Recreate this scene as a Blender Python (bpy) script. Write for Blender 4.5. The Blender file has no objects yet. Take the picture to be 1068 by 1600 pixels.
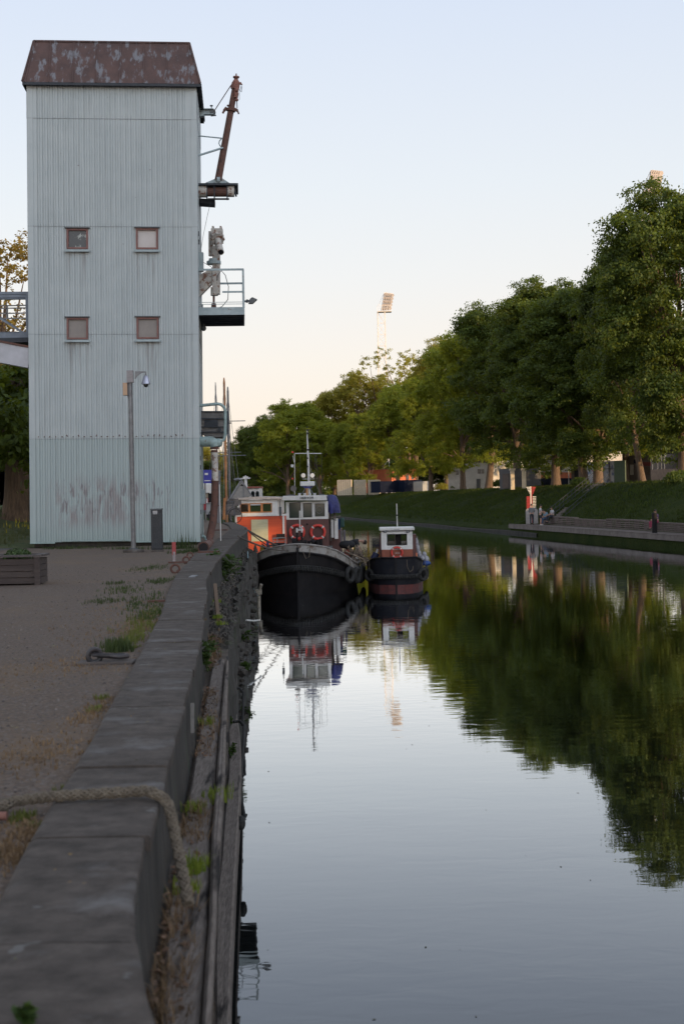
import bpy, bmesh, math, random
import numpy as np
from mathutils import Vector, Matrix, noise as mnoise
PI = math.pi
R = math.radians
rnd = random.Random(7)
S = bpy.context.scene
COL = S.collection

# ------------------------------------------------------------------ camera
F = 1600 / 36 * 50.0
HC = 3.6
SR, CR = math.sin(0.0205), math.cos(0.0205)
PX0, PY0 = 534.0, 772.0
cd = bpy.data.cameras.new('camera'); cam = bpy.data.objects.new('camera', cd); COL.objects.link(cam)
cd.sensor_fit = 'VERTICAL'; cd.sensor_height = 36; cd.sensor_width = 24; cd.lens = 50
cd.shift_y = -(800 - PY0) / 1600 ; cd.clip_end = 3000; cd.clip_start = 0.1
cam.matrix_world = Matrix(((CR, SR, 0, 0), (0, 0, -1, 0), (-SR, CR, 0, HC), (0, 0, 0, 1)))
cd.dof.use_dof = True; cd.dof.focus_distance = 40; cd.dof.aperture_fstop = 5.0
S.camera = cam
# ------------------------------------------------------------------ light
SUN_EL = R(10.5)
SUN_AZ = math.atan2(0.77, -0.64)          # measured from +Y towards +X
w = bpy.data.worlds.new("World"); S.world = w; w.use_nodes = True
wn = w.node_tree.nodes; wl = w.node_tree.links
bg = wn['Background']
sky = wn.new('ShaderNodeTexSky'); sky.sky_type = 'NISHITA'; sky.sun_disc = False
sky.sun_elevation = SUN_EL; sky.sun_rotation = SUN_AZ
sky.air_density = 1.0; sky.dust_density = 1.0; sky.ozone_density = 1.0; sky.altitude = 0
bg.inputs['Strength'].default_value = 0.15
# evening air: the nishita sky, tinted by height above the horizon (pale blue above, peach low down)
tc = wn.new('ShaderNodeTexCoord'); sep = wn.new('ShaderNodeSeparateXYZ')
wl.new(tc.outputs['Generated'], sep.inputs[0])
rp = wn.new('ShaderNodeValToRGB'); wl.new(sep.outputs['Z'], rp.inputs[0])
cr = rp.color_ramp
SKYC = [(0.0, (7.3, 5.95, 4.95)), (0.09, (7.0, 6.4, 5.9)), (0.15, (6.55, 6.45, 6.4)), (0.21, (6.1, 6.35, 6.65)), (0.34, (5.2, 5.75, 6.8)), (0.6, (3.4, 3.8, 4.5)), (1.0, (2.35, 2.6, 3.1))]
MX = 8
while len(cr.elements) < len(SKYC): cr.elements.new(0.5)
for e, (p, c) in zip(cr.elements, SKYC): e.position = p; e.color = tuple(v / MX for v in c) + (1,)
sc = wn.new('ShaderNodeVectorMath'); sc.operation = 'SCALE'; sc.inputs['Scale'].default_value = MX
wl.new(rp.outputs[0], sc.inputs[0])
mixn = wn.new('ShaderNodeMixRGB'); mixn.inputs[0].default_value = 0.85
wl.new(sky.outputs[0], mixn.inputs[1]); wl.new(sc.outputs[0], mixn.inputs[2])
# the sky is brighter round the low sun than opposite it
sdv = wn.new('ShaderNodeVectorMath'); sdv.operation = 'DOT_PRODUCT'; wl.new(tc.outputs['Generated'], sdv.inputs[0]); sdv.inputs[1].default_value = (math.sin(SUN_AZ), math.cos(SUN_AZ), 0.25)
azr = wn.new('ShaderNodeMapRange'); azr.interpolation_type = 'SMOOTHSTEP'; azr.inputs['From Min'].default_value = 0.05; azr.inputs['From Max'].default_value = 1.0; azr.inputs['To Min'].default_value = 1.0; azr.inputs['To Max'].default_value = 2.9
wl.new(sdv.outputs['Value'], azr.inputs[0])
azm = wn.new('ShaderNodeVectorMath'); azm.operation = 'SCALE'; wl.new(mixn.outputs[0], azm.inputs[0]); wl.new(azr.outputs[0], azm.inputs['Scale'])
wl.new(azm.outputs[0], bg.inputs['Color'])
sd = bpy.data.lights.new('sun', 'SUN'); sun = bpy.data.objects.new('sun', sd); COL.objects.link(sun)
sd.energy = 5.0; sd.angle = R(0.6); sd.color = (1.0, 0.68, 0.36)
SUNV = Vector((math.sin(SUN_AZ) * math.cos(SUN_EL), math.cos(SUN_AZ) * math.cos(SUN_EL), math.sin(SUN_EL)))
sun.rotation_euler = SUNV.to_track_quat('Z', 'Y').to_euler()
S.view_settings.view_transform = 'Standard'; S.view_settings.look = 'None'
S.view_settings.exposure = 0.0; S.view_settings.gamma = 1.0
S.render.engine = 'CYCLES'
try:
    S.cycles.max_bounces = 6; S.cycles.transparent_max_bounces = 8
except Exception: pass

# ------------------------------------------------------------------ helpers
def P(px, py, Y):
    u = (px - PX0) / F; v = (PY0 - py) / F
    return Vector(((u * CR + v * SR) * Y, Y, HC + (-u * SR + v * CR) * Y))
def G(px, py, z):
    u = (px - PX0) / F; v = (PY0 - py) / F
    q = -u * SR + v * CR
    Y = (z - HC) / q
    return Vector(((u * CR + v * SR) * Y, Y, z))
class MB:
    def __init__(s): s.v = []; s.f = []; s.m = None; s.cut = []
    def add(s, vs, fs, M=None):
        n = len(s.v); s.cut.append((n, len(s.f)))
        if M is not None: vs = [M @ Vector(p) for p in vs]
        s.v += [tuple(p) for p in vs]; s.f += [tuple(i + n for i in f) for f in fs]
        return s
    def box(s, c, d, rz=0, M=None):
        x, y, z = d[0] / 2, d[1] / 2, d[2] / 2
        T = Matrix.Translation(c) @ Matrix.Rotation(rz, 4, 'Z')
        if M is not None: T = M @ T
        vs = [(-x,-y,-z),(x,-y,-z),(x,y,-z),(-x,y,-z),(-x,-y,z),(x,-y,z),(x,y,z),(-x,y,z)]
        return s.add(vs, [(0,3,2,1),(4,5,6,7),(0,1,5,4),(1,2,6,5),(2,3,7,6),(3,0,4,7)], T)
    def b2(s, a, b, rz=0):      # box from two corners
        return s.box([(a[i] + b[i]) / 2 for i in range(3)], [abs(b[i] - a[i]) for i in range(3)], rz)
    def bar(s, a, b, wd, ht, up=(0,0,1)):
        a = Vector(a); b = Vector(b); d = b - a; L = d.length; d.normalize()
        up = Vector(up)
        if abs(d.dot(up)) > 0.98: up = Vector((0, 1, 0))
        x = d.cross(up).normalized(); y = x.cross(d).normalized()
        vs = []
        for p in (a, b):
            for (i, j) in ((-1,-1),(1,-1),(1,1),(-1,1)): vs.append(p + x * wd / 2 * i + y * ht / 2 * j)
        return s.add(vs, [(3,2,1,0),(4,5,6,7),(0,1,5,4),(1,2,6,5),(2,3,7,6),(3,0,4,7)])
    def tube(s, path, r, seg=8, cap=True, closed=False):
        path = [Vector(p) for p in path]; n = len(path)
        rs = r if isinstance(r, (list, tuple)) else [r] * n
        prev = None; vs = []
        for i, p in enumerate(path):
            if closed: d = path[(i + 1) % n] - path[i - 1]
            else: d = path[min(i + 1, n - 1)] - path[max(i - 1, 0)]
            d.normalize()
            if prev is None:
                up = Vector((0, 0, 1)) if abs(d.z) < 0.9 else Vector((0, 1, 0))
                x = d.cross(up).normalized()
            else:
                x = (prev - d * prev.dot(d)).normalized()
            prev = x; y = d.cross(x)
            for k in range(seg):
                a = 2 * PI * k / seg
                vs.append(p + (x * math.cos(a) + y * math.sin(a)) * rs[i])
        fs = []
        for i in range(n if closed else n - 1):
            j = (i + 1) % n
            for k in range(seg):
                k2 = (k + 1) % seg
                fs.append((i*seg+k, i*seg+k2, j*seg+k2, j*seg+k))
        if cap and not closed:
            fs.append(tuple(range(seg))[::-1]); fs.append(tuple((n-1)*seg + k for k in range(seg)))
        return s.add(vs, fs)
    def cyl(s, a, b, r, seg=12, r2=None): return s.tube([a, b], [r, r if r2 is None else r2], seg)
    def lathe(s, c, prof, seg=16, M=None):
        vs = []; fs = []
        for (r, z) in prof:
            for k in range(seg):
                a = 2*PI*k/seg; vs.append((r*math.cos(a), r*math.sin(a), z))
        for i in range(len(prof)-1):
            for k in range(seg):
                k2 = (k+1) % seg; fs.append((i*seg+k, i*seg+k2, (i+1)*seg+k2, (i+1)*seg+k))
        fs.append(tuple(range(seg))[::-1]); fs.append(tuple((len(prof)-1)*seg+k for k in range(seg)))
        T = Matrix.Translation(c)
        if M is not None: T = T @ M
        return s.add(vs, fs, T)
    def sph(s, c, r, seg=12, sc=(1,1,1)):
        prof = [(max(1e-3, math.sin(PI*i/8)) * r, -math.cos(PI*i/8) * r) for i in range(9)]
        return s.lathe(c, prof, seg, Matrix.Diagonal((sc[0], sc[1], sc[2], 1)))
    def torus(s, c, Rr, r, M=None, seg=24, seg2=8, a0=0, a1=2*PI):
        full = abs(a1 - a0 - 2*PI) < 1e-4
        n = seg if full else max(3, int(seg*(a1-a0)/(2*PI)))
        pts = [Vector((Rr*math.cos(a0+(a1-a0)*k/(n if full else n-1)), 0, Rr*math.sin(a0+(a1-a0)*k/(n if full else n-1)))) for k in range(n)]
        T = Matrix.Translation(c)
        if M is not None: T = T @ M
        return s.tube([T @ p for p in pts], r, seg2, closed=full)
    def prism(s, pts, off):
        n = len(pts); pts = [Vector(p) for p in pts]; off = Vector(off)
        vs = pts + [p + off for p in pts]
        fs = [tuple(range(n))[::-1], tuple(range(n, 2*n))] + [(i, (i+1) % n, (i+1) % n + n, i+n) for i in range(n)]
        return s.add(vs, fs)
    def poly(s, pts): return s.add([Vector(p) for p in pts], [tuple(range(len(pts)))])
    def loft(s, rows, close_u=False):
        n = len(rows[0]); vs = [p for r_ in rows for p in r_]; fs = []
        for i in range(len(rows)-1):
            for k in range(n if close_u else n-1):
                k2 = (k+1) % n; fs.append((i*n+k, i*n+k2, (i+1)*n+k2, (i+1)*n+k))
        return s.add(vs, fs)
    def each(s, name, mat, parent=None, **kw):
        # one object for every piece that was added
        out = []
        cuts = s.cut + [(len(s.v), len(s.f))]
        for (a, fa), (b, fb) in zip(cuts[:-1], cuts[1:]):
            q = MB(); q.v = s.v[a:b]; q.f = [tuple(i - a for i in f) for f in s.f[fa:fb]]; out.append(q.build(name, mat, parent, **kw))
        return out
    def build(s, name, mat, parent=None, world=True, smooth=False, bevel=0, flip=True, solid=0):
        me = bpy.data.meshes.new(name)
        vs = s.v
        if parent is not None and world:
            inv = parent.matrix_basis.inverted(); vs = [inv @ Vector(p) for p in vs]
        if parent is None and world and len(vs):
            a = np.array(vs, float); lo = a.min(0); hi = a.max(0)
            o0 = Vector(((lo[0]+hi[0])/2, (lo[1]+hi[1])/2, lo[2])); vs = [Vector(p) - o0 for p in vs]
        me.from_pydata([tuple(p) for p in vs], [], s.f)
        me.validate()
        if flip:
            bm = bmesh.new(); bm.from_mesh(me); bmesh.ops.recalc_face_normals(bm, faces=bm.faces)
            bm.to_mesh(me); bm.free()
        me.materials.append(mat)
        o = bpy.data.objects.new(name, me); COL.objects.link(o)
        if parent is not None: o.parent = parent
        elif world and len(vs): o.location = o0
        if smooth:
            me.polygons.foreach_set('use_smooth', [True]*len(me.polygons))
            try: me.set_sharp_from_angle(angle=R(40))
            except Exception: pass
        if bevel:
            b = o.modifiers.new('bevel', 'BEVEL'); b.width = bevel; b.segments = 2; b.limit_method = 'ANGLE'; b.angle_limit = R(40)
        if solid:
            b = o.modifiers.new('solid', 'SOLIDIFY'); b.thickness = solid; b.offset = 0
        return o
def tag(o, label=None, cat=None, group=None, kind=None):
    if label: o['label'] = label
    if cat: o['category'] = cat
    if group: o['group'] = group
    if kind: o['kind'] = kind
    return o
def thing(name, loc, label, cat, group=None, rz=0):
    o = bpy.data.objects.new(name, None); COL.objects.link(o)
    o.location = loc; o.rotation_euler = (0, 0, rz); o.empty_display_size = 0.2
    o.matrix_basis = Matrix.Translation(loc) @ Matrix.Rotation(rz, 4, 'Z')
    return tag(o, label, cat, group)
def copy_tree(o, parent=None):
    c = o.copy(); COL.objects.link(c)
    if parent is not None: c.parent = parent
    for ch in list(o.children): copy_tree(ch, c)
    return c

# ------------------------------------------------------------------ materials
MATS = {}
def mat(name, c, rough=0.7, c2=None, scale=3.0, metal=0.0, bump=0.0, bscale=30.0, stretch=(1,1,1), lo=0.35, hi=0.65, c3=None, s3=12.0, l3=0.6, h3=0.7, spec=None, detail=6.0, bdist=0.01):
    if name in MATS: return MATS[name]
    m = bpy.data.materials.new(name); m.use_nodes = True; nt = m.node_tree; b = nt.nodes['Principled BSDF']
    b.inputs['Roughness'].default_value = rough; b.inputs['Metallic'].default_value = metal
    if spec is not None: b.inputs['Specular IOR Level'].default_value = spec
    b.inputs['Base Color'].default_value = (*c, 1)
    if c2 or bump or c3:
        t = nt.nodes.new('ShaderNodeTexCoord'); mp = nt.nodes.new('ShaderNodeMapping'); mp.inputs['Scale'].default_value = stretch
        nt.links.new(t.outputs['Object'], mp.inputs[0])
    out = None
    def mixin(prev, colr, s_, lo_, hi_):
        nz = nt.nodes.new('ShaderNodeTexNoise'); nz.inputs['Scale'].default_value = s_; nz.inputs['Detail'].default_value = detail; nz.inputs['Roughness'].default_value = 0.65
        nt.links.new(mp.outputs[0], nz.inputs['Vector'])
        mr = nt.nodes.new('ShaderNodeMapRange'); mr.inputs['From Min'].default_value = lo_; mr.inputs['From Max'].default_value = hi_
        nt.links.new(nz.outputs[0], mr.inputs[0])
        mx = nt.nodes.new('ShaderNodeMixRGB'); nt.links.new(mr.outputs[0], mx.inputs[0])
        if prev is None: mx.inputs[1].default_value = (*c, 1)
        else: nt.links.new(prev, mx.inputs[1])
        mx.inputs[2].default_value = (*colr, 1)
        return mx.outputs[0]
    if c2: out = mixin(out, c2, scale, lo, hi)
    if c3: out = mixin(out, c3, s3, l3, h3)
    if out is not None: nt.links.new(out, b.inputs['Base Color'])
    if bump:
        nz = nt.nodes.new('ShaderNodeTexNoise'); nz.inputs['Scale'].default_value = bscale; nz.inputs['Detail'].default_value = 8
        nt.links.new(mp.outputs[0], nz.inputs['Vector'])
        bp = nt.nodes.new('ShaderNodeBump'); bp.inputs['Strength'].default_value = bump; bp.inputs['Distance'].default_value = bdist
        nt.links.new(nz.outputs[0], bp.inputs['Height']); nt.links.new(bp.outputs[0], b.inputs['Normal'])
    MATS[name] = m
    return m
def N(m): return m.node_tree.nodes, m.node_tree.links, m.node_tree.nodes['Principled BSDF']

WHITE = mat('white paint', (0.33,0.315,0.30), 0.55, (0.19,0.175,0.155), 3.0, lo=0.4, hi=0.7, c3=(0.11,0.065,0.045), s3=5, l3=0.55, h3=0.68)
CLEANW = mat('clean white', (0.62,0.61,0.59), 0.4, (0.5,0.49,0.47), 4.0, c3=(.36,.31,.26), s3=9, l3=.6, h3=.78)
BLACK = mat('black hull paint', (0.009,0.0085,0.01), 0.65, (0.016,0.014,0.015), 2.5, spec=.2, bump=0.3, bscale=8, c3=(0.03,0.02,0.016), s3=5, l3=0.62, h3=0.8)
RUBBER = mat('rubber', (0.011,0.011,0.011), 0.8, (0.02,0.019,0.018), 6, bump=0.4, bscale=40)
DKMETAL = mat('dark metal', (0.06,0.07,0.08), 0.6, (0.1,0.1,0.1), 8)
STEEL = mat('galvanised steel', (0.2,0.2,0.205), 0.5, (0.13,0.13,0.135), 10, metal=0.6)
GREYP = mat('grey green paint', (0.33,0.39,0.40), 0.55, (0.24,0.29,0.3), 5, c3=(0.2,0.1,0.055), s3=7, l3=0.64, h3=0.72)
TEAL = mat('pale green paint', (0.28,0.37,0.36), 0.5, (0.19,0.25,0.24), 6, c3=(0.12,0.1,0.07), s3=9, l3=0.6, h3=0.72)
RUST = mat('rusted steel', (0.085,0.042,0.034), 0.85, (0.13,0.06,0.042), 6, bump=0.5, bscale=40, c3=(0.05,0.035,0.03), s3=10, l3=0.55, h3=0.7)
RUSTR = mat('red rusted casting', (0.24,0.105,0.08), 0.85, (0.15,0.07,0.055), 8, bump=0.5, bscale=40)
OLDCRM = mat('flaking cream paint', (0.5,0.46,0.40), 0.7, (0.33,0.31,0.29), 8, c3=(0.17,0.08,0.05), s3=10, l3=0.52, h3=0.6)
GLASS = mat('dark glass', (0.02,0.025,0.025), 0.06, spec=0.6)
WOODG = mat('weathered grey wood', (0.2,0.18,0.17), 0.9, (0.12,0.105,0.1), 6, stretch=(6,0.6,6), bump=0.6, bscale=18, bdist=0.01, c3=(0.05,0.045,0.04), s3=3, l3=0.6, h3=0.72)
WOODB = mat('brown wood', (0.16,0.1,0.06), 0.85, (0.09,0.06,0.04), 6, stretch=(6,6,0.7), bump=0.5, bscale=20)
WOODV = mat('varnished wood', (0.42,0.18,0.06), 0.5, (0.28,0.11,0.04), 6)
ROPE = mat('old rope fibre', (0.165,0.135,0.10), 0.95, (0.10,0.08,0.06), 25, bump=0.7, bscale=300, bdist=0.004)
ROPED = mat('dark rope', (0.07,0.06,0.055), 0.95, (0.12,0.1,0.08), 20)
REDP = mat('red ring vinyl', (0.62,0.045,0.03), 0.5, (0.45,0.04,0.03), 8)
BLUET = mat('blue tarpaulin', (0.03,0.035,0.17), 0.6, (0.015,0.02,0.09), 5, bump=0.7, bscale=6, bdist=0.08)
SKIN = mat('skin', (0.42,0.25,0.18), 0.6, (0.36,0.2,0.14), 20)
HAIR = mat('dark hair', (0.02,0.015,0.012), 0.7, (0.04,0.03,0.02), 60)
# ------------------------------------------------------------------ setting: water, land, sky
ZG, ZC, ZL = 2.38, 2.44, 2.015
def water_mat():
    m = bpy.data.materials.new('canal water'); m.use_nodes = True; n, l, b = N(m)
    t = n.new('ShaderNodeTexCoord'); mp = n.new('ShaderNodeMapping'); mp.inputs['Scale'].default_value = (0.8, 1.6, 1)
    l.new(t.outputs['Object'], mp.inputs[0])
    a = n.new('ShaderNodeTexNoise'); a.inputs['Scale'].default_value = 2.2; a.inputs['Detail'].default_value = 2.0; a.inputs['Distortion'].default_value = 0.4
    c = n.new('ShaderNodeTexNoise'); c.inputs['Scale'].default_value = 0.55; c.inputs['Detail'].default_value = 1.0
    l.new(mp.outputs[0], a.inputs['Vector']); l.new(mp.outputs[0], c.inputs['Vector'])
    # calm and ruffled areas
    k = n.new('ShaderNodeTexNoise'); k.inputs['Scale'].default_value = 0.07; k.inputs['Detail'].default_value = 3.0
    l.new(mp.outputs[0], k.inputs['Vector'])
    kr = n.new('ShaderNodeMapRange'); kr.inputs['From Min'].default_value = 0.38; kr.inputs['From Max'].default_value = 0.66
    kr.inputs['To Min'].default_value = 0.35; kr.inputs['To Max'].default_value = 1.5
    l.new(k.outputs[0], kr.inputs[0])
    ml = n.new('ShaderNodeMath'); ml.operation = 'MULTIPLY'; l.new(a.outputs[0], ml.inputs[0]); l.new(kr.outputs[0], ml.inputs[1])
    ad = n.new('ShaderNodeMath'); ad.operation = 'MULTIPLY_ADD'; l.new(c.outputs[0], ad.inputs[0]); ad.inputs[1].default_value = 1.1; l.new(ml.outputs[0], ad.inputs[2])
    bp = n.new('ShaderNodeBump'); bp.inputs['Strength'].default_value = 1.0; bp.inputs['Distance'].default_value = 0.0019
    l.new(ad.outputs[0], bp.inputs['Height'])
    # dark body under a mirror whose strength follows the Fresnel curve
    df = n.new('ShaderNodeBsdfDiffuse'); df.inputs['Color'].default_value = (0.005, 0.006, 0.006, 1)
    gl = n.new('ShaderNodeBsdfGlossy'); gl.inputs['Roughness'].default_value = 0.02; gl.inputs['Color'].default_value = (.95,.975,1,1)
    fr = n.new('ShaderNodeFresnel'); fr.inputs['IOR'].default_value = 1.33
    fm = n.new('ShaderNodeMath'); fm.operation = 'MULTIPLY'; fm.use_clamp = True; fm.inputs[1].default_value = 2.15
    l.new(bp.outputs[0], gl.inputs['Normal']); l.new(bp.outputs[0], fr.inputs['Normal']); l.new(fr.outputs[0], fm.inputs[0]); fp_ = n.new('ShaderNodeMath'); fp_.operation = 'POWER'; fp_.inputs[1].default_value = 1.2; l.new(fm.outputs[0], fp_.inputs[0])
    mx = n.new('ShaderNodeMixShader'); l.new(fp_.outputs[0], mx.inputs[0]); l.new(df.outputs[0], mx.inputs[1]); l.new(gl.outputs[0], mx.inputs[2])
    l.new(mx.outputs[0], n['Material Output'].inputs[0]); n.remove(b)
    return m
tag(MB().poly([(-400,-80,0),(1200,-80,0),(1200,1500,0),(-400,1500,0)]).build('water', water_mat()), kind='structure')

mb = MB(); rw = random.Random(77)
for i in range(80):
    D = 7 + 60*rw.random()**1.6; x = -D*.06 + rw.uniform(0,.24)*D*1.1 - .02*D; s_ = rw.uniform(.005,.018)*(1+D*.02); a = rw.uniform(0,6)
    mb.poly([(x+math.cos(a+k)*s_*f, D+math.sin(a+k)*s_*f, .004) for k,f in ((0,1),(1.5,.5),(3.1,1),(4.7,.5))])
tag(mb.build('floating_leaves', mat('floating litter', (.10,.09,.05), .9, (.05,.05,.03), 30), flip=False), kind='stuff')
def lerp_line(pts, D):
    # pts: list of Vector sorted by y
    if D <= pts[0].y:
        a, b = pts[0], pts[1]
    elif D >= pts[-1].y:
        a, b = pts[-2], pts[-1]
    else:
        for i in range(len(pts)-1):
            if pts[i].y <= D <= pts[i+1].y: a, b = pts[i], pts[i+1]; break
    t = (D - a.y) / (b.y - a.y)
    return a.x + (b.x - a.x) * t
srt = lambda L: sorted(L, key=lambda p: p.y)
capR = srt([G(x,y,ZC) for x,y in [(248,1597),(230,1527),(217,1468),(213,1422),(227,1320),(248,1240),(261,1193),(286,1109),(301,1060),(316,985),(324,926),(323,905),(337,880),(352,863),(368,846),(387,829),(386,824),(371,818),(350,812),(335,807)]])
capL = srt([G(x,y,ZC) for x,y in [(-60,1500),(0,1399),(29,1341),(80,1252),(126,1185),(177,1094),(219,1019),(253,956),(261,926),(274,899),(303,867),(325,852),(345,838),(361,826),(357,820),(342,814),(325,808)]])
outE = srt([G(x,y,ZL) for x,y in [(327,1700),(330,1595),(338,1426),(346,1296),(352,1212),(357,1110),(359,1060),(361,1010),(364,972),(368,940),(374,905),(382,880),(390,862)]])
ZB_ = 0.5
toeP = srt([G(x,y,0) for x,y in [(376,1200),(377,1130),(377,1060),(384,1034),(393,1007),(401,979),(404,950),(406,930)]])
cR = lambda D: lerp_line(capR, D) if D > 2.9 else lerp_line(capR, 2.9) + (2.9 - D) * 0.06
cL = lambda D: lerp_line(capL, D) if D > 3.6 else lerp_line(capL, 3.6) + (3.6 - D) * 0.06
toe = lambda D: (oE(D) - .03) if D < 15 else ((oE(D)-.03)*(1-min(1,(D-15)/4)) + (max(lerp_line(toeP, D), oE(D)) - .05)*min(1,(D-15)/4))
oE = lambda D: max(lerp_line(outE, D) if D > 4 else lerp_line(outE, 4) + (4 - D) * 0.02, cR(D) + 0.25) if D < 44 else cR(D) + 0.3

def gravel_mat():
    m = mat('gravel', (0.12,0.08,0.055), 0.95, (0.072,0.049,0.034), 26, c3=(0.13,0.08,0.042), s3=0.7, l3=0.5, h3=0.72, bump=0.9, bscale=45, bdist=0.012, lo=0.4, hi=0.6)
    n, l, b = N(m)
    # small pale stones
    src = b.inputs['Base Color'].links[0].from_socket
    t = [x for x in n if x.type == 'TEX_COORD'][0]
    v = n.new('ShaderNodeTexVoronoi'); v.inputs['Scale'].default_value = 62; l.new(t.outputs['Object'], v.inputs['Vector'])
    bw = n.new('ShaderNodeSeparateColor'); l.new(v.outputs['Color'], bw.inputs[0])
    mr = n.new('ShaderNodeMapRange'); mr.inputs['From Min'].default_value = 0.72; mr.inputs['From Max'].default_value = 0.95; mr.inputs['To Max'].default_value = 0.6
    l.new(bw.outputs[0], mr.inputs[0])
    mx = n.new('ShaderNodeMixRGB'); l.new(mr.outputs[0], mx.inputs[0]); l.new(src, mx.inputs[1]); mx.inputs[2].default_value = (0.15,0.13,0.12,1)
    mr2 = n.new('ShaderNodeMapRange'); mr2.inputs['From Min'].default_value = 0.0; mr2.inputs['From Max'].default_value = 0.3; mr2.inputs['To Min'].default_value = 0.55; mr2.inputs['To Max'].default_value = 0
    l.new(bw.outputs[1], mr2.inputs[0])
    mx2 = n.new('ShaderNodeMixRGB'); l.new(mr2.outputs[0], mx2.inputs[0]); l.new(mx.outputs[0], mx2.inputs[1]); mx2.inputs[2].default_value = (0.03,0.026,0.026,1)
    l.new(mx2.outputs[0], b.inputs['Base Color'])
    return m
GRAVEL = gravel_mat()
GRASSM = mat('lawn', (0.055,0.08,0.022), 0.95, (0.10,0.095,0.035), 1.2, bump=0.9, bscale=20, bdist=0.05, c3=(0.035,0.06,0.015), s3=5, l3=0.5, h3=0.6)
# left bank: quay surface of gravel, strips from the cap inland
Ds = [-60,-20,-5,0,1,2] + [2.5+0.5*i for i in range(120)] + [66,75,90,120,160,220,330]
def bankx(D): return cL(D) if D < 63 else cL(63) - (D - 63) * 0.16
mb = MB(); rows = []
for D in Ds:
    x = bankx(min(max(D, 0), 1e9)) + 0.01
    if D < 0: x = cL(0)
    rows.append([(x, D, ZG), (x - 1.5, D, ZG), (x - 5, D, ZG), (-60, D, ZG), (-400, D, ZG)])
mb.loft(rows); tag(mb.build('ground', GRAVEL, flip=False), kind='structure')
for f in COL.objects['ground'].data.polygons: pass
# shore face of the left bank beyond the quay
mb = MB(); rows = []
for D in [60,66,75,90,120,160,220,330]:
    x = bankx(D) + 0.01; rows.append([(x, D, ZG), (x + 0.25, D, ZG - 0.25), (x + 0.9, D, -0.3)])
mb.loft(rows); tag(mb.build('far_shore', mat('far stone', (0.16,0.145,0.13), 0.95, (0.08,0.075,0.06), 1.2, bump=0.6, bscale=4, bdist=0.1)), kind='structure')
# footpath and lawn behind the tower, rising away from the quay
tag(MB().poly([(-60,32.6,ZG+.004),(-8.6,33.6,ZG+.004),(-8.3,36.5,ZG+.004),(-60,35.9,ZG+.004)]).build('path', mat('asphalt path', (0.085,0.08,0.082), 0.9, (0.065,0.06,0.062), 5, bump=0.5, bscale=120)), kind='structure')
rows = []
for D, z in [(36.4,ZG+.02),(38,ZG+.25),(42,2.85),(48,3.2),(56,3.42),(80,3.45),(120,3.45)]:
    rows.append([(-60, D, z), (-30, D, z), (-16, D, z), (-12 if D < 60 else -14, D, z), (-8.2 - (D-36)*.06, D, (z+ZG)/2+.0), (-7.2 - (D-36)*.1, D, ZG+.008)])
tag(MB().loft(rows).build('lawn', GRASSM, smooth=True, flip=False), kind='structure')
# road beyond the tower
tag(MB().poly([(-10.5,52,ZG+.004),(-5.8,58,ZG+.004),(-14,110,ZG+.004),(-26,110,ZG+.004),(-14.5,60,ZG+.016)]).build('road', mat('asphalt road', (0.07,0.068,0.072), 0.9, (0.055,0.052,0.056), 4, bump=0.4, bscale=90)), kind='structure')

# right bank -----------------------------------------------------------------
BD = Vector((-0.152, 0.988, 0))               # along the bank
BN = Vector((0.988, 0.152, 0))                # away from the water
BANK0 = Vector((20.0, 83.2, 0))
def BP(t, o, z): 
    p = BANK0 + BD * t + BN * o
    if t > 140:                                # the canal bends away to the left
        q = t - 140; p += Vector((-0.0052 * q * q, 0, 0))
    return Vector((p.x, p.y, z))
def crestz(t): return 4.15 - max(0, min(t - 20, 160)) * 0.0045
slopeM = mat('bank grass', (0.018,0.031,0.006), 1.0, (0.034,0.045,0.010), 0.55, bump=1.0, bscale=7, bdist=0.12, c3=(0.03,0.034,0.014), s3=3.5, spec=.1, l3=0.55, h3=0.75)
rows = []
prof = [(0,-0.4),(0.02,0.45),(1.2,0.6),(2.8,0.85),(4.2,1.7),(6,2.75),(7.8,3.7),(9.3,4.35),(11,4.52),(30,4.55),(90,4.6),(500,4.6)]
for t in [-180,-140,-100,-60,-40,-20] + list(range(-10, 38, 4)) + [37.9] + list(range(38, 190, 4)) + [200,215,230]:
    cz = crestz(t) / 4.52
    pr_ = prof if t < 38 else [(0,-.4),(.02,.28),(.35,.42),(.9,.9),(2.2,1.45),(4.2,2.3),(6.2,3.1),(8.2,3.9),(9.6,4.35),(11,4.52),(30,4.55),(500,4.6)]
    rows.append([BP(t, o + (0.25*math.sin(t*.31)+.2*math.sin(t*.83) if 3 < o < 10 else 0), z if z < .9 else z*cz + 0.08*math.sin(t*.5+o)) for o, z in pr_])
tag(MB().loft(rows).build('bank', slopeM, smooth=True, flip=False), kind='structure')
rows = []
for t in range(30, 230, 3):
    j = .06*math.sin(t*2.3)
    rows.append([BP(t,-.12,-.3),BP(t,-.12+j*.4,.14+j*.7),BP(t,.05,.2+j*.7),BP(t,.25,.1)])
tag(MB().loft(rows).build('shore_edge', mat('shore stones', (.045,.04,.034), 1.0, (.02,.019,.015), .9, bump=.8, bscale=3, bdist=.1), flip=False), kind='structure')
# land closing the view at the canal's far bend
tag(MB().loft([[(-300,330,-.3),(-10,300,-.3),(60,290,-.3)],[(-300,332,1.8),(-10,302,1.8),(60,292,1.8)],[(-300,345,2.9),(-10,315,3.1),(60,305,3.1)],[(-900,1400,3),(0,1400,3),(900,1400,3)]]).build('hills', slopeM, flip=False), kind='structure')
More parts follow.
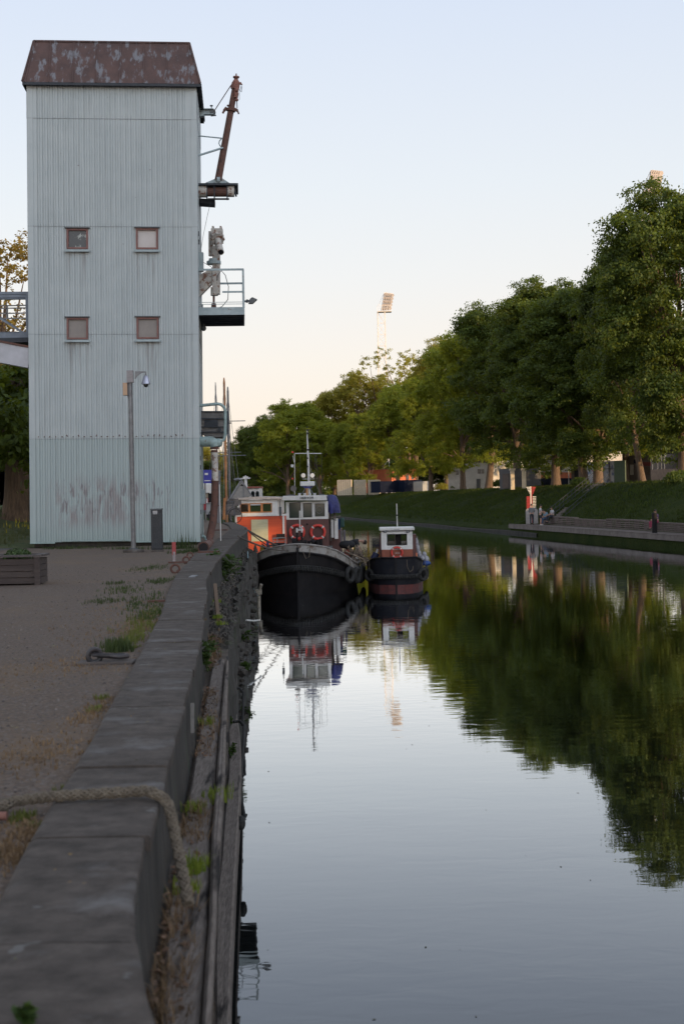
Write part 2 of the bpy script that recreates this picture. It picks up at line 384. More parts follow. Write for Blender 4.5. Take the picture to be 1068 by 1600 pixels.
# grass standing on the bank slope: ground cover, one object
def tufts(name, pts, h, wd, m, kind='stuff', n=5, lean=0.4, seed=1, label=None, cat=None):
    r = np.random.RandomState(seed); vs = []; fs = []
    for (x, y, z, s) in pts:
        for k in range(n):
            a = r.uniform(0, 2*PI); l_ = r.uniform(0, lean)*h*s; hh = h*s*r.uniform(.5, 1.1); ww = wd*s
            bx = x + r.normal()*ww*1.5; by = y + r.normal()*ww*1.5
            px_, py_ = -math.sin(a)*ww/2, math.cos(a)*ww/2
            i = len(vs)
            vs += [(bx-px_, by-py_, z-.01), (bx+px_, by+py_, z-.01), (bx+px_*.6+math.cos(a)*l_*.4, by+py_*.6+math.sin(a)*l_*.4, z+hh*.6), (bx-px_*.6+math.cos(a)*l_*.4, by-py_*.6+math.sin(a)*l_*.4, z+hh*.6), (bx+math.cos(a)*l_, by+math.sin(a)*l_, z+hh)]
            fs += [(i, i+1, i+2, i+3), (i+3, i+2, i+4)]
    mb = MB(); mb.v = vs; mb.f = fs
    o = mb.build(name, m, flip=False)
    return tag(o, label, cat, None, kind)
def leafmat(name, c, c2, tr, trans=0.35, rough=0.6):
    m = bpy.data.materials.new(name); m.use_nodes = True; n, l, b = N(m)
    g = n.new('ShaderNodeNewGeometry'); rpn = n.new('ShaderNodeMixRGB')
    l.new(g.outputs['Random Per Island'], rpn.inputs[0]); rpn.inputs[1].default_value = (*c, 1); rpn.inputs[2].default_value = (*c2, 1)
    t = n.new('ShaderNodeTexCoord'); nz = n.new('ShaderNodeTexNoise'); nz.inputs['Scale'].default_value = 0.45
    l.new(t.outputs['Object'], nz.inputs['Vector'])
    hs = n.new('ShaderNodeHueSaturation'); mr = n.new('ShaderNodeMapRange'); mr.inputs['From Min'].default_value = .3; mr.inputs['From Max'].default_value = .7; mr.inputs['To Min'].default_value = .7; mr.inputs['To Max'].default_value = 1.35
    l.new(nz.outputs[0], mr.inputs[0]); l.new(mr.outputs[0], hs.inputs['Value']); l.new(rpn.outputs[0], hs.inputs['Color'])
    l.new(hs.outputs[0], b.inputs['Base Color']); b.inputs['Roughness'].default_value = rough; b.inputs['Specular IOR Level'].default_value = 0.3
    tl = n.new('ShaderNodeBsdfTranslucent'); tl.inputs['Color'].default_value = (*tr, 1)
    mx = n.new('ShaderNodeMixShader'); mx.inputs[0].default_value = trans
    o = n['Material Output']; l.new(b.outputs[0], mx.inputs[1]); l.new(tl.outputs[0], mx.inputs[2]); l.new(mx.outputs[0], o.inputs[0])
    return m
GBL = leafmat('bank blades', (0.022,0.042,0.006), (0.05,0.065,0.012), (0.08,0.11,0.015), 0.3, .9)
r = np.random.RandomState(3); pts = []
for i in range(20000):
    t = r.uniform(-25, 150); o = r.uniform(2.9 if t < 38 else .5, 10.8)
    prq = prof if t < 38 else [(0,-.4),(.02,.28),(.35,.42),(.9,.9),(2.2,1.45),(4.2,2.3),(6.2,3.1),(8.2,3.9),(9.6,4.35),(11,4.52)]
    zz = np.interp(o, [p[0] for p in prq], [p[1] for p in prq]) * (crestz(t)/4.52 if o > 2.8 else 1)
    p = BP(t, o, zz); pts.append((p.x, p.y, p.z, r.uniform(.5, 1.5)))
tufts('grass', pts, 0.20, 0.05, GBL, n=4, seed=5)

# ------------------------------------------------------------------ quay wall
CONC = mat('old concrete', (0.10,0.083,0.072), 0.92, (0.055,0.046,0.040), 9.0, bump=1.0, bscale=45, bdist=0.006, c3=(0.135,0.125,0.12), s3=2.2, l3=0.54, h3=0.68, lo=0.35, hi=0.66, spec=.2)
def concrete_streaks(m):
    n, l, b = N(m)
    src = b.inputs['Base Color'].links[0].from_socket
    t = [x for x in n if x.type == 'TEX_COORD'][0]
    mp = n.new('ShaderNodeMapping'); mp.inputs['Scale'].default_value = (1.1, 3.2, 1); l.new(t.outputs['Object'], mp.inputs[0])
    nz = n.new('ShaderNodeTexNoise'); nz.inputs['Scale'].default_value = 2.5; nz.inputs['Detail'].default_value = 8; l.new(mp.outputs[0], nz.inputs['Vector'])
    mr = n.new('ShaderNodeMapRange'); mr.inputs['From Min'].default_value = .35; mr.inputs['From Max'].default_value = .7; mr.inputs['To Min'].default_value = 0.82; mr.inputs['To Max'].default_value = 1.15
    l.new(nz.outputs[0], mr.inputs[0])
    hs = n.new('ShaderNodeHueSaturation'); l.new(src, hs.inputs['Color']); l.new(mr.outputs[0], hs.inputs['Value'])
    # lichen spots
    v = n.new('ShaderNodeTexVoronoi'); v.inputs['Scale'].default_value = 3.2; v.inputs['Randomness'].default_value = 1; 
    nz2 = n.new('ShaderNodeTexNoise'); nz2.inputs['Scale'].default_value = 9; l.new(t.outputs['Object'], nz2.inputs['Vector'])
    av = n.new('ShaderNodeVectorMath'); av.operation = 'MULTIPLY_ADD'; av.inputs[1].default_value = (.3,.3,.3); l.new(nz2.outputs['Color'], av.inputs[0]); l.new(t.outputs['Object'], av.inputs[2])
    l.new(av.outputs[0], v.inputs['Vector'])
    mr2 = n.new('ShaderNodeMapRange'); mr2.inputs['From Min'].default_value = .13; mr2.inputs['From Max'].default_value = .09; mr2.inputs['To Max'].default_value = .6
    l.new(v.outputs['Distance'], mr2.inputs[0])
    mx = n.new('ShaderNodeMixRGB'); l.new(mr2.outputs[0], mx.inputs[0]); l.new(hs.outputs[0], mx.inputs[1]); mx.inputs[2].default_value = (.17,.165,.16,1)
    l.new(mx.outputs[0], b.inputs['Base Color'])
concrete_streaks(CONC)
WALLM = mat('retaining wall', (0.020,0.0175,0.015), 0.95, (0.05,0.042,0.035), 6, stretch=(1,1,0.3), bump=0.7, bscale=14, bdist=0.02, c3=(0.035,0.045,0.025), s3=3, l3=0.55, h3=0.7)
STONE = mat('mossy stone', (0.055,0.048,0.042), 0.95, (0.028,0.025,0.02), 2.2, stretch=(1,1,.5), bump=1.0, bscale=9, bdist=0.05, c3=(0.05,0.06,0.03), s3=2.2, l3=0.55, h3=0.7)
quay = thing('quay_wall', (cR(6), 6, 0), 'long grey concrete quay wall running from the near left along the water to the moored boats', 'wall')
# cap: cast slabs with open joints
D = -6.0; slabs = MB(); r2 = random.Random(4)
joints = [-6,-4,-2,-.2,1.4,2.6,3.73,4.9,6.15,7.9,9.6,11.4,13.4,15.4,17.5,19.7,22,24,26,28.5,31,33.5,36,39,42,45,48,49.6,53,57,61,64]
for a, b in zip(joints[:-1], joints[1:]):
    n = max(2, int((b - a)/0.35)); rows = []; dz = r2.uniform(-.006,.006); dx = r2.uniform(-.012,.012)
    g = 0.011
    for i in range(n+1):
        D = a + g + (b - a - 2*g) * i / n
        xl = cL(D); xr = cR(D) + dx + 0.004*math.sin(D*9)
        z = ZC + dz
        w_ = xr - xl
        rows.append([(xl, D, ZG-.08), (xl+.004*math.sin(D*23), D, z-.012), (xl+.02, D, z)] + [(xl + w_*f, D, z+.004*mnoise.noise((f*3,D*1.3,1))) for f in (.25,.5,.75)] + [(xr-.014, D, z-.001), (xr-.003, D, z-.006), (xr, D, z-.02), (xr-.002, D, z-.055), (xr-.03, D, z-.06)])
    slabs.loft(rows)
    for rr in (rows[0], rows[-1]): slabs.poly([Vector(p) for p in rr])
slabs.build('cap', CONC, quay, flip=True)
# upright wall below the cap (vertical boarded concrete), and the core
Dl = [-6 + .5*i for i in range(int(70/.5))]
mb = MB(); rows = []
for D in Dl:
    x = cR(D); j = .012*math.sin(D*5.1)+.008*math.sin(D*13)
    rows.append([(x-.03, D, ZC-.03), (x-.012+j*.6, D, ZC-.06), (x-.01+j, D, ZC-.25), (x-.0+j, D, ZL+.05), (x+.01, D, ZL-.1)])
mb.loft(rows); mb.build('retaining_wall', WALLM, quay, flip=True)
# ledge: soil and rubble between wall foot and outer timbers
SOIL = mat('ledge soil', (0.06,0.046,0.037), 1.0, (0.10,0.08,0.062), 6, bump=1.0, bscale=30, bdist=0.03, c3=(0.12,0.075,0.04), s3=3.3, l3=0.55, h3=0.7)
mb = MB(); rows = []
for D in [-6 + .25*i for i in range(210)]:
    x0 = cR(D) - .03; x1 = oE(D) - .03
    lo_ = 0 if D < 17 else min(.25, (D-17)*.04)
    rows.append([(x0+(x1-x0)*f, D, ZL - .045 - lo_*f + .035*mnoise.noise((f*4, D*1.7, 3)) * (1 if D > 4 else .5)) for f in (0,.15,.3,.45,.6,.8,1)])
mb.loft(rows); mb.build('ledge', SOIL, quay, smooth=True, flip=False)
# outer face down into the water: stacked rough stones beyond 16 m, nearer part coloured black for the shaded gap
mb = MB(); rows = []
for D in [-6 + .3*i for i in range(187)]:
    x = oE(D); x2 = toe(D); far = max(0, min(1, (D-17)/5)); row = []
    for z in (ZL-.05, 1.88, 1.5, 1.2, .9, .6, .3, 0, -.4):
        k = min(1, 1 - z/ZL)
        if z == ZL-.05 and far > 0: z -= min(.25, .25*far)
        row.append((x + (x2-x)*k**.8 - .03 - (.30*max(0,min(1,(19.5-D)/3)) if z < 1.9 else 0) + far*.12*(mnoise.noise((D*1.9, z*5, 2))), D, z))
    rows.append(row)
mb.loft(rows[:82]); mb.build('shade_black_foundation', BLACK, quay, flip=True)
mb = MB(); mb.loft(rows[81:]); mb.build('water_side_face', STONE, quay, flip=True)
# stones and rubble at the waterline
mb = MB(); r3 = random.Random(11)
for i in range(44):
    D = r3.uniform(24, 43); z = r3.choice([r3.uniform(-.05,.5), r3.uniform(.3,1.5)])
    k = 1-z/ZL; x = oE(D)+(toe(D)-oE(D))*k + r3.uniform(-.05,.06)
    s = r3.uniform(.07, .16); 
    bm = bmesh.new(); bmesh.ops.create_icosphere(bm, subdivisions=1, radius=s)
    for v in bm.verts: v.co *= r3.uniform(.75, 1.15); v.co.z *= .7
    rz = Matrix.Rotation(r3.uniform(0,6), 4, 'Z')
    mb.add([Vector((x, D, z)) + (rz @ v.co) for v in bm.verts], [tuple(v.index for v in f.verts) for f in bm.faces]); bm.free()
mb.each('stone', STONE, quay)
mb = MB()
for i in range(900):
    D = r3.uniform(15, 46); f = r3.random(); x = cR(D) + (oE(D)-cR(D))*f; s = r3.uniform(.015,.06)*(1.6 if r3.random()<.08 else 1)
    z = ZL - .045 - min(.25,(max(D,17)-17)*.04)*f
    q = [Vector((r3.uniform(-1,1), r3.uniform(-1,1), r3.uniform(-.6,.8)))*s for _ in range(6)]
    c_ = Vector((x,D,z)); mb.add([c_+Vector((s,0,0)),c_+Vector((-s,.2*s,0)),c_+Vector((0,s,0)),c_+Vector((.2*s,-s,0)),c_+Vector((q[0].x*.4,q[0].y*.4,s*.8)),c_+Vector((0,0,-s*.5))],[(0,2,4),(2,1,4),(1,3,4),(3,0,4)])
tag(mb.build('ledge_gravel', STONE, None, flip=True), kind='stuff')
WOODG2 = mat('silvered beam wood', (0.20,0.17,0.15), 0.92, (0.11,0.092,0.08), 9, stretch=(7,.7,7), bump=0.8, bscale=14, bdist=.01, c3=(0.022,0.019,0.018), s3=.9, l3=0.56, h3=0.64, spec=.2)
# timbers on the ledge
def timber(px_left, px_right, z, th, name, m=WOODG2, gap=.0):
    L = srt([G(x,y,z) for x,y in px_left]); Rr = srt([G(x,y,z) for x,y in px_right])
    d0 = max(L[0].y, Rr[0].y); d1 = min(L[-1].y, Rr[-1].y); n = max(3, int((d1-d0)/.25)); rows = []
    for i in range(n+1):
        D = d0 + (d1-d0)*i/n; a = lerp_line(L, D); b = lerp_line(Rr, D)
        j = .004*math.sin(D*7+a)
        rows.append([(a, D, z-th), (a+.0, D, z-.012+j), (a+.012, D, z+j), ((a+b)/2, D, z-.003+j), (b-.015, D, z+j), (b, D, z-.015+j), (b, D, z-th)])
    q = MB().loft(rows, close_u=True)
    q.poly(rows[0]); q.poly(rows[-1])
    return q.build(name, m, quay)
timber([(250,1700),(256,1540),(262,1420),(285,1300),(300,1212),(312,1141),(326,1070),(333,1030)], [(308,1700),(312,1595),(324,1426),(328,1296),(336,1212),(341,1141),(348,1060),(351,1030)], ZL+.0, .05, 'plank')
timber([(311,1700),(315,1595),(327,1426),(331,1296),(338,1212),(343,1141),(350,1060),(353,1030)], [(328,1700),(329,1595),(337,1426),(345,1296),(351,1212),(353,1141),(356,1060),(357,1030)], ZL+.03, .10, 'joist')
timber([(336,1700),(337,1595),(336,1510),(339,1397),(346,1340),(349,1296),(353,1254),(357,1212),(358,1161),(356,1110)], [(357,1700),(359,1595),(361,1510),(366,1405),(370,1320),(375,1250),(377,1178),(375,1144),(369,1110)], ZB_, .28, 'edge_beam')
timber([(357,1107),(357,1060),(358,1035)], [(367,1107),(365,1060),(364,1035)], ZB_+.08, .25, 'brown_edge_beam', WOODB)
timber([(361,1055),(363,1020),(366,990),(370,965)], [(369,1055),(372,1020),(375,990),(379,965)], ZB_, .3, 'edge_beam')
# leaning posts against the wall
mb = MB(); a = G(340,906,ZL+.5); b = G(345,953,ZL-.05); mb.bar((cR(20.6)+.10, 20.6, ZC-.16), (cR(18.9)+.14, 18.9, ZL-.05), .05, .13); mb.build('post', WOODB, quay)
for D, w1_, za, zb_ in ((8.7,.022,ZC-.10,ZC-.27),):
    MB().bar((cR(D)+.012, D, za), (cR(D-.1)+.014, D-.1, zb_), w1_, .012).build('post', mat('pale post', (.2,.185,.17), .9, (.13,.12,.11), 8), quay)
# ------------------------------------------------------------------ grain tower
TH = R(4.0)
TR = G(311, 851, ZG)
FX = Vector((math.cos(TH), math.sin(TH), 0)); FY = Vector((-math.sin(TH), math.cos(TH), 0))
TILT = 0.0122      # the old tower stands slightly out of plumb
def TP(px, py, dep=0.0):
    u, z = TPR(px, py, dep); return u - (z - ZG) * TILT, z
def TPR(px, py, dep=0.0):
    """tower-front coordinates (u to the left negative from right corner, z) of a pixel on the plane dep behind the front"""
    p1 = P(px, py, 1.0) - Vector((0, 0, HC)); o = Vector((0, 0, HC))
    q = TR + FY * dep
    s = (q - o).dot(FY) / p1.dot(FY)
    h = o + p1 * s
    return (h - TR).dot(FX), h.z
WT = -TP(50, 852)[0]
ZB = ZG + 0.10; ZT = TP(303, 134)[1]; DT = 3.2
tower = thing('grain_tower', (TR.x, TR.y, ZG), 'tall pale blue-green corrugated metal tower with a rusty roof standing on the quay', 'tower', rz=TH)
tower.rotation_euler = (0, math.atan(TILT), TH); tower.matrix_basis = Matrix.Translation((TR.x, TR.y, ZG)) @ Matrix.Rotation(TH, 4, 'Z') @ Matrix.Rotation(math.atan(TILT), 4, 'Y')
def tl(u, d, z): return (u, d, z - ZG)
def tower_metal():
    m = mat('tower cladding', (0.38,0.415,0.418), 0.5, (0.335,0.372,0.378), 1.5)
    n, l, b = N(m); b.inputs['Metallic'].default_value = 0.0
    t = [x for x in n if x.type == 'TEX_COORD'][0]
    src = b.inputs['Base Color'].links[0].from_socket
    sx = n.new('ShaderNodeSeparateXYZ'); l.new(t.outputs['Object'], sx.inputs[0])
    # the lowest sheets are greener and dirtier
    lo_ = n.new('ShaderNodeMath'); lo_.operation = 'LESS_THAN'; l.new(sx.outputs['Z'], lo_.inputs[0]); lo_.inputs[1].default_value = ZSEAM - ZG
    mx = n.new('ShaderNodeMixRGB'); l.new(lo_.outputs[0], mx.inputs[0]); l.new(src, mx.inputs[1]); mx.inputs[2].default_value = (0.305,0.358,0.358,1)
    # shadow line of every sheet lap, put into the cladding colour
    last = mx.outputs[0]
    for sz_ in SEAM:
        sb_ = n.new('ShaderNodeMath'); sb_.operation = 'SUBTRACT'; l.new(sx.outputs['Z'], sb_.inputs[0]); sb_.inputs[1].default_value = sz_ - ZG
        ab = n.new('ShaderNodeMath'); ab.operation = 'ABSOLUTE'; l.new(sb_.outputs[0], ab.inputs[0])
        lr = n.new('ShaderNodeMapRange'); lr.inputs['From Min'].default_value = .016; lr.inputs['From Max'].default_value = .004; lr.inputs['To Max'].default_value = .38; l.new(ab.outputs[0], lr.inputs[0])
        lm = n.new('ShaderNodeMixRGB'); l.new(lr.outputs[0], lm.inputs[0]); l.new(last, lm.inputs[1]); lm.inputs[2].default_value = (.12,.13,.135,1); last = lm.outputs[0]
    # vertical streaks of dirt
    mp = n.new('ShaderNodeMapping'); mp.inputs['Scale'].default_value = (7, 7, .5); l.new(t.outputs['Object'], mp.inputs[0])
    nz = n.new('ShaderNodeTexNoise'); nz.inputs['Scale'].default_value = 1.4; nz.inputs['Detail'].default_value = 7; l.new(mp.outputs[0], nz.inputs['Vector'])
    mr = n.new('ShaderNodeMapRange'); mr.inputs['From Min'].default_value = .52; mr.inputs['From Max'].default_value = .8; mr.inputs['To Max'].default_value = .3; l.new(nz.outputs[0], mr.inputs[0])
    m2 = n.new('ShaderNodeMixRGB'); l.new(mr.outputs[0], m2.inputs[0]); l.new(last, m2.inputs[1]); m2.inputs[2].default_value = (.17,.19,.19,1)
    # painted-over graffiti ghosts, brownish smears low on the wall
    n3 = n.new('ShaderNodeTexNoise'); n3.inputs['Scale'].default_value = 2.2; n3.inputs['Detail'].default_value = 5; n3.inputs['Distortion'].default_value = 1.2
    mp3 = n.new('ShaderNodeMapping'); mp3.inputs['Scale'].default_value = (1.6,1,.55); l.new(t.outputs['Object'], mp3.inputs[0]); l.new(mp3.outputs[0], n3.inputs['Vector'])
    def band(sock, a, b_, c, d):
        r1 = n.new('ShaderNodeMapRange'); r1.interpolation_type = 'SMOOTHSTEP'; r1.inputs['From Min'].default_value = a; r1.inputs['From Max'].default_value = b_; l.new(sock, r1.inputs[0])
        r2_ = n.new('ShaderNodeMapRange'); r2_.interpolation_type = 'SMOOTHSTEP'; r2_.inputs['From Min'].default_value = d; r2_.inputs['From Max'].default_value = c; l.new(sock, r2_.inputs[0])
        mm = n.new('ShaderNodeMath'); mm.operation = 'MULTIPLY'; l.new(r1.outputs[0], mm.inputs[0]); l.new(r2_.outputs[0], mm.inputs[1]); return mm.outputs[0]
    def mul(a, b_):
        mm = n.new('ShaderNodeMath'); mm.operation = 'MULTIPLY'; l.new(a, mm.inputs[0])
        if isinstance(b_, float): mm.inputs[1].default_value = b_
        else: l.new(b_, mm.inputs[1])
        return mm.outputs[0]
    bz = band(sx.outputs['Z'], .3, .75, 1.3, 1.95); bx = band(sx.outputs['X'], -4.0, -3.3, -2.3, -0.6)
    r4 = n.new('ShaderNodeMapRange'); r4.inputs['From Min'].default_value = .42; r4.inputs['From Max'].default_value = .62; l.new(n3.outputs[0], r4.inputs[0])
    f = mul(mul(bz, bx), mul(r4.outputs[0], .62))
    m4 = n.new('ShaderNodeMixRGB'); l.new(f, m4.inputs[0]); l.new(m2.outputs[0], m4.inputs[1]); m4.inputs[2].default_value = (.20,.15,.15,1)
    # strokes
    n5 = n.new('ShaderNodeTexNoise'); n5.inputs['Scale'].default_value = 5; n5.inputs['Detail'].default_value = 3
    mp5 = n.new('ShaderNodeMapping'); mp5.inputs['Scale'].default_value = (2.2,1,.5); l.new(t.outputs['Object'], mp5.inputs[0]); l.new(mp5.outputs[0], n5.inputs['Vector'])
    r5 = n.new('ShaderNodeMapRange'); r5.inputs['From Min'].default_value = .56; r5.inputs['From Max'].default_value = .62; l.new(n5.outputs[0], r5.inputs[0])
    bz5 = band(sx.outputs['Z'], .7, .9, 1.5, 1.8); bx5 = band(sx.outputs['X'], -3.7, -3.4, -1.0, -.4)
    f5 = mul(mul(bz5, bx5), mul(r5.outputs[0], .6))
    m5 = n.new('ShaderNodeMixRGB'); l.new(f5, m5.inputs[0]); l.new(m4.outputs[0], m5.inputs[1]); m5.inputs[2].default_value = (.13,.10,.11,1)
    # green algae at the very bottom
    rb = n.new('ShaderNodeMapRange'); rb.inputs['From Min'].default_value = .55; rb.inputs['From Max'].default_value = .08; rb.inputs['To Max'].default_value = .35; l.new(sx.outputs['Z'], rb.inputs[0])
    m6 = n.new('ShaderNodeMixRGB'); l.new(rb.outputs[0], m6.inputs[0]); l.new(m5.outputs[0], m6.inputs[1]); m6.inputs[2].default_value = (.16,.22,.19,1)
    # grime running down below the four windows
    for (x0_,z0_,x1_,z1_,k_) in wr:
        gz = n.new('ShaderNodeMapRange'); gz.inputs['From Min'].default_value = z0_-ZG-1.1; gz.inputs['From Max'].default_value = z0_-ZG; gz.inputs['To Max'].default_value = .75; l.new(sx.outputs['Z'], gz.inputs[0])
        gu = n.new('ShaderNodeMath'); gu.operation = 'LESS_THAN'; l.new(sx.outputs['Z'], gu.inputs[0]); gu.inputs[1].default_value = z0_-ZG
        gx = band(sx.outputs['X'], x0_-.06, x0_+.06, x1_-.06, x1_+.06)
        gr = n.new('ShaderNodeMapRange'); gr.inputs['From Min'].default_value = .48; gr.inputs['From Max'].default_value = .62; l.new(nz.outputs[0], gr.inputs[0])
        gm = n.new('ShaderNodeMixRGB'); l.new(mul(mul(gz.outputs[0], gu.outputs[0]), mul(gx, gr.outputs[0])), gm.inputs[0]); l.new(m6.outputs[0], gm.inputs[1]); gm.inputs[2].default_value = (.19,.18,.17,1); m6 = gm
    # rust at fixings
    n7 = n.new('ShaderNodeTexNoise'); n7.inputs['Scale'].default_value = 11; n7.inputs['Detail'].default_value = 4; l.new(t.outputs['Object'], n7.inputs['Vector'])
    r7 = n.new('ShaderNodeMapRange'); r7.inputs['From Min'].default_value = .74; r7.inputs['From Max'].default_value = .78; r7.inputs['To Max'].default_value = .8; l.new(n7.outputs[0], r7.inputs[0])
    m7 = n.new('ShaderNodeMixRGB'); l.new(r7.outputs[0], m7.inputs[0]); l.new(m6.outputs[0], m7.inputs[1]); m7.inputs[2].default_value = (.12,.09,.075,1)
    l.new(m7.outputs[0], b.inputs['Base Color'])
    return m
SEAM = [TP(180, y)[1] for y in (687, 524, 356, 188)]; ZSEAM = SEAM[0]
wins = [(105,360,138,392,'dark'),(213,358,247,391,'pale'),(105,499,138,533,'brown'),(214,497,248,531,'brown')]
wr = []
for (x0,y0,x1,y1,k) in wins:
    a = TP(x0,y1); b_ = TP(x1,y0); wr.append((a[0],a[1],b_[0],b_[1],k))
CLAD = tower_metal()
def clad(W, holes, zlev, e0, e1):
    """corrugated sheeting in local x (0..-W), y=0 front; returns MB in (x, off, z)"""
    xs = [(-W, 0)]; x = -W + e0; xs.append((x, 0)); per = .131; k = 0
    while x < -e1 - per:
        g = .022
        xs += [(x+.034, 0), (x+.034+g*.3, .020), (x+.034+g*1.05, .020), (x+.034+g*1.35, 0)] if k % 1 == 0 else []
        xs += [(x+.098, 0), (x+.098+.006, .012), (x+.098+.014, .012), (x+.098+.02, 0)]
        x += per; k += 1
    xs += [(-e1, 0), (0, 0)]
    m_ = MB(); zs = sorted(set(zlev))
    for t in range(len(zs)-1):
        z0, z1 = zs[t], zs[t+1]; off = -.009*(t+1)
        cuts = sorted(set([z0, z1] + [c for h in holes for c in (h[1], h[3]) if z0 < c < z1]))
        for (a, b_) in zip(cuts[:-1], cuts[1:]):
            for i in range(len(xs)-1):
                xm = (xs[i][0]+xs[i+1][0])/2; zm = (a+b_)/2
                if any(h[0] < xm < h[2] and h[1] < zm < h[3] for h in holes): continue
                m_.add([(xs[i][0], off+xs[i][1], a), (xs[i+1][0], off+xs[i+1][1], a), (xs[i+1][0], off+xs[i+1][1], b_), (xs[i][0], off+xs[i][1], b_)], [(0,1,2,3)])
    return m_
zlev = [ZB] + SEAM + [ZT]
c_ = clad(WT, wr, zlev, .18, .18)
fr = MB(); fr.v = [(x, y, z-ZG) for x, y, z in c_.v]; fr.f = c_.f
# right side, left side, back: same sheets
for (W2, org, ang) in ((DT, (0,0), 'r'), (DT, (-WT,0), 'l'), (WT, (0,DT), 'b')):
    c2 = clad(W2, [], zlev, .14, .14)
    if ang == 'r': fr.add([(-y+.0, DT+x, z-ZG) for x, y, z in c2.v], c2.f)
    elif ang == 'l': fr.add([(-WT+y, -x, z-ZG) for x, y, z in c2.v], c2.f)
    else: fr.add([(x, DT-y, z-ZG) for x, y, z in c2.v], c2.f)
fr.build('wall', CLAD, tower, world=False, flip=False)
# corner flashings
mb = MB()
for u in (-WT, 0):
    for v in (0, DT):
        sx = -1 if u < -1 else 1; sy = -1 if v < .1 else 1
        mb.box((u + sx*.028, v - sy*.05 + 0, (ZB+ZT)/2-ZG), (.02, .15, ZT-ZB+.01))
        mb.box((u - sx*.045, v + sy*.045, (ZB+ZT)/2-ZG), (.15, .02, ZT-ZB+.01))
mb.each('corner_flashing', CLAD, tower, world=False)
# sole plate and footing
mb = MB(); mb.box((-WT/2, DT/2, .035), (WT-.12, DT-.12, .12)); mb.build('footing', WALLM, tower, world=False)
mb = MB()
mb.box((-WT+.28, -.07, .085), (.62,.09,.03)); mb.box((-.82, -.07, .09), (1.75,.09,.03)); mb.box((-2.6,-.052,.13),(1.7,.05,.02)); mb.each('drip_strip', TEAL, tower, world=False)
# bolts along the lowest seam
mb = MB()
for i in range(26):
    mb.cyl((-WT+.2+i*.145+rnd.uniform(-.03,.03), -.03, ZSEAM-ZG+rnd.choice([.05,.1])), (-WT+.2+i*.145, -.055, ZSEAM-ZG+.06), .012, 6)
mb.each('bolt', RUST, tower, world=False)
# windows
FRM = mat('window frame paint', (0.20,0.09,0.075), 0.7, (0.14,0.07,0.06), 9)
PANE = {'dark': mat('broken pane', (0.018,0.022,0.028), 0.25, (0.02,0.025,0.03), 4, c3=(0.28,0.3,0.28), s3=5.5, l3=0.55, h3=0.6),
        'pale': mat('pale board pane', (0.47,0.43,0.41), 0.5, (0.43,0.39,0.37), 4), 'brown': mat('dusty pane', (0.19,0.165,0.15), 0.35, (0.15,0.13,0.12), 3)}
for (x0,z0,x1,z1,k) in wr:
    z0 -= ZG; z1 -= ZG; xm = (x0+x1)/2; zm = (z0+z1)/2
    lab = {'dark':'dark broken window pane with pale torn film','pale':'window closed with a pale board','brown':'dusty brown window'}[k]
    f_ = MB(); t_ = .045
    f_.box((x0+t_/2, -.03, zm), (t_,.08,z1-z0)); f_.box((x1-t_/2,-.03,zm),(t_,.08,z1-z0)); f_.box((xm,-.03,z0+t_/2),(x1-x0-2*t_,.076,t_)); f_.box((xm,-.03,z1-t_/2),(x1-x0-2*t_,.076,t_))
    fo = f_.build('window', FRM, tower, world=False); fo['label'] = lab
    MB().box((xm, .0, zm), (x1-x0-2*t_+.01, .012, z1-z0-2*t_+.01)).build('pane', PANE[k], fo, world=False)
    g_ = MB().box((xm, -.065, z0-.035), (x1-x0+.1, .12, .03)); g_.box((xm, -.118, z0-.052), (x1-x0+.1, .012, .05)); g_.build('sill', GREYP, fo, world=False)
    g_ = MB().box((xm, -.06, z1+.02), (x1-x0+.09, .10, .025)); g_.build('head_flashing', DKMETAL, fo, world=False)
# roof: mansard of rusty sheet
def roof_mat():
    m = mat('rusty roof sheet', (0.062,0.038,0.036), 0.8, (0.095,0.054,0.047), 3, bump=0.4, bscale=30)
    n, l, b = N(m); t = [x for x in n if x.type == 'TEX_COORD'][0]; src = b.inputs['Base Color'].links[0].from_socket
    mp = n.new('ShaderNodeMapping'); mp.inputs['Scale'].default_value = (5,5,1.3); l.new(t.outputs['Object'], mp.inputs[0])
    nz = n.new('ShaderNodeTexNoise'); nz.inputs['Scale'].default_value = 1.15; nz.inputs['Detail'].default_value = 9; nz.inputs['Roughness'].default_value = .62; l.new(mp.outputs[0], nz.inputs['Vector'])
    mr = n.new('ShaderNodeMapRange'); mr.inputs['From Min'].default_value = .53; mr.inputs['From Max'].default_value = .62; l.new(nz.outputs[0], mr.inputs[0])
    mx = n.new('ShaderNodeMixRGB'); l.new(mr.outputs[0], mx.inputs[0]); l.new(src, mx.inputs[1]); mx.inputs[2].default_value = (.155,.157,.175,1)
    l.new(mx.outputs[0], b.inputs['Base Color']); return m
ROOF = roof_mat()
e = [TP(35,131,-.2), TP(313,131,-.2), TP(296,68,.25), TP(53,68,.25)]
zE, zR = e[0][1]-ZG, e[2][1]-ZG
xl, xr, tl_, tr_ = e[0][0], e[1][0], e[3][0], e[2][0]
yb = DT + .2; ytb = DT - .4
mb = MB()
A = [(xl,-.2,zE),(xr,-.2,zE),(tr_,.25,zR),(tl_,.25,zR)]
B_ = [(xl,yb,zE),(xr,yb,zE),(tr_,ytb,zR),(tl_,ytb,zR)]
mb.add(A+B_, [(0,1,2,3),(4,7,6,5),(1,5,6,2),(4,0,3,7),(3,2,6,7)])
ro = mb.build('roof', ROOF, tower, world=False)
mb = MB()
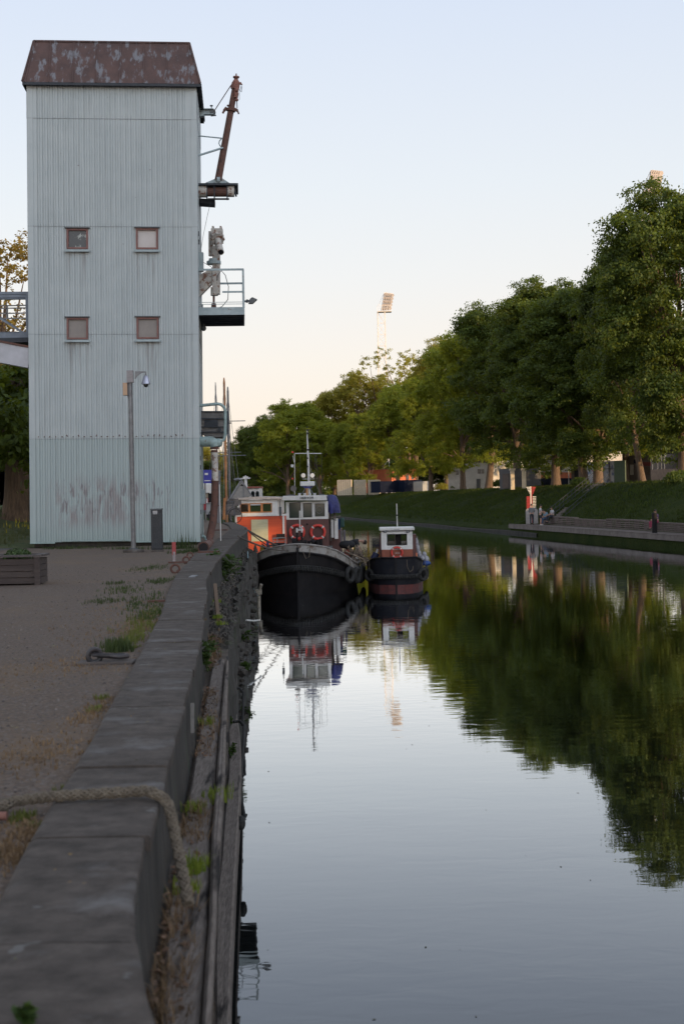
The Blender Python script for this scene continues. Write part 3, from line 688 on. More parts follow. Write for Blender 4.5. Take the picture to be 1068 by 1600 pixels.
for i in range(8):
    f = (i+.12)/7.55
    a = Vector(A[0])*(1-f)+Vector(A[1])*f; b2_ = Vector(A[3])*(1-f)+Vector(A[2])*f; 
    if i > 0 : b2_.x = a.x + (b2_.x-a.x)*.35; 
    # seams run straight up the slope, clipped by the hips
    top = Vector((min(max(a.x, tl_+.02), tr_-.02), b2_.y, zR))
    mb.bar(a + Vector((0,-.012,0)), top + Vector((0,-.012,0)), .018, .03, up=(1,0,0))
for (p, q) in ((A[0],A[3]),(A[1],A[2]),(A[3],A[2]),(B_[1],B_[2]),(B_[0],B_[3]),(A[2],B_[2])): mb.bar(Vector(p)+Vector((0,-.01,.01)), Vector(q)+Vector((0,-.01,.01)), .04, .04)
for i in range(1,7):
    y = -.2 + (yb+.2)*i/7
    mb.bar((xr,y,zE),(tr_,min(max(y,.25),ytb),zR),.03,.03)
mb.each('standing_seam', ROOF, ro, world=False)
EAVE = mat('dark eave boards', (0.03,0.034,0.042), 0.85, (0.045,0.05,0.058), 6)
mb = MB()
for (a, b2_) in ((( xl,-.2),(xr,-.17)),((xl,yb-.03),(xr,yb))): mb.b2((a[0],a[1],zE-.07),(b2_[0],b2_[1],zE-.003))
for x in (xl, xr-.03): mb.b2((x,-.17,zE-.07),(x+.03,yb-.03,zE-.003))
mb.b2((xl+.03,-.17,zE-.035),(xr-.03,yb-.03,zE-.005))
for i in range(22):       # boards end in a ragged edge along the right eave
    y = -.15 + i*(yb)/22; mb.box((xr+.015, y, zE-.03-.02*(i%2)), (.03,.10,.07))
mb.build('eave', EAVE, ro, world=False)
# things fixed on the right wall -------------------------------------------
def RW(px, py, dep):       # world point at pixel on the vertical plane dep behind tower front
    u, z = TPR(px, py, dep); p = TR + FX*u + FY*dep; return Vector((p.x, p.y, z))
def onwall(py, dep, out=0.0):   # point on the right wall at image height py
    u, z = TPR(312, py, dep); p = TR + FX*(out + (z-ZG)*TILT) + FY*dep; return Vector((p.x, p.y, z))
# hoist beam under the roof
hb = thing('hoist_beam', onwall(175, 2.0), 'short grey steel hoist beam jutting from the tower just under the roof', 'beam')
mb = MB(); a = onwall(175, 2.0, -.02); b2_ = RW(334,175,2.0)
for dz in (.07,-.07): mb.bar(a+Vector((0,0,dz)), b2_+Vector((0,0,dz)), .16, .02)
mb.bar(a, b2_, .02, .14); mb.bar(a+Vector((0,0,-.11)), a+Vector((.2,0,-.11)), .18, .05)
mb.build('girder', GREYP, hb)
mb = MB(); mb.cyl(b2_+Vector((-.02,-.06,0)), b2_+Vector((-.02,.06,0)), .07, 12); mb.cyl(b2_+Vector((-.06,0,.08)), b2_+Vector((-.06,0,.16)), .012, 6); mb.sph(b2_+Vector((-.06,0,.17)), .045, 8, (1,1,.5)); mb.bar(b2_+Vector((-.08,0,-.1)), b2_+Vector((.06,0,-.09)), .05,.03)
mb.build('pulley', DKMETAL, hb)
# loading crane: rusty boom on a platform with winch drums
cr_ = thing('loading_crane', onwall(300, 1.6), 'rust brown pipe boom rising from a small winch platform high on the tower', 'crane')
dB = 1.6
foot = RW(341, 281, dB); head = RW(367, 138, dB)
mb = MB(); mb.cyl(foot, head, .098, 16, .080); 
ax = (head-foot).normalized()
mb.build('boom', RUST, cr_, smooth=True)
mb = MB()
mid = RW(360.5,172,dB)
mb.cyl(mid-ax*.03, mid+ax*.03, .13, 14)
pl = RW(349,175,dB); pr = RW(373,174,dB)
mb.bar(RW(354,168,dB), RW(350,173,dB), .06, .07); mb.bar(RW(350,173,dB), RW(348,177,dB),.05,.05); mb.bar(RW(366,170,dB), RW(371,173,dB), .06,.07); mb.bar(RW(371,173,dB), RW(373,178,dB),.05,.04)
mb.sph(RW(356,165,dB), .03, 6)
mb.build('collar', RUST, cr_)
mb = MB()
mb.cyl(head-ax*.02, head+ax*.10, .115, 14); mb.sph(RW(368.5,130,dB), .10, 12, (1,1,1.1)); mb.cyl(RW(368.5,126,dB), RW(369,121,dB), .055, 10); mb.cyl(RW(369,121.5,dB), RW(369,119.5,dB), .085, 12); mb.cyl(RW(369,120,dB), RW(369,115,dB), .018, 6)
mb.bar(RW(362,130,dB), RW(377,131,dB), .07, .04)
mb.tube([RW(366,131,dB), RW(362,132,dB), RW(361,136,dB), RW(364,141,dB)], .018, 6); mb.tube([RW(372,130,dB), RW(376,129,dB), RW(378,133,dB)], .02, 6)
mb.bar(RW(370,134,dB-.1), RW(369,152,dB-.1), .10, .05); mb.bar(RW(372,146,dB-.1), RW(369,158,dB-.1), .05, .04); mb.sph(RW(370,156,dB-.1), .045, 8); mb.sph(RW(370,141,dB-.12), .05, 8)
mb.build('boom_head', RUSTR, cr_)
mb = MB(); mb.tube([RW(377,134,dB), RW(375,141,dB), RW(377,144,dB), RW(378,135,dB)], .008, 5); mb.cyl(RW(370,158,dB), RW(370.5,169,dB), .012, 6); mb.cyl(RW(374,140,dB), RW(374,156,dB), .006, 5)
mb.build('chain', DKMETAL, cr_)
mb = MB(); mb.cyl(RW(361,133,dB), RW(335,173,dB+.3), .012, 6); mb.build('stay_cable', RUST, cr_)
mb = MB(); mb.cyl(onwall(212,1.3,0), RW(347,216,dB), .018, 8); mb.cyl(onwall(244,1.0,-.02), RW(348,231,dB-.1), .028, 8)
mb.tube([RW(346,217,dB), RW(343,220,dB), RW(342,224,dB), RW(344,228,dB), RW(347,230,dB)], .016, 6); mb.each('brace', GREYP, cr_)
mb = MB(); q = [RW(320,286,dB), RW(341,277,dB), RW(345,277,dB), RW(359,286,dB)]; mb.prism(q, FY*.04); mb.cyl(RW(339,281,dB), RW(344,281,dB), .11, 12)
mb.build('foot_bracket', GREYP, cr_)
mb = MB(); 
def slab(px0, px1, py, d0, d1, th):     # horizontal slab whose near edge shows at py
    a = RW(px0,py,d0); b_ = RW(px1,py,d0); c = b_+FY*(d1-d0); d = a+FY*(d1-d0)
    return MB().prism([a,b_,c,d], (0,0,-th))
slab(309, 372, 286, .9, 2.1, .05).build('platform', EAVE, cr_)
mb = MB()
for x0,x1,r_ in ((310,323,.165),(355,366,.15)): mb.cyl(RW(x0,299,1.1), RW(x1,299,1.1), r_, 20)
mb.each('winch_drum', OLDCRM, cr_, smooth=True)
mb = MB(); mb.cyl(RW(323,300,1.1), RW(355,300,1.1), .12, 14)
for i in range(14): mb.cyl(RW(336+i*1.3,300,1.1), RW(336.8+i*1.3,300,1.1), .132, 14)
mb.build('winch_core', RUST, cr_)
mb = MB()
for x in (323.5,335,355): mb.bar(RW(x,287,1.1), RW(x,311,1.1), .03, .3, up=FY)
mb.bar(RW(325,311,1.1), RW(358,311,1.1), .1, .03); mb.bar(RW(308,306,1.3), RW(308,318,1.3), .1,.1); mb.bar(RW(307,316,1.5), RW(336,318,1.5), .5, .12); mb.bar(RW(366,296,1.1), RW(369,307,1.1), .06,.05)
mb.bar(RW(310,318,1.5), RW(309,338,1.5), .03, .02)
mb.build('winch_frame', EAVE, cr_)
mb = MB(); mb.tube([RW(329,316,1.1), RW(324,337,1.1), RW(318,366,1.1), RW(313,396,1.1), RW(309,417,1.1)], .006, 5); mb.build('hoist_wire', DKMETAL, cr_)
# balcony -------------------------------------------------------------------
bal = thing('balcony', onwall(480, .6), 'small grey steel balcony with railing and dark underside on the tower side', 'balcony')
d0, d1 = .5, 3.0
mb = MB(); zt = RW(340,480,d0).z; zb = RW(340,492,d0).z; xo = RW(382,480,d0)
uo = (xo-TR).dot(FX)
def TB(u, d, z): p = TR + FX*u + FY*d; return Vector((p.x,p.y,z))
mb.prism([TB(.0,d0,zb),TB(uo,d0,zb),TB(uo,d0,zt),TB(.0,d0,zt)], FY*.03); mb.prism([TB(uo-.03,d0+.03,zb),TB(uo,d0+.03,zb),TB(uo,d0+.03,zt),TB(uo-.03,d0+.03,zt)], FY*(d1-d0-.06)); mb.prism([TB(.0,d1-.03,zb),TB(uo,d1-.03,zb),TB(uo,d1-.03,zt),TB(.0,d1-.03,zt)], FY*.03)
mb.build('fascia', GREYP, bal)
mb = MB(); mb.prism([TB(.02,d0+.03,zb+.03),TB(uo-.03,d0+.03,zb+.03),TB(uo-.03,d1-.03,zb+.03),TB(.02,d1-.03,zb+.03)], (0,0,.05))
for i in range(6):
    d = d0+.25+i*.4; mb.prism([TB(.02,d,zb-.02),TB(uo-.05,d,zb-.02),TB(uo-.05,d+.06,zb-.02),TB(.02,d+.06,zb-.02)], (0,0,.045))
mb.build('floor', EAVE, bal)
zr = RW(340,421,d0).z; zm_ = RW(340,456,d0).z
mb = MB()
for d in (d0+.03, d1-.05):
    mb.bar(TB(.02,d,zr), TB(uo,d,zr), .035,.05)
    if d < 1: mb.bar(TB(.72,d,zm_), TB(uo,d,zm_), .03,.045)
    for u in (.04, uo-.02): mb.bar(TB(u,d,zt-.02), TB(u,d,zr), .05, .04)
    for z in (RW(340,472,d0).z, RW(340,475,d0).z): mb.cyl(TB(0,d,z), TB(uo,d,z), .008, 6)
mb.bar(TB(.14,d1-.05,zt), TB(.14,d1-.05,zm_), .03,.03)
mb.bar(TB(uo-.02,d0,zr),TB(uo-.02,d1,zr),.035,.05); mb.bar(TB(uo-.02,d0,zm_),TB(uo-.02,d1,zm_),.03,.045)
mb.build('railing', GREYP, bal)
mb = MB(); mb.sph(RW(318,513,1.3), .075, 10); mb.cyl(RW(318,513,1.3), RW(318,506,1.3), .03, 8); mb.build('bulkhead_lamp', DKMETAL, bal)
fl = thing('floodlight', RW(385,470,.9), 'black floodlight bolted to the outer corner of the balcony', 'lamp')
mb = MB(); mb.prism([RW(390,467,.9), RW(394,464,.9), RW(402,467.5,.9), RW(395,474,.9), RW(388,474,.9)], FY*.18); mb.build('housing', DKMETAL, fl, bevel=.01)
mb = MB(); mb.bar(RW(382,471,.98), RW(391,470,.98), .03,.05); mb.cyl(RW(386,468,.95), RW(386,473,.95), .03, 8); mb.build('bracket', DKMETAL, fl)
# slewing loading spout on the balcony
ls = thing('spout_crane', RW(335,480,1.3), 'off-white slewing pipe mast with flanged elbow standing on the balcony', 'crane')
d_ = 1.4
mb = MB(); mb.bar(RW(338,460,d_), RW(338,385,d_), .19, .19); mb.bar(RW(330,400,d_+.3), RW(330,362,d_+.3), .13,.16); mb.cyl(RW(335,462,d_), RW(335,449,d_), .10, 12, .10); mb.sph(RW(335,456,d_-.01), .09, 10)
mb.build('mast', OLDCRM, ls)
mb = MB(); mb.prism([RW(309,431,d_), RW(334,417,d_), RW(334,441,d_), RW(310,465,d_)], FY*.22); mb.build('knee_bracket', OLDCRM, ls)
mb = MB(); c0 = RW(340,374,d_-.1); c1 = RW(345,394,d_-.75)
mb.cyl(c0, c1, .085, 16); mb.build('nozzle', OLDCRM, ls, smooth=True)
dd = (c1-c0).normalized(); mb = MB(); mb.cyl(c1-dd*.01, c1+dd*.004, .068, 14); mb.build('nozzle_bore', BLACK, ls)
mb = MB(); mb.cyl(c0-dd*.08, c0+dd*.02, .17, 18); mb.cyl(c0-dd*.22, c0-dd*.1, .13, 14)
for k in range(10):
    a = 2*PI*k/10; x = dd.cross(Vector((0,0,1))).normalized(); y = dd.cross(x)
    q = c0-dd*.03+(x*math.cos(a)+y*math.sin(a))*.17; mb.cyl(q-dd*.07, q+dd*.05, .024, 6)
mb.box(RW(339,362,d_), (.3,.25,.14)); mb.box(RW(333,357,d_), (.05,.2,.1)); mb.box(RW(345,357,d_), (.05,.2,.1))
mb.build('flange', OLDCRM, ls)
mb = MB(); c2 = RW(334,410,d_); mb.cyl(c2-Vector((0,0,.05)), c2+Vector((0,0,.03)), .19, 16); mb.cyl(c2+Vector((0,0,.03)), c2+Vector((0,0,.10)), .13, 14); mb.build('slew_ring', GREYP, ls)
mb = MB(); mb.cyl(RW(334,463,d_), RW(334,474,d_), .03, 8); mb.cyl(RW(334,474,d_), RW(334,481,d_), .06, 10, .07); mb.build('spindle', RUST, ls)
mb = MB(); mb.tube([RW(338,445,d_), RW(340,430,d_-.2), RW(346,423,d_-.3), RW(352,430,d_-.3), RW(357,448,d_-.3), RW(356,468,d_-.3), RW(347,479,d_-.2), RW(335,483,d_-.1)], .01, 6)
mb.tube([RW(308,413,d_), RW(318,410,d_), RW(330,417,d_), RW(337,425,d_), RW(340,432,d_)], .008, 6); mb.build('cable', DKMETAL, ls)
mb = MB(); mb.bar(onwall(395,1.1,.05), onwall(424,1.1,.05), .18, .2); mb.bar(onwall(423,1.1,-.0), RW(318,423,1.1), .2,.05); mb.build('wall_box', GREYP, ls)
# hopper and green pipework lower down
hp = thing('hopper', onwall(665, 2.2), 'weathered grey steel hopper box fixed beside the tower behind the green pipe', 'hopper')
d_ = 2.3
mb = MB()
def hx(px,py,d): return RW(px,py,d)
a = [hx(311,643,d_), hx(355,643,d_), hx(355,674,d_), hx(348,683,d_), hx(322,683,d_), hx(313,674,d_)]
mb.prism(a, FY*1.2); mb.build('body', mat('grey hopper steel', (0.17,0.16,0.15), 0.85, (0.1,0.095,0.09), 4, bump=.3, c3=(.07,.05,.04), s3=7, l3=.6, h3=.7), hp)
mb = MB()
for y in (643,654,667,675): mb.bar(hx(311,y,d_-.02), hx(356,y,d_-.02), .05,.03)
mb.bar(hx(355.5,642,d_-.01), hx(355.5,678,d_-.01), .04,.04); mb.bar(hx(350,661,d_), hx(362,661,d_),.03,.03); mb.b2(hx(319,656,d_-.01), hx(341,667,d_+.05)); mb.cyl(hx(343,671,d_-.06), hx(343,671,d_), .05, 10)
mb.build('stiffener', EAVE, hp)
gp = thing('green_pipework', onwall(690, .8), 'pale green bent pipe and fat elbow coming out of the tower side', 'pipe')
d_ = .9
mb = MB(); pth = [onwall(634,d_,-.02), RW(340,631,d_), RW(345,632,d_), RW(350,636,d_), RW(352,642,d_), RW(352,680,d_), RW(350,687,d_), RW(344,690,d_), RW(338,691,d_)]
mb.tube(pth, .042, 10); mb.build('vent_pipe', TEAL, gp, smooth=True)
mb = MB(); mb.tube([onwall(690,d_,-.02), RW(322,690,d_), RW(330,690,d_), RW(335,693,d_), RW(336,698,d_)], [.135,.135,.14,.15,.13], 16); mb.sph(RW(341,692,d_), .12, 12); mb.build('elbow', TEAL, gp, smooth=True)
mb = MB(); mb.cyl(RW(335,698,d_), RW(335,702,d_), .115, 16); mb.cyl(RW(335,703,d_), RW(335,707,d_), .09, 16); mb.build('flange', RUST, gp)
el = thing('loading_hose', G(322,857,ZG), 'rusty brown pipe hose hanging from the green elbow with its open end on the quay', 'hose')
mb = MB(); p_ = [RW(335,705,d_), RW(336,730,d_), RW(336,760,d_)]; mb.tube(p_, .088, 16); mb.build('upper_pipe', OLDCRM, el, smooth=True)
mb = MB(); p_ = [RW(336,752,d_), RW(335.5,785,d_), RW(333,815,d_-.05), RW(328,838,d_-.15), RW(325,850,d_-.5)]
mb.tube(p_, [.092,.098,.10,.098,.095], 16); 
for y in (752,790): mb.cyl(RW(336,y-1,d_), RW(336,y+1,d_), .108, 16)
mb.build('lower_hose', RUST, el, smooth=True)
e0 = RW(329,849,d_-.35); e1 = G(318,857,ZG+.11); e1 = Vector((e1.x, e1.y+.0, ZG+.13))
mb = MB(); dv = (e1-e0).normalized(); mb.cyl(e0, e1, .11, 16); mb.cyl(e1-dv*.03, e1, .125, 16); mb.cyl(e0+(e1-e0)*.3-dv*.02, e0+(e1-e0)*.3+dv*.02,.122,16); mb.build('end_pipe', RUST, el, smooth=True)
MB().cyl(e1, e1+dv*.004, .098, 14).build('bore', BLACK, el)
mb = MB(); mb.tube([onwall(838,.6,-.02), RW(318,838,.7), RW(322,842,.6), RW(325,848,.3)], .04, 8); mb.build('drain_pipe', TEAL, el)
# small fixings down the right wall
mb = MB()
for y in (365,378,716,730,800,838): mb.box(onwall(y,.5,.03), (.05,.06,.12))
mb.each('bracket', DKMETAL, tower)
mb = MB(); mb.box(onwall(776,1.0,.07), (.14,.2,.38)); mb.build('junction_box', GREYP, tower)
# ------------------------------------------------------------------ bridge and chute on the left
br = thing('conveyor_bridge', P(48,520,36.5), 'blue-grey steel truss footbridge reaching the tower from the left', 'bridge')
STB = mat('blue grey steel', (0.16,0.19,0.23), 0.6, (0.12,0.14,0.17), 5)
X0 = -16.0
def LP(px,py,D=37.2): return P(px,py,D)
mb = MB()
for D, ys in ((36.6,(458,463,525)), (38.4,(461,466,523))):
    for y in ys:
        b_ = LP(50,y,D); mb.bar((X0,D,b_.z+.12), b_, .08, .07 if y < 500 else .16)
    for k in range(5):
        xx = LP(44,500,D).x - k*1.9
        z0 = LP(44,525,D).z; z1 = LP(44,460,D).z
        mb.bar((xx,D,z0),(xx,D,z1),.09,.09); mb.bar((xx,D,z0),(xx-1.25,D,z1-.25),.05,.05)
mb.build('truss', STB, br)
mb = MB()
for D in (37.0, 38.2):
    for y in (477,481,489,497): b_ = LP(44,y,D); mb.bar((X0,D,b_.z), b_, .03,.03)
    for k in range(12): x = LP(44,480,D).x - k*.55; mb.bar((x,D,LP(0,497,D).z),(x,D,LP(0,477,D).z),.03,.03)
mb.build('railing', STEEL, br)
mb = MB(); a_ = LP(50,527,36.5); mb.b2((X0,36.5,a_.z-.12),(a_.x,38.5,a_.z)); mb.build('deck', EAVE, br)
ch = thing('grain_chute', P(48,560,36.3), 'enclosed white grain chute with a rusty top slanting to the tower under the bridge', 'chute')
a1 = LP(50,561,36.4); a0 = a1 + Vector((-7,0,1.48*1.0))
mb = MB(); mb.bar(a0, a1, .5, .50); mb.build('casing', mat('white casing', (0.42,0.42,0.45), .6, (.34,.34,.36), 3), ch)
mb = MB(); up = Vector((.2,0,.98)).normalized(); mb.bar(a0+up*.28, a1+up*.28, .56, .05)
for k in range(7): q = a1.lerp(a0, .14+k*.14); mb.bar(q-up*.26, q+up*.26, .53, .03, up=(1,0,0))
mb.build('cover', RUST, ch)
# ------------------------------------------------------------------ quay furniture
# camera pole
cpb = G(209,863,ZG); pole = thing('camera_pole', cpb, 'tall galvanised pole with a dome camera in front of the tower', 'camera pole')
Dp = cpb.y
mb = MB(); mb.cyl(cpb, P(203.5,597,Dp), .057, 16, .05); mb.build('pole', STEEL, pole, smooth=True)
mb = MB(); mb.lathe(cpb, [(.24,-.02),(.24,.05),(.20,.07),(.12,.075)], 20); mb.build('foot', CONC, pole)
mb = MB(); mb.cyl(cpb+Vector((0,0,.07)), cpb+Vector((0,0,.1)), .1, 12); mb.build('base_plate', DKMETAL, pole)
mb = MB(); mb.bar(P(203.8,598,Dp-.02), P(203.4,579,Dp-.02), .145, .13, up=(0,1,0)); mb.bar(P(203.8,599,Dp-.01), P(203.7,596,Dp-.01), .10, .1, up=(0,1,0)); mb.build('junction_box', mat('box steel', (.25,.23,.24), .5, (.18,.17,.17), 12, metal=.5), pole, bevel=.006)
mb = MB(); mb.prism([P(211,580,Dp), P(228,580,Dp), P(228,582,Dp), P(221,583,Dp), P(215,587,Dp), P(212,592,Dp), P(210.5,592,Dp)], (0,.03,0)); mb.cyl(P(227.6,581,Dp+.015), P(227.7,587,Dp+.015), .016, 8); mb.build('arm', STEEL, pole)
c = P(227.8,586,Dp+.015); k = Dp/F
mb = MB(); mb.lathe(c, [(.01,0),(2.2*k,-.6*k),(3.8*k,-3*k),(5.2*k,-7*k),(6.8*k,-12*k),(7.3*k,-14*k),(6.6*k,-14.5*k)], 24); mb.build('camera_hood', mat('silver hood', (.33,.33,.38), .3, metal=.8), pole, smooth=True)
mb = MB(); mb.sph(c+Vector((0,0,-15.2*k)), 3.9*k, 16, (1,1,1.05)); mb.build('dome', GLASS, pole, smooth=True)
mb = MB(); a = P(192,598,Dp-.05); b_ = P(201,618,Dp+.05); mb.b2((a.x,a.y-.02,a.z),(b_.x-.01,b_.y+.03,b_.z)); bx = mb.build('cabinet', mat('beige cabinet', (.42,.27,.17), .6), pole, bevel=.006)
MB().b2((b_.x-.01,Dp-.04,b_.z+.01),(b_.x+.04,Dp+.04,a.z-.02)).build('bracket', DKMETAL, pole)
MB().tube([P(200,618,Dp), P(201,623,Dp), P(202.5,626,Dp), P(204,624,Dp)], .012, 6).build('conduit', DKMETAL, pole)
# dark cabinet post
cb = G(246,862,ZG); ps = thing('cabinet_post', cb, 'waist-high black metal service post with a small white sticker by the tower', 'post')
h = P(246,796,cb.y).z-ZG
mb = MB(); mb.box(cb+Vector((0,0,h/2+.02)), (.255,.13,h-.04)); mb.build('housing', mat('charcoal metal', (.012,.013,.016), .6, (.018,.019,.023), 9), ps, bevel=.008)
mb = MB()
for i in range(9): mb.box(cb+Vector((-.1+i*.025,-.072,h/2)), (.006,.012,h-.16))
mb.build('groove', DKMETAL, ps); MB().box(cb+Vector((0,0,h+.006)), (.275,.15,.03)).build('lid', DKMETAL, ps, bevel=.004)
MB().box(cb+Vector((-.025,-.069,h-.07)), (.105,.006,.08)).build('sticker', mat('sticker', (.42,.4,.4), .5, (.25,.24,.24), 60), ps)
MB().box(cb+Vector((0,0,.012)), (.28,.16,.024)).build('plinth', CONC, ps)
# wooden planter
pz = G(63,914,ZG); Dn = pz.y; pw = 2.1
pl = thing('planter_box', (pz.x-pw/2, Dn+.3, ZG), 'brown wooden plank planter box with a small bush at the left edge', 'planter')
ht = P(63,866,Dn).z-ZG; PLW = mat('planter boards', (.045,.033,.03), .9, (.07,.054,.048), 3, stretch=(.5,5,9), bump=.4, bscale=30)
x1 = pz.x; x0 = x1-pw; y0 = Dn; y1 = Dn+.58
mb = MB(); nb = 4; bh = (ht-.08)/nb
for i in range(nb):
    z = ZG+.02+bh*i+bh/2
    mb.box(((x0+x1)/2, y0+.02, z), (pw-.02,.035,bh-.008)); mb.box(((x0+x1)/2, y1-.02, z), (pw-.02,.035,bh-.008))
    mb.box((x1-.02,(y0+y1)/2,z),(.035,y1-y0-.08,bh-.008)); mb.box((x0+.02,(y0+y1)/2,z),(.035,y1-y0-.08,bh-.008))
mb.each('side_board', PLW, pl)
mb = MB()
for (x,y) in ((x1-.035,y0-.012),(x0+.035,y0-.012)): mb.box((x,y,ZG+ht/2-.02),(.08,.03,ht-.04))
mb.each('corner_batten', PLW, pl)
mb = MB(); zt = ZG+ht-.02
mb.box(((x0+x1)/2,y0+.02,zt),(pw+.04,.11,.03)); mb.box(((x0+x1)/2,y1-.02,zt),(pw+.04,.11,.03)); mb.box((x1-.02,(y0+y1)/2,zt+.001),(.11,y1-y0-.15,.03)); mb.box((x0+.02,(y0+y1)/2,zt+.001),(.11,y1-y0-.15,.03)); mb.build('rim', mat('rim board', (.085,.07,.068), .85, (.06,.05,.048), 8), pl)
MB().b2((x0+.05,y0+.05,ZG+.1),(x1-.05,y1-.05,ZG+ht-.10)).build('soil', SOIL, pl)
bush = G(27,862,ZG); bs = Vector((P(28,860,Dn+.3).x, Dn+.3, ZG+ht-.1))
BUSHM = leafmat('bush leaves', (0.035,0.06,0.02), (0.06,0.095,0.03), (0.06,0.1,0.02), .2)
def leafball(name, c, rad, n, size, m, seed, label, cat, parent=None, squash=.8):
    r = np.random.RandomState(seed); mb = MB(); vs=[]; fs=[]
    for i in range(n):
        d = r.normal(size=3); d /= np.linalg.norm(d); d[2] = abs(d[2])*.9-.1
        q = np.array(c)+d*rad*r.uniform(.35,1.0)*np.array([1,1,squash]); nn = d+r.normal(size=3)*.6; nn /= np.linalg.norm(nn)
        a = np.cross(nn, r.normal(size=3)); a /= np.linalg.norm(a); b_ = np.cross(nn,a); s = size*r.uniform(.6,1.3); i0=len(vs)
        vs += [tuple(q-a*s), tuple(q+b_*s*.45), tuple(q+a*s), tuple(q-b_*s*.45)]; fs.append((i0,i0+1,i0+2,i0+3))
    mb.v=vs; mb.f=fs; o = mb.build(name, m, parent, flip=False)
    if label: tag(o,label,cat)
    return o
leafball('bush', (bs.x,bs.y,bs.z+.05), .22, 900, .03, BUSHM, 3, 'small round green bush growing in the wooden planter', 'bush')
# mooring rings lying on flat iron plates / concrete blocks
def ring(px, py, rad, plate, label, z=ZC, tilt=0.2, blk=None):
    c = G(px, py, ZG+.02); c.z = ZG
    if c.x > cL(c.y): c.z = ZC
    t = thing('mooring_ring', c, label, 'mooring ring', 'iron mooring rings along the quay')
    if blk: MB().box(c+Vector(blk[0]), blk[1]).build('block', mat('ring block', (.10,.08,.07), .95, (.065,.053,.047), 6, bump=.5, bscale=50), t)
    if plate: MB().box(c+Vector(plate[0]), plate[1], plate[2]).build('anchor_bar', RUST, t)
    mb = MB(); M = Matrix.Rotation(tilt, 4, 'X') @ Matrix.Rotation(0, 4, 'Z'); mb.torus(c+Vector((0,0,rad*.78+.02)), rad, rad*.28, M, 28, 10); mb.build('ring', RUST, t, smooth=True)
    return t
t = ring(274,894,.068,((.17,0,.035),(.30,.05,.035),0),'rusty ring standing on the cap edge beside a small metal plate, second nearest upright ring')
t = ring(291,879,.06,((-.15,0,.03),(.36,.06,.03),.1),'rusty ring beside the red and white stake')
t = ring(297,871,.055,((.14,0,.02),(.26,.05,.03),0),'rusty ring nearest to the open hose end')
cc = G(166,1037,ZG); rg = thing('mooring_ring', cc, 'black iron mooring ring lying flat on a concrete block among the gravel', 'mooring ring', 'iron mooring rings along the quay')
MB().box(cc+Vector((0,.02,.0)), (.42,.22,.04)).build('block', mat('ring block', (.10,.08,.07), .95, (.065,.053,.047), 6, bump=.5, bscale=50), rg, bevel=.01)
IRON = mat('black iron', (.03,.03,.033), .5, (.06,.05,.05), 12, metal=.3, bump=.4, bscale=60)
mb = MB(); L = Vector
mb.tube([cc+L((.02,-.03,.06)), cc+L((.10,-.02,.05)), cc+L((.155,.03,.05)), cc+L((.13,.075,.05)), cc+L((.03,.08,.05)), cc+L((-.07,.07,.055)), cc+L((-.11,.05,.075)), cc+L((-.09,-.01,.07))], .018, 8, closed=True); mb.build('ring', IRON, rg, smooth=True)
mb = MB(); mb.torus(cc+L((-.085,.0,.06)), .048, .02, Matrix.Rotation(R(25),4,'Z'), 20, 8); mb.build('eye', IRON, rg, smooth=True)

tag(MB().box(G(245,941,ZG)+Vector((0,0,.012)), (.22,.05,.03), .1).build('iron_plate', RUST), 'flat rusty iron bar lying in the grass by the quay cap', 'iron bar')
q = G(302,901,ZC); tag(MB().box(q+Vector((0,0,.005)), (.09,.45,.012)).build('cap_plate', mat('pale plate', (.2,.2,.21), .6, (.14,.14,.15), 14)), 'small grey metal plate set into the quay cap', 'metal plate')
# iron bars lying on the cap by the hose
for i,(x,y,l_) in enumerate(((326,864,'thin rusty bar on the cap just in front of the hose end'),(345,829,'dark iron bar across the far end of the cap'))):
    q = G(x,y,ZC); tag(MB().box(q+Vector((0,0,.02)), (.45,.06,.04), .05).build('iron_bar', RUST), l_, 'iron bar')
# red and white stake, thin white pole
q = G(272,881,ZG); st = thing('marker_stake', q, 'short stake with red top and faded white foot beside the mooring rings', 'stake')
MB().cyl(q, P(272.3,862,q.y), .027, 8).build('shaft', mat('faded white', (.3,.26,.26), .7, (.2,.17,.17), 20), st)
MB().box(P(271.8,857,q.y), (.07,.02,.24)).build('red_top', mat('faded red', (.35,.05,.05), .6, (.25,.04,.04), 15), st)
q = G(345,845,ZC); tag(MB().cyl(q, P(343,757,q.y), .014, 8).build('white_pole', CLEANW), 'thin white pole standing upright on the quay cap behind the hose', 'pole')
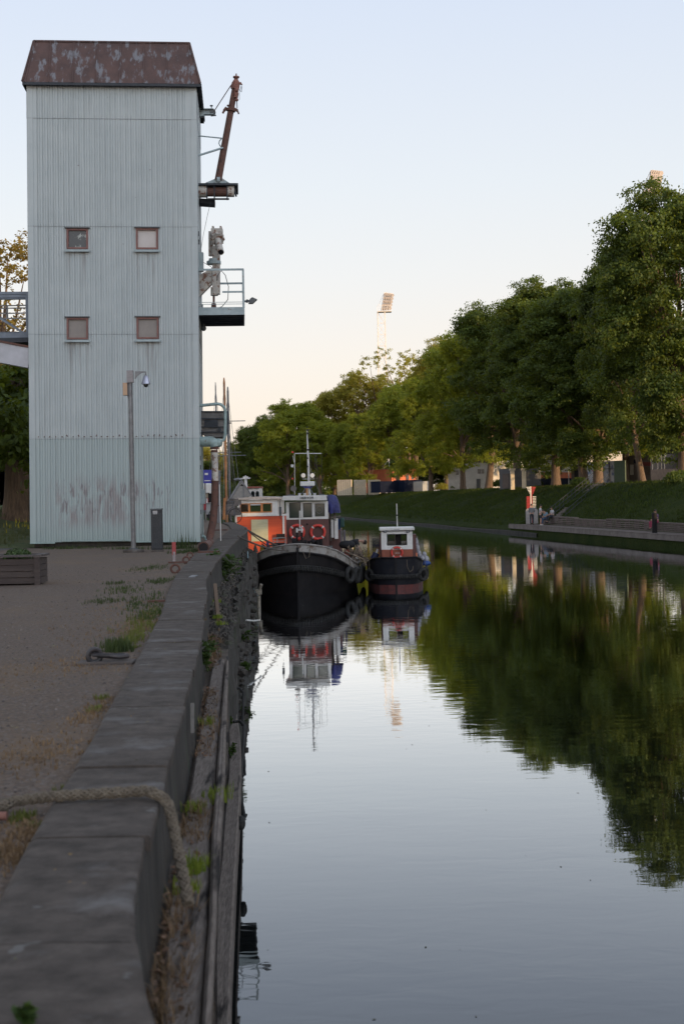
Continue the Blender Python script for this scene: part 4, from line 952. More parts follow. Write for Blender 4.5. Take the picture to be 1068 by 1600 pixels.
# rope over the wall ---------------------------------------------------------
def braid(path, rad, name, m, seg=None):
    """plaited rope: a core and helical strands following the path"""
    path = [Vector(p) for p in path]
    # resample with catmull
    pts = []
    for i in range(len(path)-1):
        p0 = path[max(i-1,0)]; p1 = path[i]; p2 = path[i+1]; p3 = path[min(i+2,len(path)-1)]
        n = max(4, int((p2-p1).length/(rad*.30)))
        for k in range(n):
            t = k/n; pts.append(.5*((2*p1)+(p2-p0)*t+(2*p0-5*p1+4*p2-p3)*t*t+(3*p1-p0-3*p2+p3)*t**3))
    pts.append(path[-1])
    mb = MB(); mb.tube(pts[::3]+[pts[-1]], rad*.62, 10)
    s = 0; fr_ = []; x = None
    for i, p in enumerate(pts):
        d = (pts[min(i+1,len(pts)-1)]-pts[max(i-1,0)]).normalized()
        if x is None: x = d.cross(Vector((0,0,1))).normalized()
        x = (x-d*x.dot(d)).normalized(); y = d.cross(x); 
        if i: s += (p-pts[i-1]).length
        fr_.append((p,x,y,s))
    for hand in (1,-1):
        for k in range(6):
            ph = 2*PI*k/6; st_ = []
            for (p,x,y,s_) in fr_:
                a = ph+hand*s_/(rad*1.15)
                lift = 1.0+.16*math.sin(3*a*hand+s_/(rad*1.15)*3)
                st_.append(p+(x*math.cos(a)+y*math.sin(a))*rad*.78*lift)
            mb.tube(st_, rad*.25, 5)
    return mb.build(name, m, smooth=True)
rz = ZC+.026
pth = [Vector((-2.6,4.9,ZG+.03)), G(-40,1266,ZG+.04), G(0,1257,ZG+.04), G(45,1249,ZG+.05), G(90,1244,ZC+.02), G(140,1241,rz), G(190,1238,rz), G(228,1236,rz+.005)]
edge = G(246,1240,rz); 
pth += [edge + Vector((-.01,0,0)), P(258,1250,edge.y-.005), P(266,1268,edge.y-.03), P(271,1292,edge.y-.06), P(277,1322,edge.y-.12), P(283,1352,edge.y-.20), P(290,1385,edge.y-.30), P(294,1412,edge.y-.36)]
last = pth[-1]
tag(braid(pth, .021, 'rope', ROPE), 'thick braided rope lying across the concrete cap and hanging down its face', 'rope')
q = G(5,1275,ZG+.03); tag(MB().tube([q+Vector((-.25,.01,0)), q+Vector((-.05,0,.0)), q+Vector((.015,0,0))], .017, 10).build('iron_rod', RUSTR, smooth=True), 'rusty rounded iron rod end at the left edge below the rope', 'iron rod')
# black hoses over the outer beam
q = G(365,1128,.62); tag(MB().tube([q, q+Vector((.08,.05,.0)), q+Vector((.15,-.15,-.03)), q+Vector((.18,-.8,-.15)), q+Vector((.17,-1.4,-.6))], .02, 8).build('hose', RUBBER, smooth=True), 'black hose curling over the edge beam towards the water', 'hose')
q = G(364,1076,.68); tag(MB().tube([q, q+Vector((.10,.02,.0)), q+Vector((.16,-.06,-.06)), q+Vector((.16,-.4,-.5))], .02, 8).build('cable_end', RUBBER, smooth=True), 'short black cable end over the brown edge beam', 'cable')
q = G(377,1284,ZL-.35); o = MB(); o.sph(G(377,1286,.42), .06, 10, (.7,1.5,1.2)); tag(o.build('bump_stop', RUBBER), 'small black rubber knob on the water side of the edge beam', 'fender')
# pale blue hanging line by the tug
q = G(384,870,ZL); tag(MB().tube([G(387,862,ZL), G(388,885,1.7), G(392,905,1.3), G(398,925,.7), G(403,931,.4)], .012, 6).build('hanging_line', mat('blue line', (.2,.3,.33), .8)), 'pale blue line hanging down the stone wall beside the big boat', 'line')
tag(MB().tube([G(385,969,.75), G(396,970,.70), G(406,969,.66)], .02, 6).build('white_stick', CLEANW), 'whitish stick poking out from the wall over the water', 'stick')
q = G(404,925,.5); tag(MB().box(q,(.2,.2,.16)).cyl(q,q+Vector((.1,-.1,.25)),.05).cyl(q+Vector((0,0,-.5)),q,.06).build('bollard', mat('dirty cream', (.3,.27,.22), .8, (.15,.13,.1), 8)), 'small dirty cream fitting at the foot of the wall by the bow', 'fitting')
# ------------------------------------------------------------------ weeds and grass on the quay
GREENW = leafmat('weed green', (.03,.05,.014), (.055,.075,.022), (.07,.10,.02), .25)
DRYW = leafmat('dry straw', (.26,.17,.09), (.15,.095,.055), (.18,.11,.05), .2)
YEL = leafmat('moss yellow green', (.12,.13,.03), (.09,.10,.02), (.10,.12,.02), .2)
r = np.random.RandomState(8)
def scat(lst, n, z=ZG):
    o = []
    for (px,py,sx,sy) in lst:
        c = G(px,py,z)
        for i in range(n):
            x = c.x+r.normal()*sx; y = c.y+r.normal()*sy
            o.append((x,y,z,r.uniform(.5,1.3)))
    return o
tufts('ground_weeds', scat([(228,889,.17,.5),(238,888,.12,.5),(200,926,.16,.45),(215,936,.14,.5),(232,942,.14,.5),(190,921,.12,.3),(222,950,.10,.35),(160,941,.10,.15),(258,907,.15,.35),(245,910,.1,.25),(230,965,.08,.3),(182,912,.1,.2),(240,957,.08,.2)], 60), .05, .009, GREENW, n=3, seed=2)
tufts('ground_weeds', scat([(285,864,.12,.4),(300,862,.1,.3),(130,857,.35,.06),(95,858,.2,.05),(268,858,.3,.06),(75,856,.15,.1),(200,858,.3,.05),(180,1012,.06,.06),(186,1018,.05,.05)], 100), .09, .009, GREENW, n=3, seed=4)
tufts('tall_weeds', scat([(283,857,.09,.05),(296,857,.07,.05)], 40), .36, .012, GREENW, n=2, lean=.2, seed=5)
tufts('ground_weeds', scat([(150,1110,.02,.05),(158,1092,.02,.04),(60,1291,.03,.02),(38,1275,.02,.02),(28,1283,.02,.02),(100,1237,.02,.03),(212,1012,.02,.06),(192,1003,.04,.1)], 30), .03, .006, YEL, n=3, seed=6)
tufts('dry_weeds', scat([(200,950,.35,1.3),(190,985,.35,.9),(230,970,.10,.8),(30,1330,.08,.15),(10,1340,.08,.1),(45,1300,.06,.1),(110,1040,.25,.4),(215,985,.08,.4),(70,1180,.15,.3),(150,1110,.05,.3)], 260), .022, .006, DRYW, n=3, seed=7, lean=.9)
tufts('moss_weeds', scat([(222,965,.08,.6),(218,985,.06,.5),(210,1000,.05,.3)], 160), .05, .007, YEL, n=3, seed=17, lean=.5)
# fallen leaves and scraps
mb = MB()
for i in range(420):
    D = r.uniform(3.5, 22); 
    x = r.uniform(cL(D)-2.0, cL(D)) if i % 4 else r.uniform(cL(D), cR(D)); z = ZG+.006 if x < cL(D) else ZC+.008
    s = r.uniform(.006,.016)*(1 if i%4 else .6); a = r.uniform(0,6)
    mb.poly([(x+math.cos(a+k)*s*f, D+math.sin(a+k)*s*f, z+r.uniform(0,.006)) for k,f in ((0,1),(1.5,.6),(3.1,1),(4.7,.6))])
mb.m = 1; tag(mb.build('fallen_leaves', leafmat('litter', (.17,.10,.05), (.12,.13,.04), (.1,.1,.03), .1), flip=False), kind='stuff')
mb = MB()
for i in range(5200):
    D = 3.6 + 22*r.rand()**1.7; x = cL(D) - 3.4*r.rand()*(.3+D/12); s = r.uniform(.004,.011)*(1+D*.03); a = r.uniform(0,6)
    q = [Vector((x+math.cos(a+k)*s*r.uniform(.6,1.1), D+math.sin(a+k)*s*r.uniform(.6,1.1), ZG)) for k in (0,1.57,3.14,4.71)]
    mb.add(q+[Vector((x,D,ZG+s*r.uniform(.4,.9)))], [(0,1,4),(1,2,4),(2,3,4),(3,0,4)])
PEB = leafmat('grit', (.16,.135,.12), (.045,.038,.036), (.1,.1,.1), .0, .9)
tag(mb.build('grit', PEB, flip=False), kind='stuff')
# ledge vegetation
lp = []
for i in range(560):
    D = abs(r.normal())*3.0+3.6 if i%2 else r.uniform(3,17)
    cl_ = math.sin(D*2.9)+math.sin(D*1.3+1)
    if cl_ < -.1: continue
    x = cR(D)+.02+abs(r.normal())*.12; 
    if x > oE(D)-.1: continue
    lp.append((x, D, ZL-.03, r.uniform(.5,1.4)))
tufts('ledge_straw', lp, .085, .004, DRYW, n=8, seed=9, lean=1.2)
mb = MB()
for i in range(1500):
    D = r.uniform(3,17); cl_ = math.sin(D*2.9)+math.sin(D*1.3+1)
    if cl_ < -.5: continue
    x = cR(D)+.02+abs(r.normal())*.10; 
    if x > oE(D)-.12: continue
    s = r.uniform(.006,.02); a = r.uniform(0,6); z = ZL-.02+r.uniform(0,.03)
    mb.poly([(x+math.cos(a+k)*s*f, D+math.sin(a+k)*s*f, z+r.uniform(0,.02)) for k,f in ((0,1),(1.5,.6),(3.1,1),(4.7,.6))])
tag(mb.build('ledge_leaves', leafmat('ledge litter', (.16,.09,.055), (.10,.06,.04), (.08,.05,.02), .1), flip=False), kind='stuff')
lp = [(x,y,z,s) for (x,y,z,s) in [(G(a,b,ZL).x+r.normal()*.03, G(a,b,ZL).y+r.normal()*.06, ZL, 1) for a,b in ((305,1363),(308,1352),(341,1247),(338,1243),(303,1267),(322,1130),(340,965),(344,975),(341,940),(290,1390)) for _ in range(26)]]
tufts('ledge_grass', lp, .05, .006, leafmat('fresh grass', (.13,.19,.02), (.2,.22,.03), (.2,.28,.03), .3), n=4, seed=10, lean=.6)
# leafy plants rooted in the wall
def plant(name, c, h, wd, n, label, seed, lean=(0,0), size=.035):
    r = np.random.RandomState(seed); t = thing(name, c, label, 'plant')
    st = MB(); lv = MB()
    for k in range(max(3, n//25)):
        dx, dy = r.normal()*wd*.5+lean[0], r.normal()*wd*.5+lean[1]; hh = h*r.uniform(.6,1)
        pa = [Vector(c)+Vector((dx*f, dy*f, hh*f - .15*h*f*f)) for f in (0,.35,.7,1)]
        st.tube(pa, [.006,.005,.004,.002], 5)
        for j in range(25):
            f = r.uniform(.25,1); p = Vector(c)+Vector((dx*f, dy*f, hh*f-.15*h*f*f))+Vector(r.normal(size=3))*wd*.16
            nn = Vector((r.normal()*.5, r.normal()*.5, 1)).normalized(); a = nn.cross(Vector(r.normal(size=3))).normalized(); b_ = nn.cross(a); s = size*r.uniform(.6,1.3)
            lv.poly([p-a*s, p-a*s*.3+b_*s*.55, p+a*s*.6+b_*s*.35, p+a*s*1.1-nn*s*.2, p+a*s*.6-b_*s*.35, p-a*s*.3-b_*s*.55])
    st.build('stem', GREENW, t); lv.build('foliage', PLM, t, flip=False)
PLM = leafmat('plant leaves', (.03,.06,.014), (.06,.095,.02), (.08,.13,.02), .3)
plant('wall_plant', G(352,905,ZL-.05), .65, .45, 260, 'largest leafy green plant growing against the wall behind the leaning board', 31, size=.055)
plant('wall_plant', G(325,1050,ZL), .32, .16, 120, 'low leafy weed at the wall foot above the brown edge beam', 32, size=.035)
plant('wall_plant', G(330,1022,ZL), .22, .2, 90, 'small weed halfway between leaning board and brown edge beam', 37, size=.03)
plant('wall_plant', G(367,1012,.55), .5, .22, 110, 'bushy weed sprouting between the outer timbers above the water', 33, (.1,0), size=.07)
plant('wall_plant', G(358,1135,.5), .22, .08, 50, 'tiny weed in the crack beside the edge beam and hose', 34, size=.035)
plant('wall_plant', G(376,1050,.35), .2, .15, 34, 'few leaves hanging out over the water from the timber edge', 35, (.15,0), size=.055)
plant('cap_weed', G(50,1602,ZC), .05, .02, 25, 'small weed growing on the cap at the bottom edge of the view', 36, (-.02,0), size=.016)
plant('cap_weed', G(360,1185,.5), .2, .07, 30, 'thin weed in the gap beside the edge beam midway to the rope', 38, size=.03)
# yellow flowers and long grass on the lawn
def lawnz(x, y): return np.interp(y, [36.4,38,42,48,56], [ZG+.02,ZG+.25,2.85,3.2,3.42])
lp = [(x, y, lawnz(x,y) if x < -11 else lawnz(x,y)*.6+ZG*.4, r.uniform(.4,1.2)) for x, y in zip(r.uniform(-16,-8.6,5200), r.uniform(36.6,52,5200))]
tufts('lawn_grass', lp, .14, .012, leafmat('lawn blades', (.05,.075,.02), (.10,.095,.04), (.1,.11,.03), .25), n=4, seed=11)
fp = [(P(a,b,42).x+r.normal()*.25, 42+r.normal()*1.0, 2.95, 1) for a,b in ((22,803),(30,806),(38,802),(45,812)) for _ in range(5)]
tufts('lawn_flowers', [(x,y,lawnz(x,y)+.02,s) for x,y,z,s in fp], .16, .02, leafmat('yellow petals', (.42,.33,.02), (.3,.28,.03), (.3,.25,.02), .3), n=4, seed=12)
# ------------------------------------------------------------------ people (skinned skeletons)
def skin_mesh(verts, edges, radii, sub=2, root=0):
    me = bpy.data.meshes.new('tmp'); me.from_pydata([tuple(v) for v in verts], edges, [])
    o = bpy.data.objects.new('tmp', me); COL.objects.link(o)
    m = o.modifiers.new('s', 'SKIN'); m.use_smooth_shade = True
    for i, r_ in enumerate(radii):
        me.skin_vertices[0].data[i].radius = (r_, r_) if not isinstance(r_, tuple) else r_
        me.skin_vertices[0].data[i].use_root = (i == root)
    o.modifiers.new('u', 'SUBSURF').levels = sub
    dg = bpy.context.evaluated_depsgraph_get(); dg.update()
    m2 = bpy.data.meshes.new_from_object(o.evaluated_get(dg))
    bpy.data.objects.remove(o); return m2
def mesh_obj(name, me, m, parent):
    me.materials.clear(); me.materials.append(m); me.name = name
    me.polygons.foreach_set('use_smooth', [True]*len(me.polygons))
    o = bpy.data.objects.new(name, me); COL.objects.link(o); o.parent = parent; return o
def person(loc, rz, J, label, shirt, trouser, shorts=False, longsl=False, hairm=None, scale=1.0):
    """J: joints in local metres; keys pel, che, nec, hea (head centre), shL elL haL shR elR haR hiL knL anL hiR knR anR"""
    J = {k: Vector(v)*scale for k, v in J.items()}
    t = thing('person', loc, label, 'person', rz=rz)
    nm = ['pel','che','nec','hea']; V = [J[k] for k in nm]
    waist = (J['pel']+J['che'])/2; V.insert(1, waist)
    hd = (J['hea']-J['nec']).normalized()
    V = [J['pel'], waist, J['che'], J['nec'], J['nec'].lerp(J['hea'], .45), J['hea'], J['hea']+hd*.10*scale]
    Rr = [.125,.115,.13,.055,.052,.088,.07]; E = [(i,i+1) for i in range(6)]
    def add(p, r_, j): V.append(p); Rr.append(r_); E.append((j, len(V)-1)); return len(V)-1
    for s in 'LR':
        a = add(J['sh'+s], .058, 2); b = add(J['sh'+s].lerp(J['el'+s], .5), .048, a); b = add(J['el'+s], .038, b); c = add(J['el'+s].lerp(J['ha'+s], .35), .038, b); c = add(J['ha'+s], .026, c)
        d = (J['ha'+s]-J['el'+s]).normalized(); side = d.cross(Vector((0,1,0)));
        side = side.normalized() if side.length > .1 else Vector((1,0,0))
        pm = add(J['ha'+s]+d*.06*scale, .034, c)
        for k, (o_, L_) in enumerate(((-.024,.075),(-.008,.088),(.008,.082),(.024,.062))):
            f1 = add(J['ha'+s]+d*(.10*scale)+side*o_, .010, pm); add(V[f1]+d*L_*.6*scale+Vector((0,.012,-.01)), .008, f1)
        th = add(J['ha'+s]+d*.05*scale+side*.045, .012, pm); add(V[th]+d*.04*scale+side*.012, .009, th)
        h = add(J['hi'+s], .092, 0); k1 = add(J['hi'+s].lerp(J['kn'+s], .5), .078, h); k1 = add(J['kn'+s], .055, k1); k2 = add(J['kn'+s].lerp(J['an'+s], .35), .056, k1); an = add(J['an'+s], .036, k2)
        fd = J.get('ft'+s, J['an'+s]+Vector((0,-.15,-.055))*scale); add(fd, .035, an)
    Rr = [x*scale for x in Rr]
    mesh_obj('body', skin_mesh(V, E, Rr), SKIN, t)
    # clothing as its own skins a little proud of the body
    V2 = [J['pel'].lerp(J['che'],-.05), waist, J['che'], J['che'].lerp(J['nec'],.75)]; R2 = [.138,.135,.148,.085]; E2 = [(0,1),(1,2),(2,3)]
    for s in 'LR':
        V2 += [J['sh'+s], J['sh'+s].lerp(J['el'+s], .65)]; R2 += [.075,.066]; n = len(V2); E2 += [(2,n-2),(n-2,n-1)]
        if longsl: V2 += [J['el'+s], J['ha'+s].lerp(J['el'+s], .08)]; R2 += [.055,.038]; E2 += [(n-1,n),(n,n+1)]
    mesh_obj('shirt', skin_mesh(V2, E2, [x*scale for x in R2]), shirt, t)
    V3 = [J['pel'], J['pel'].lerp(waist,.5)]; R3 = [.14,.125]; E3 = [(0,1)]
    for s in 'LR':
        V3 += [J['hi'+s], J['hi'+s].lerp(J['kn'+s], .5)]; R3 += [.108,.09]; n = len(V3); E3 += [(0,n-2),(n-2,n-1)]
        if shorts: V3.append(J['hi'+s].lerp(J['kn'+s], .85)); R3.append(.082); E3.append((n-1,n))
        else:
            V3 += [J['kn'+s], J['kn'+s].lerp(J['an'+s], .5), J['an'+s]]; R3 += [.07,.062,.05]; E3 += [(n-1,n),(n,n+1),(n+1,n+2)]
    mesh_obj('shorts' if shorts else 'trousers', skin_mesh(V3, E3, [x*scale for x in R3]), trouser, t)
    hb_ = MB(); hc = J['hea']+hd*.045*scale+Vector((0,.018,.0)); hb_.sph(hc, .096*scale, 14, (.95,1.05,.95)); hb_.build('hair', hairm or HAIR, t, world=False, smooth=True)
    # face: nose, eyes and mouth on the side the figure looks to (local -y, tipped with the head)
    fwd = Vector((0,-1,0)); fwd = (fwd - hd*fwd.dot(hd)).normalized(); sd_ = fwd.cross(hd)
    fb = MB(); fb.bar(J['hea']+fwd*.07*scale, J['hea']+fwd*.105*scale-hd*.02*scale, .022, .03); 
    fb.build('nose', SKIN, t, world=False)
    for s_ in (-1,1): 
        MB().sph(J['hea']+fwd*.078*scale+sd_*.03*s_*scale+hd*.018*scale, .012*scale, 6).build('eye', HAIR, t, world=False)
        MB().sph(J['hea']+sd_*.088*s_*scale, .022*scale, 6, (.5,1,1.4)).build('ear', SKIN, t, world=False)
    MB().bar(J['hea']+fwd*.080*scale-hd*.045*scale-sd_*.02, J['hea']+fwd*.080*scale-hd*.045*scale+sd_*.02, .008,.01).build('mouth', mat('lips', (.3,.12,.1), .6), t, world=False)
    for s in 'LR':
        fd = J.get('ft'+s, J['an'+s]+Vector((0,-.15,-.055))*scale); a_ = J['an'+s]
        MB().bar(a_+Vector((0,.05,-.05))*scale, fd+Vector((0,-.06,0))*scale, .09*scale, .07*scale).build('shoe', CLEANW if shorts else BLACK, t, world=False, bevel=.015)
    return t
STAND = dict(pel=(0,0,.93), che=(0,.01,1.27), nec=(0,.02,1.45), hea=(0,0,1.62), shL=(-.18,.01,1.38), elL=(-.23,.02,1.10), haL=(-.22,-.05,.86), shR=(.18,.01,1.38), elR=(.23,.02,1.10), haR=(.22,-.05,.86), hiL=(-.09,0,.88), knL=(-.10,-.02,.48), anL=(-.10,.02,.08), hiR=(.09,0,.88), knR=(.10,-.02,.48), anR=(.10,.02,.08))
def pose(**k): d = dict(STAND); d.update(k); return d
SIT = pose(pel=(0,0,.50), che=(0,-.04,.84), nec=(0,-.07,1.0), hea=(0,-.12,1.17), shL=(-.18,-.05,.94), elL=(-.22,-.13,.68), haL=(-.12,-.34,.62), shR=(.18,-.05,.94), elR=(.22,-.13,.68), haR=(.12,-.34,.62), hiL=(-.09,-.04,.48), knL=(-.12,-.46,.47), anL=(-.12,-.44,.08), hiR=(.09,-.04,.48), knR=(.12,-.44,.47), anR=(.13,-.52,.08))
def cloth(n, c, c2=None): return mat(n, c, .9, c2 or tuple(v*.8 for v in c), 12)

# ------------------------------------------------------------------ boats
def hull(o, L, st, m, name='hull', keel=-.5, band=None):
    """st: list of (y, halfbeam, deck z, waterline half beam). Returns rows"""
    rows = []
    for (y, hb_, zd, wb) in st:
        h = []
        for (f, z) in ((0,keel),(.55,keel*.85),(.92,keel*.3),(1,0)): h.append((wb*f, z))
        for f in (.25,.5,.75,1): h.append((wb+(hb_-wb)*f**.8, zd*f))
        row = [(-x, y, z) for x, z in h[::-1]] + [(x, y, z) for x, z in h[1:]]
        rows.append(row)
    mb = MB().loft(rows); mb.poly(rows[-1]); 
    return mb, rows
def boat_thing(name, loc, label, rz=0, cat='boat', group=None): return thing(name, loc, label, cat, group, rz)
# --- the tug
D0 = 3.6*F/157.; bx0 = P(466,929,D0).x
tug = boat_thing('tugboat', (bx0, D0, 0), 'largest boat, old black-hulled tug with white bulwark, brown and white wheelhouse and two red rings', rz=R(-1.6))
def W(px, py, dy):  # local coords on tug at depth dy behind stem
    p = P(px, py, D0+dy); return Vector((p.x-bx0, dy, p.z))
TM = tug.matrix_basis
st = [(0,.04,1.84,.03),(.12,.45,1.80,.16),(.4,.95,1.70,.48),(.8,1.35,1.54,.85),(1.4,1.66,1.32,1.25),(2.2,1.88,1.10,1.6),(3.4,2.02,.98,1.85),(5,2.08,.92,1.98),(7,2.05,.92,1.95),(9,1.9,.98,1.75),(10.6,1.5,1.1,1.2),(11.4,.9,1.2,.6)]
zz = W(466,867,0).z; 
st = [(y,h_,zd-.26,wb) for (y,h_,zd,wb) in st]
mb, rows = hull(tug, 11, st, BLACK); mb.build('hull', BLACK, tug, world=False, smooth=True)
# white bulwark above the sheer line
mb = MB(); rws = []
for (y,h_,zd,wb) in st:
    bh = .25 if y < 3 else .22
    rws.append([(h_+.012, y-.012, zd-.02), (h_+.04, y-.02, zd+bh*.6), (h_+.05, y-.02, zd+bh), (h_-.02, y+.03, zd+bh), (max(h_-.03,0), y+.05, zd-.02)])
mb.loft(rws); mb.loft([[(-x,y,z) for x,y,z in r_] for r_ in rws]); mb.build('bulwark', WHITE, tug, world=False)
bhh = lambda y: .26 if y < 3 else .23
mb = MB(); mb.tube([(h_+.06, y-.02, zd+bhh(y)) for (y,h_,zd,wb) in st if y < 9][::-1]+[(-h_-.06, y-.02, zd+bhh(y)) for (y,h_,zd,wb) in st if y < 9], .035, 6); mb.build('rail_cap', mat('worn rail', (.16,.14,.13), .8, (.3,.28,.26), 5), tug, world=False)
mb = MB(); mb.loft([[(-h_+.02,y,zd-.02),(0,y,zd+.03),(h_-.02,y,zd-.02)] for (y,h_,zd,wb) in st]); mb.build('deck', mat('deck paint', (.08,.055,.05), .8, (.12,.08,.07), 4), tug, world=False)
# heavy tread fender round the bow, rubbing strakes
mb = MB(); ft_ = [(-(h_+wb)/2-.08, y-.06, zd*.62) for (y,h_,zd,wb) in st if y < 3][::-1]+[((h_+wb)/2+.08, y-.06, zd*.62) for (y,h_,zd,wb) in st if y < 3]
mb.tube(ft_, .12, 10)
F_ = [Vector(p) for p in ft_]
for i in range(len(F_)-1):
    n = max(1,int((F_[i+1]-F_[i]).length/.09))
    for k in range(n):
        p = F_[i].lerp(F_[i+1], k/n); dr = (F_[i+1]-F_[i]).normalized(); nn = Vector((dr.y,-dr.x,0)); sgn = 1 if p.x>0 else -1
        mb.bar(p+nn*.11+Vector((0,0,-.10))+dr*.04*sgn, p+nn*.12+Vector((0,0,.10))-dr*.04*sgn, .035,.03)
mb.build('bow_fender', RUBBER, tug, world=False)
mb = MB(); mb.tube([(h_+.03,y-.02,zd-.05) for (y,h_,zd,wb) in st], .05, 6); mb.tube([(-h_-.03,y-.02,zd-.05) for (y,h_,zd,wb) in st], .05, 6)
mb.bar((0,-.03,-.5),(0,-.05,1.72),.06,.08); mb.build('rubbing_strake', BLACK, tug, world=False)
# wheelhouse
BROWN = mat('brown wheelhouse', (.10,.036,.03), .6, (.075,.028,.024), 5, c3=(.07,.03,.025), s3=12, l3=.6, h3=.75)
dw = 2.6; zd_ = .55
A0 = W(444,812,dw); A1 = W(509.5,812,dw); B0 = W(446,783,dw); 
xl_, xr_ = A0.x, A1.x; z1_ = A0.z; z2_ = W(470,784,dw).z
mb = MB(); mb.b2((xl_,dw,zd_),(xr_,dw+1.9,z1_)); mb.b2((xr_,dw+1.3,zd_),(xr_+.40,dw+4.2,z1_-.45)); mb.b2((xl_,dw+1.9,zd_),(xr_,dw+4.2,z1_-.28)); mb.build('casing', BROWN, tug, world=False, bevel=.02)
# white upper house with window openings
def house(parent, x0,x1,y0,y1,z0,z1,wins,m,t=.04, side=True):
    mb = MB(); xs = sorted(set([x0,x1]+[c for w_ in wins for c in (w_[0],w_[2])])); zs = sorted(set([z0,z1]+[c for w_ in wins for c in (w_[1],w_[3])]))
    for i in range(len(xs)-1):
        for j in range(len(zs)-1):
            xm=(xs[i]+xs[i+1])/2; zm=(zs[j]+zs[j+1])/2
            if any(w_[0]<xm<w_[2] and w_[1]<zm<w_[3] for w_ in wins): continue
            mb.b2((xs[i],y0,zs[j]),(xs[i+1],y0+t,zs[j+1]))
    if side:
        for x in (x0, x1-t):
            mb.b2((x,y0+t,z0),(x+t,y1-t,z0+(z1-z0)*.32)); mb.b2((x,y0+t,z1-.10),(x+t,y1-t,z1)); 
            for f in (0,.5,.94): yy=y0+t+(y1-y0-2*t)*f; mb.b2((x,yy,z0+(z1-z0)*.32),(x+t,min(yy+.07,y1-t),z1-.10))
        mb.b2((x0,y1-t,z0),(x1,y1,z0+(z1-z0)*.35)); mb.b2((x0,y1-t,z1-.08),(x1,y1,z1))
        for f in (0,.45,.94): xx=x0+(x1-x0)*f; mb.b2((xx,y1-t,z0+(z1-z0)*.35),(min(xx+.08,x1),y1,z1-.08))
    return mb.build('upper_house', m, parent, world=False)
def wl(px0,py0,px1,py1): a=W(px0,py1,dw); b_=W(px1,py0,dw); return (a.x,a.z,b_.x,b_.z)
tw = [wl(449,785,466.5,809.5), wl(470.5,786,484,808.5), wl(489,786.5,504,807)]
house(tug, xl_, xr_, dw, dw+1.9, z1_, z2_, tw, CLEANW)
for i, w_ in enumerate(tw):
    mb = MB(); t_=.022
    mb.b2((w_[0]-.0,dw-.012,w_[1]),(w_[0]+t_,dw+.045,w_[3])); mb.b2((w_[2]-t_,dw-.012,w_[1]),(w_[2],dw+.045,w_[3])); mb.b2((w_[0]+t_,dw-.012,w_[1]),(w_[2]-t_,dw+.045,w_[1]+t_)); mb.b2((w_[0]+t_,dw-.012,w_[3]-t_),(w_[2]-t_,dw+.045,w_[3]))
    wo = mb.build('window', RUBBER, tug, world=False)
    MB().b2((w_[0]+t_,dw+.02,w_[1]+t_),(w_[2]-t_,dw+.026,w_[3]-t_)).build('pane', mat('green glass', (.02,.035,.028), .08, spec=.8), wo, world=False)
    if i == 2: MB().torus(((w_[0]+w_[2])/2-.02, dw-.02, (w_[1]+w_[3])/2), .125, .009, None, 28, 6).build('spinning_screen', STEEL, wo, world=False); 
mb = MB(); rf0 = W(437,782,dw-.25); rf1 = W(507.5,782,dw-.25); zt_ = W(440,775,dw-.25).z
mb.prism([(rf0.x,dw-.25,rf0.z),(rf1.x,dw-.25,rf1.z),(rf1.x-.05,dw-.25,zt_),(rf0.x+.05,dw-.25,zt_)], (0,2.4,0)); mb.build('roof', CLEANW, tug, world=False, bevel=.012)
def text(s, size, loc, m, parent, ext=.004, name='name_lettering', rot=(PI/2,0,0), sx=1.0, bold=.0):
    cu = bpy.data.curves.new('t','FONT'); cu.body = s; cu.size = size; cu.extrude = ext; cu.align_x='CENTER'; cu.align_y='CENTER'; cu.offset = bold; cu.space_character = 1.15
    o = bpy.data.objects.new('t', cu); COL.objects.link(o); dg = bpy.context.evaluated_depsgraph_get(); dg.update()
    me = bpy.data.meshes.new_from_object(o.evaluated_get(dg)); bpy.data.objects.remove(o); me.name=name
    me.materials.clear(); me.materials.append(m)
    q = bpy.data.objects.new(name, me); COL.objects.link(q); q.parent = parent; q.location = loc; q.rotation_euler = rot; q.scale = (sx,1,1); return q
tcn = W(476.5,778.2,dw-.26); text('HERVOR', .115, tcn, BLACK, tug, sx=1.05, bold=.003)
# mast, radar box, lights, antennas
dm = dw+1.0
mb = MB(); mb.tube([W(479,776,dm),W(478,745,dm),W(477,712,dm),W(476,690,dm),W(475.5,672,dm)], [.05,.045,.04,.028,.022], 10); 
mb.build('mast', CLEANW, tug, world=False, smooth=True)
mb = MB()
for y in (672,677,703,716,729): mb.cyl(W(476.6,y+1.2,dm), W(476.6,y-1.2,dm), .045, 10)
mb.cyl(W(475.5,669,dm), W(475.5,666,dm), .02, 6); mb.bar(W(472,672,dm), W(482,671,dm), .02,.02); mb.each('mast_light', RUBBER, tug, world=False)
mb = MB(); mb.bar(W(457,708.5,dm), W(498,708.5,dm), .025,.03); mb.build('crosstree', CLEANW, tug, world=False)
mb = MB()
for x in (464,482,487,490,498): mb.cyl(W(x,709,dm), W(x+1,772,dm+.3), .004, 4)
mb.cyl(W(479,730,dm), W(496,772,dm), .012, 5); mb.cyl(W(477,671,dm), W(500,772,dm+1.5), .004, 4); mb.build('rigging', DKMETAL, tug, world=False)
mb = MB(); a = W(465,759.5,dm-.35); b_ = W(487.5,752,dm-.35); mb.b2((a.x,dm-.35,a.z),(b_.x,dm-.1,b_.z)); mb.build('radar_box', CLEANW, tug, world=False, bevel=.02)
MB().prism([W(467,760,dm-.33),W(486,760,dm-.33),W(481,763,dm-.33),W(473,763,dm-.33)], (0,.2,0)).build('radar_foot', BLUET, tug, world=False)
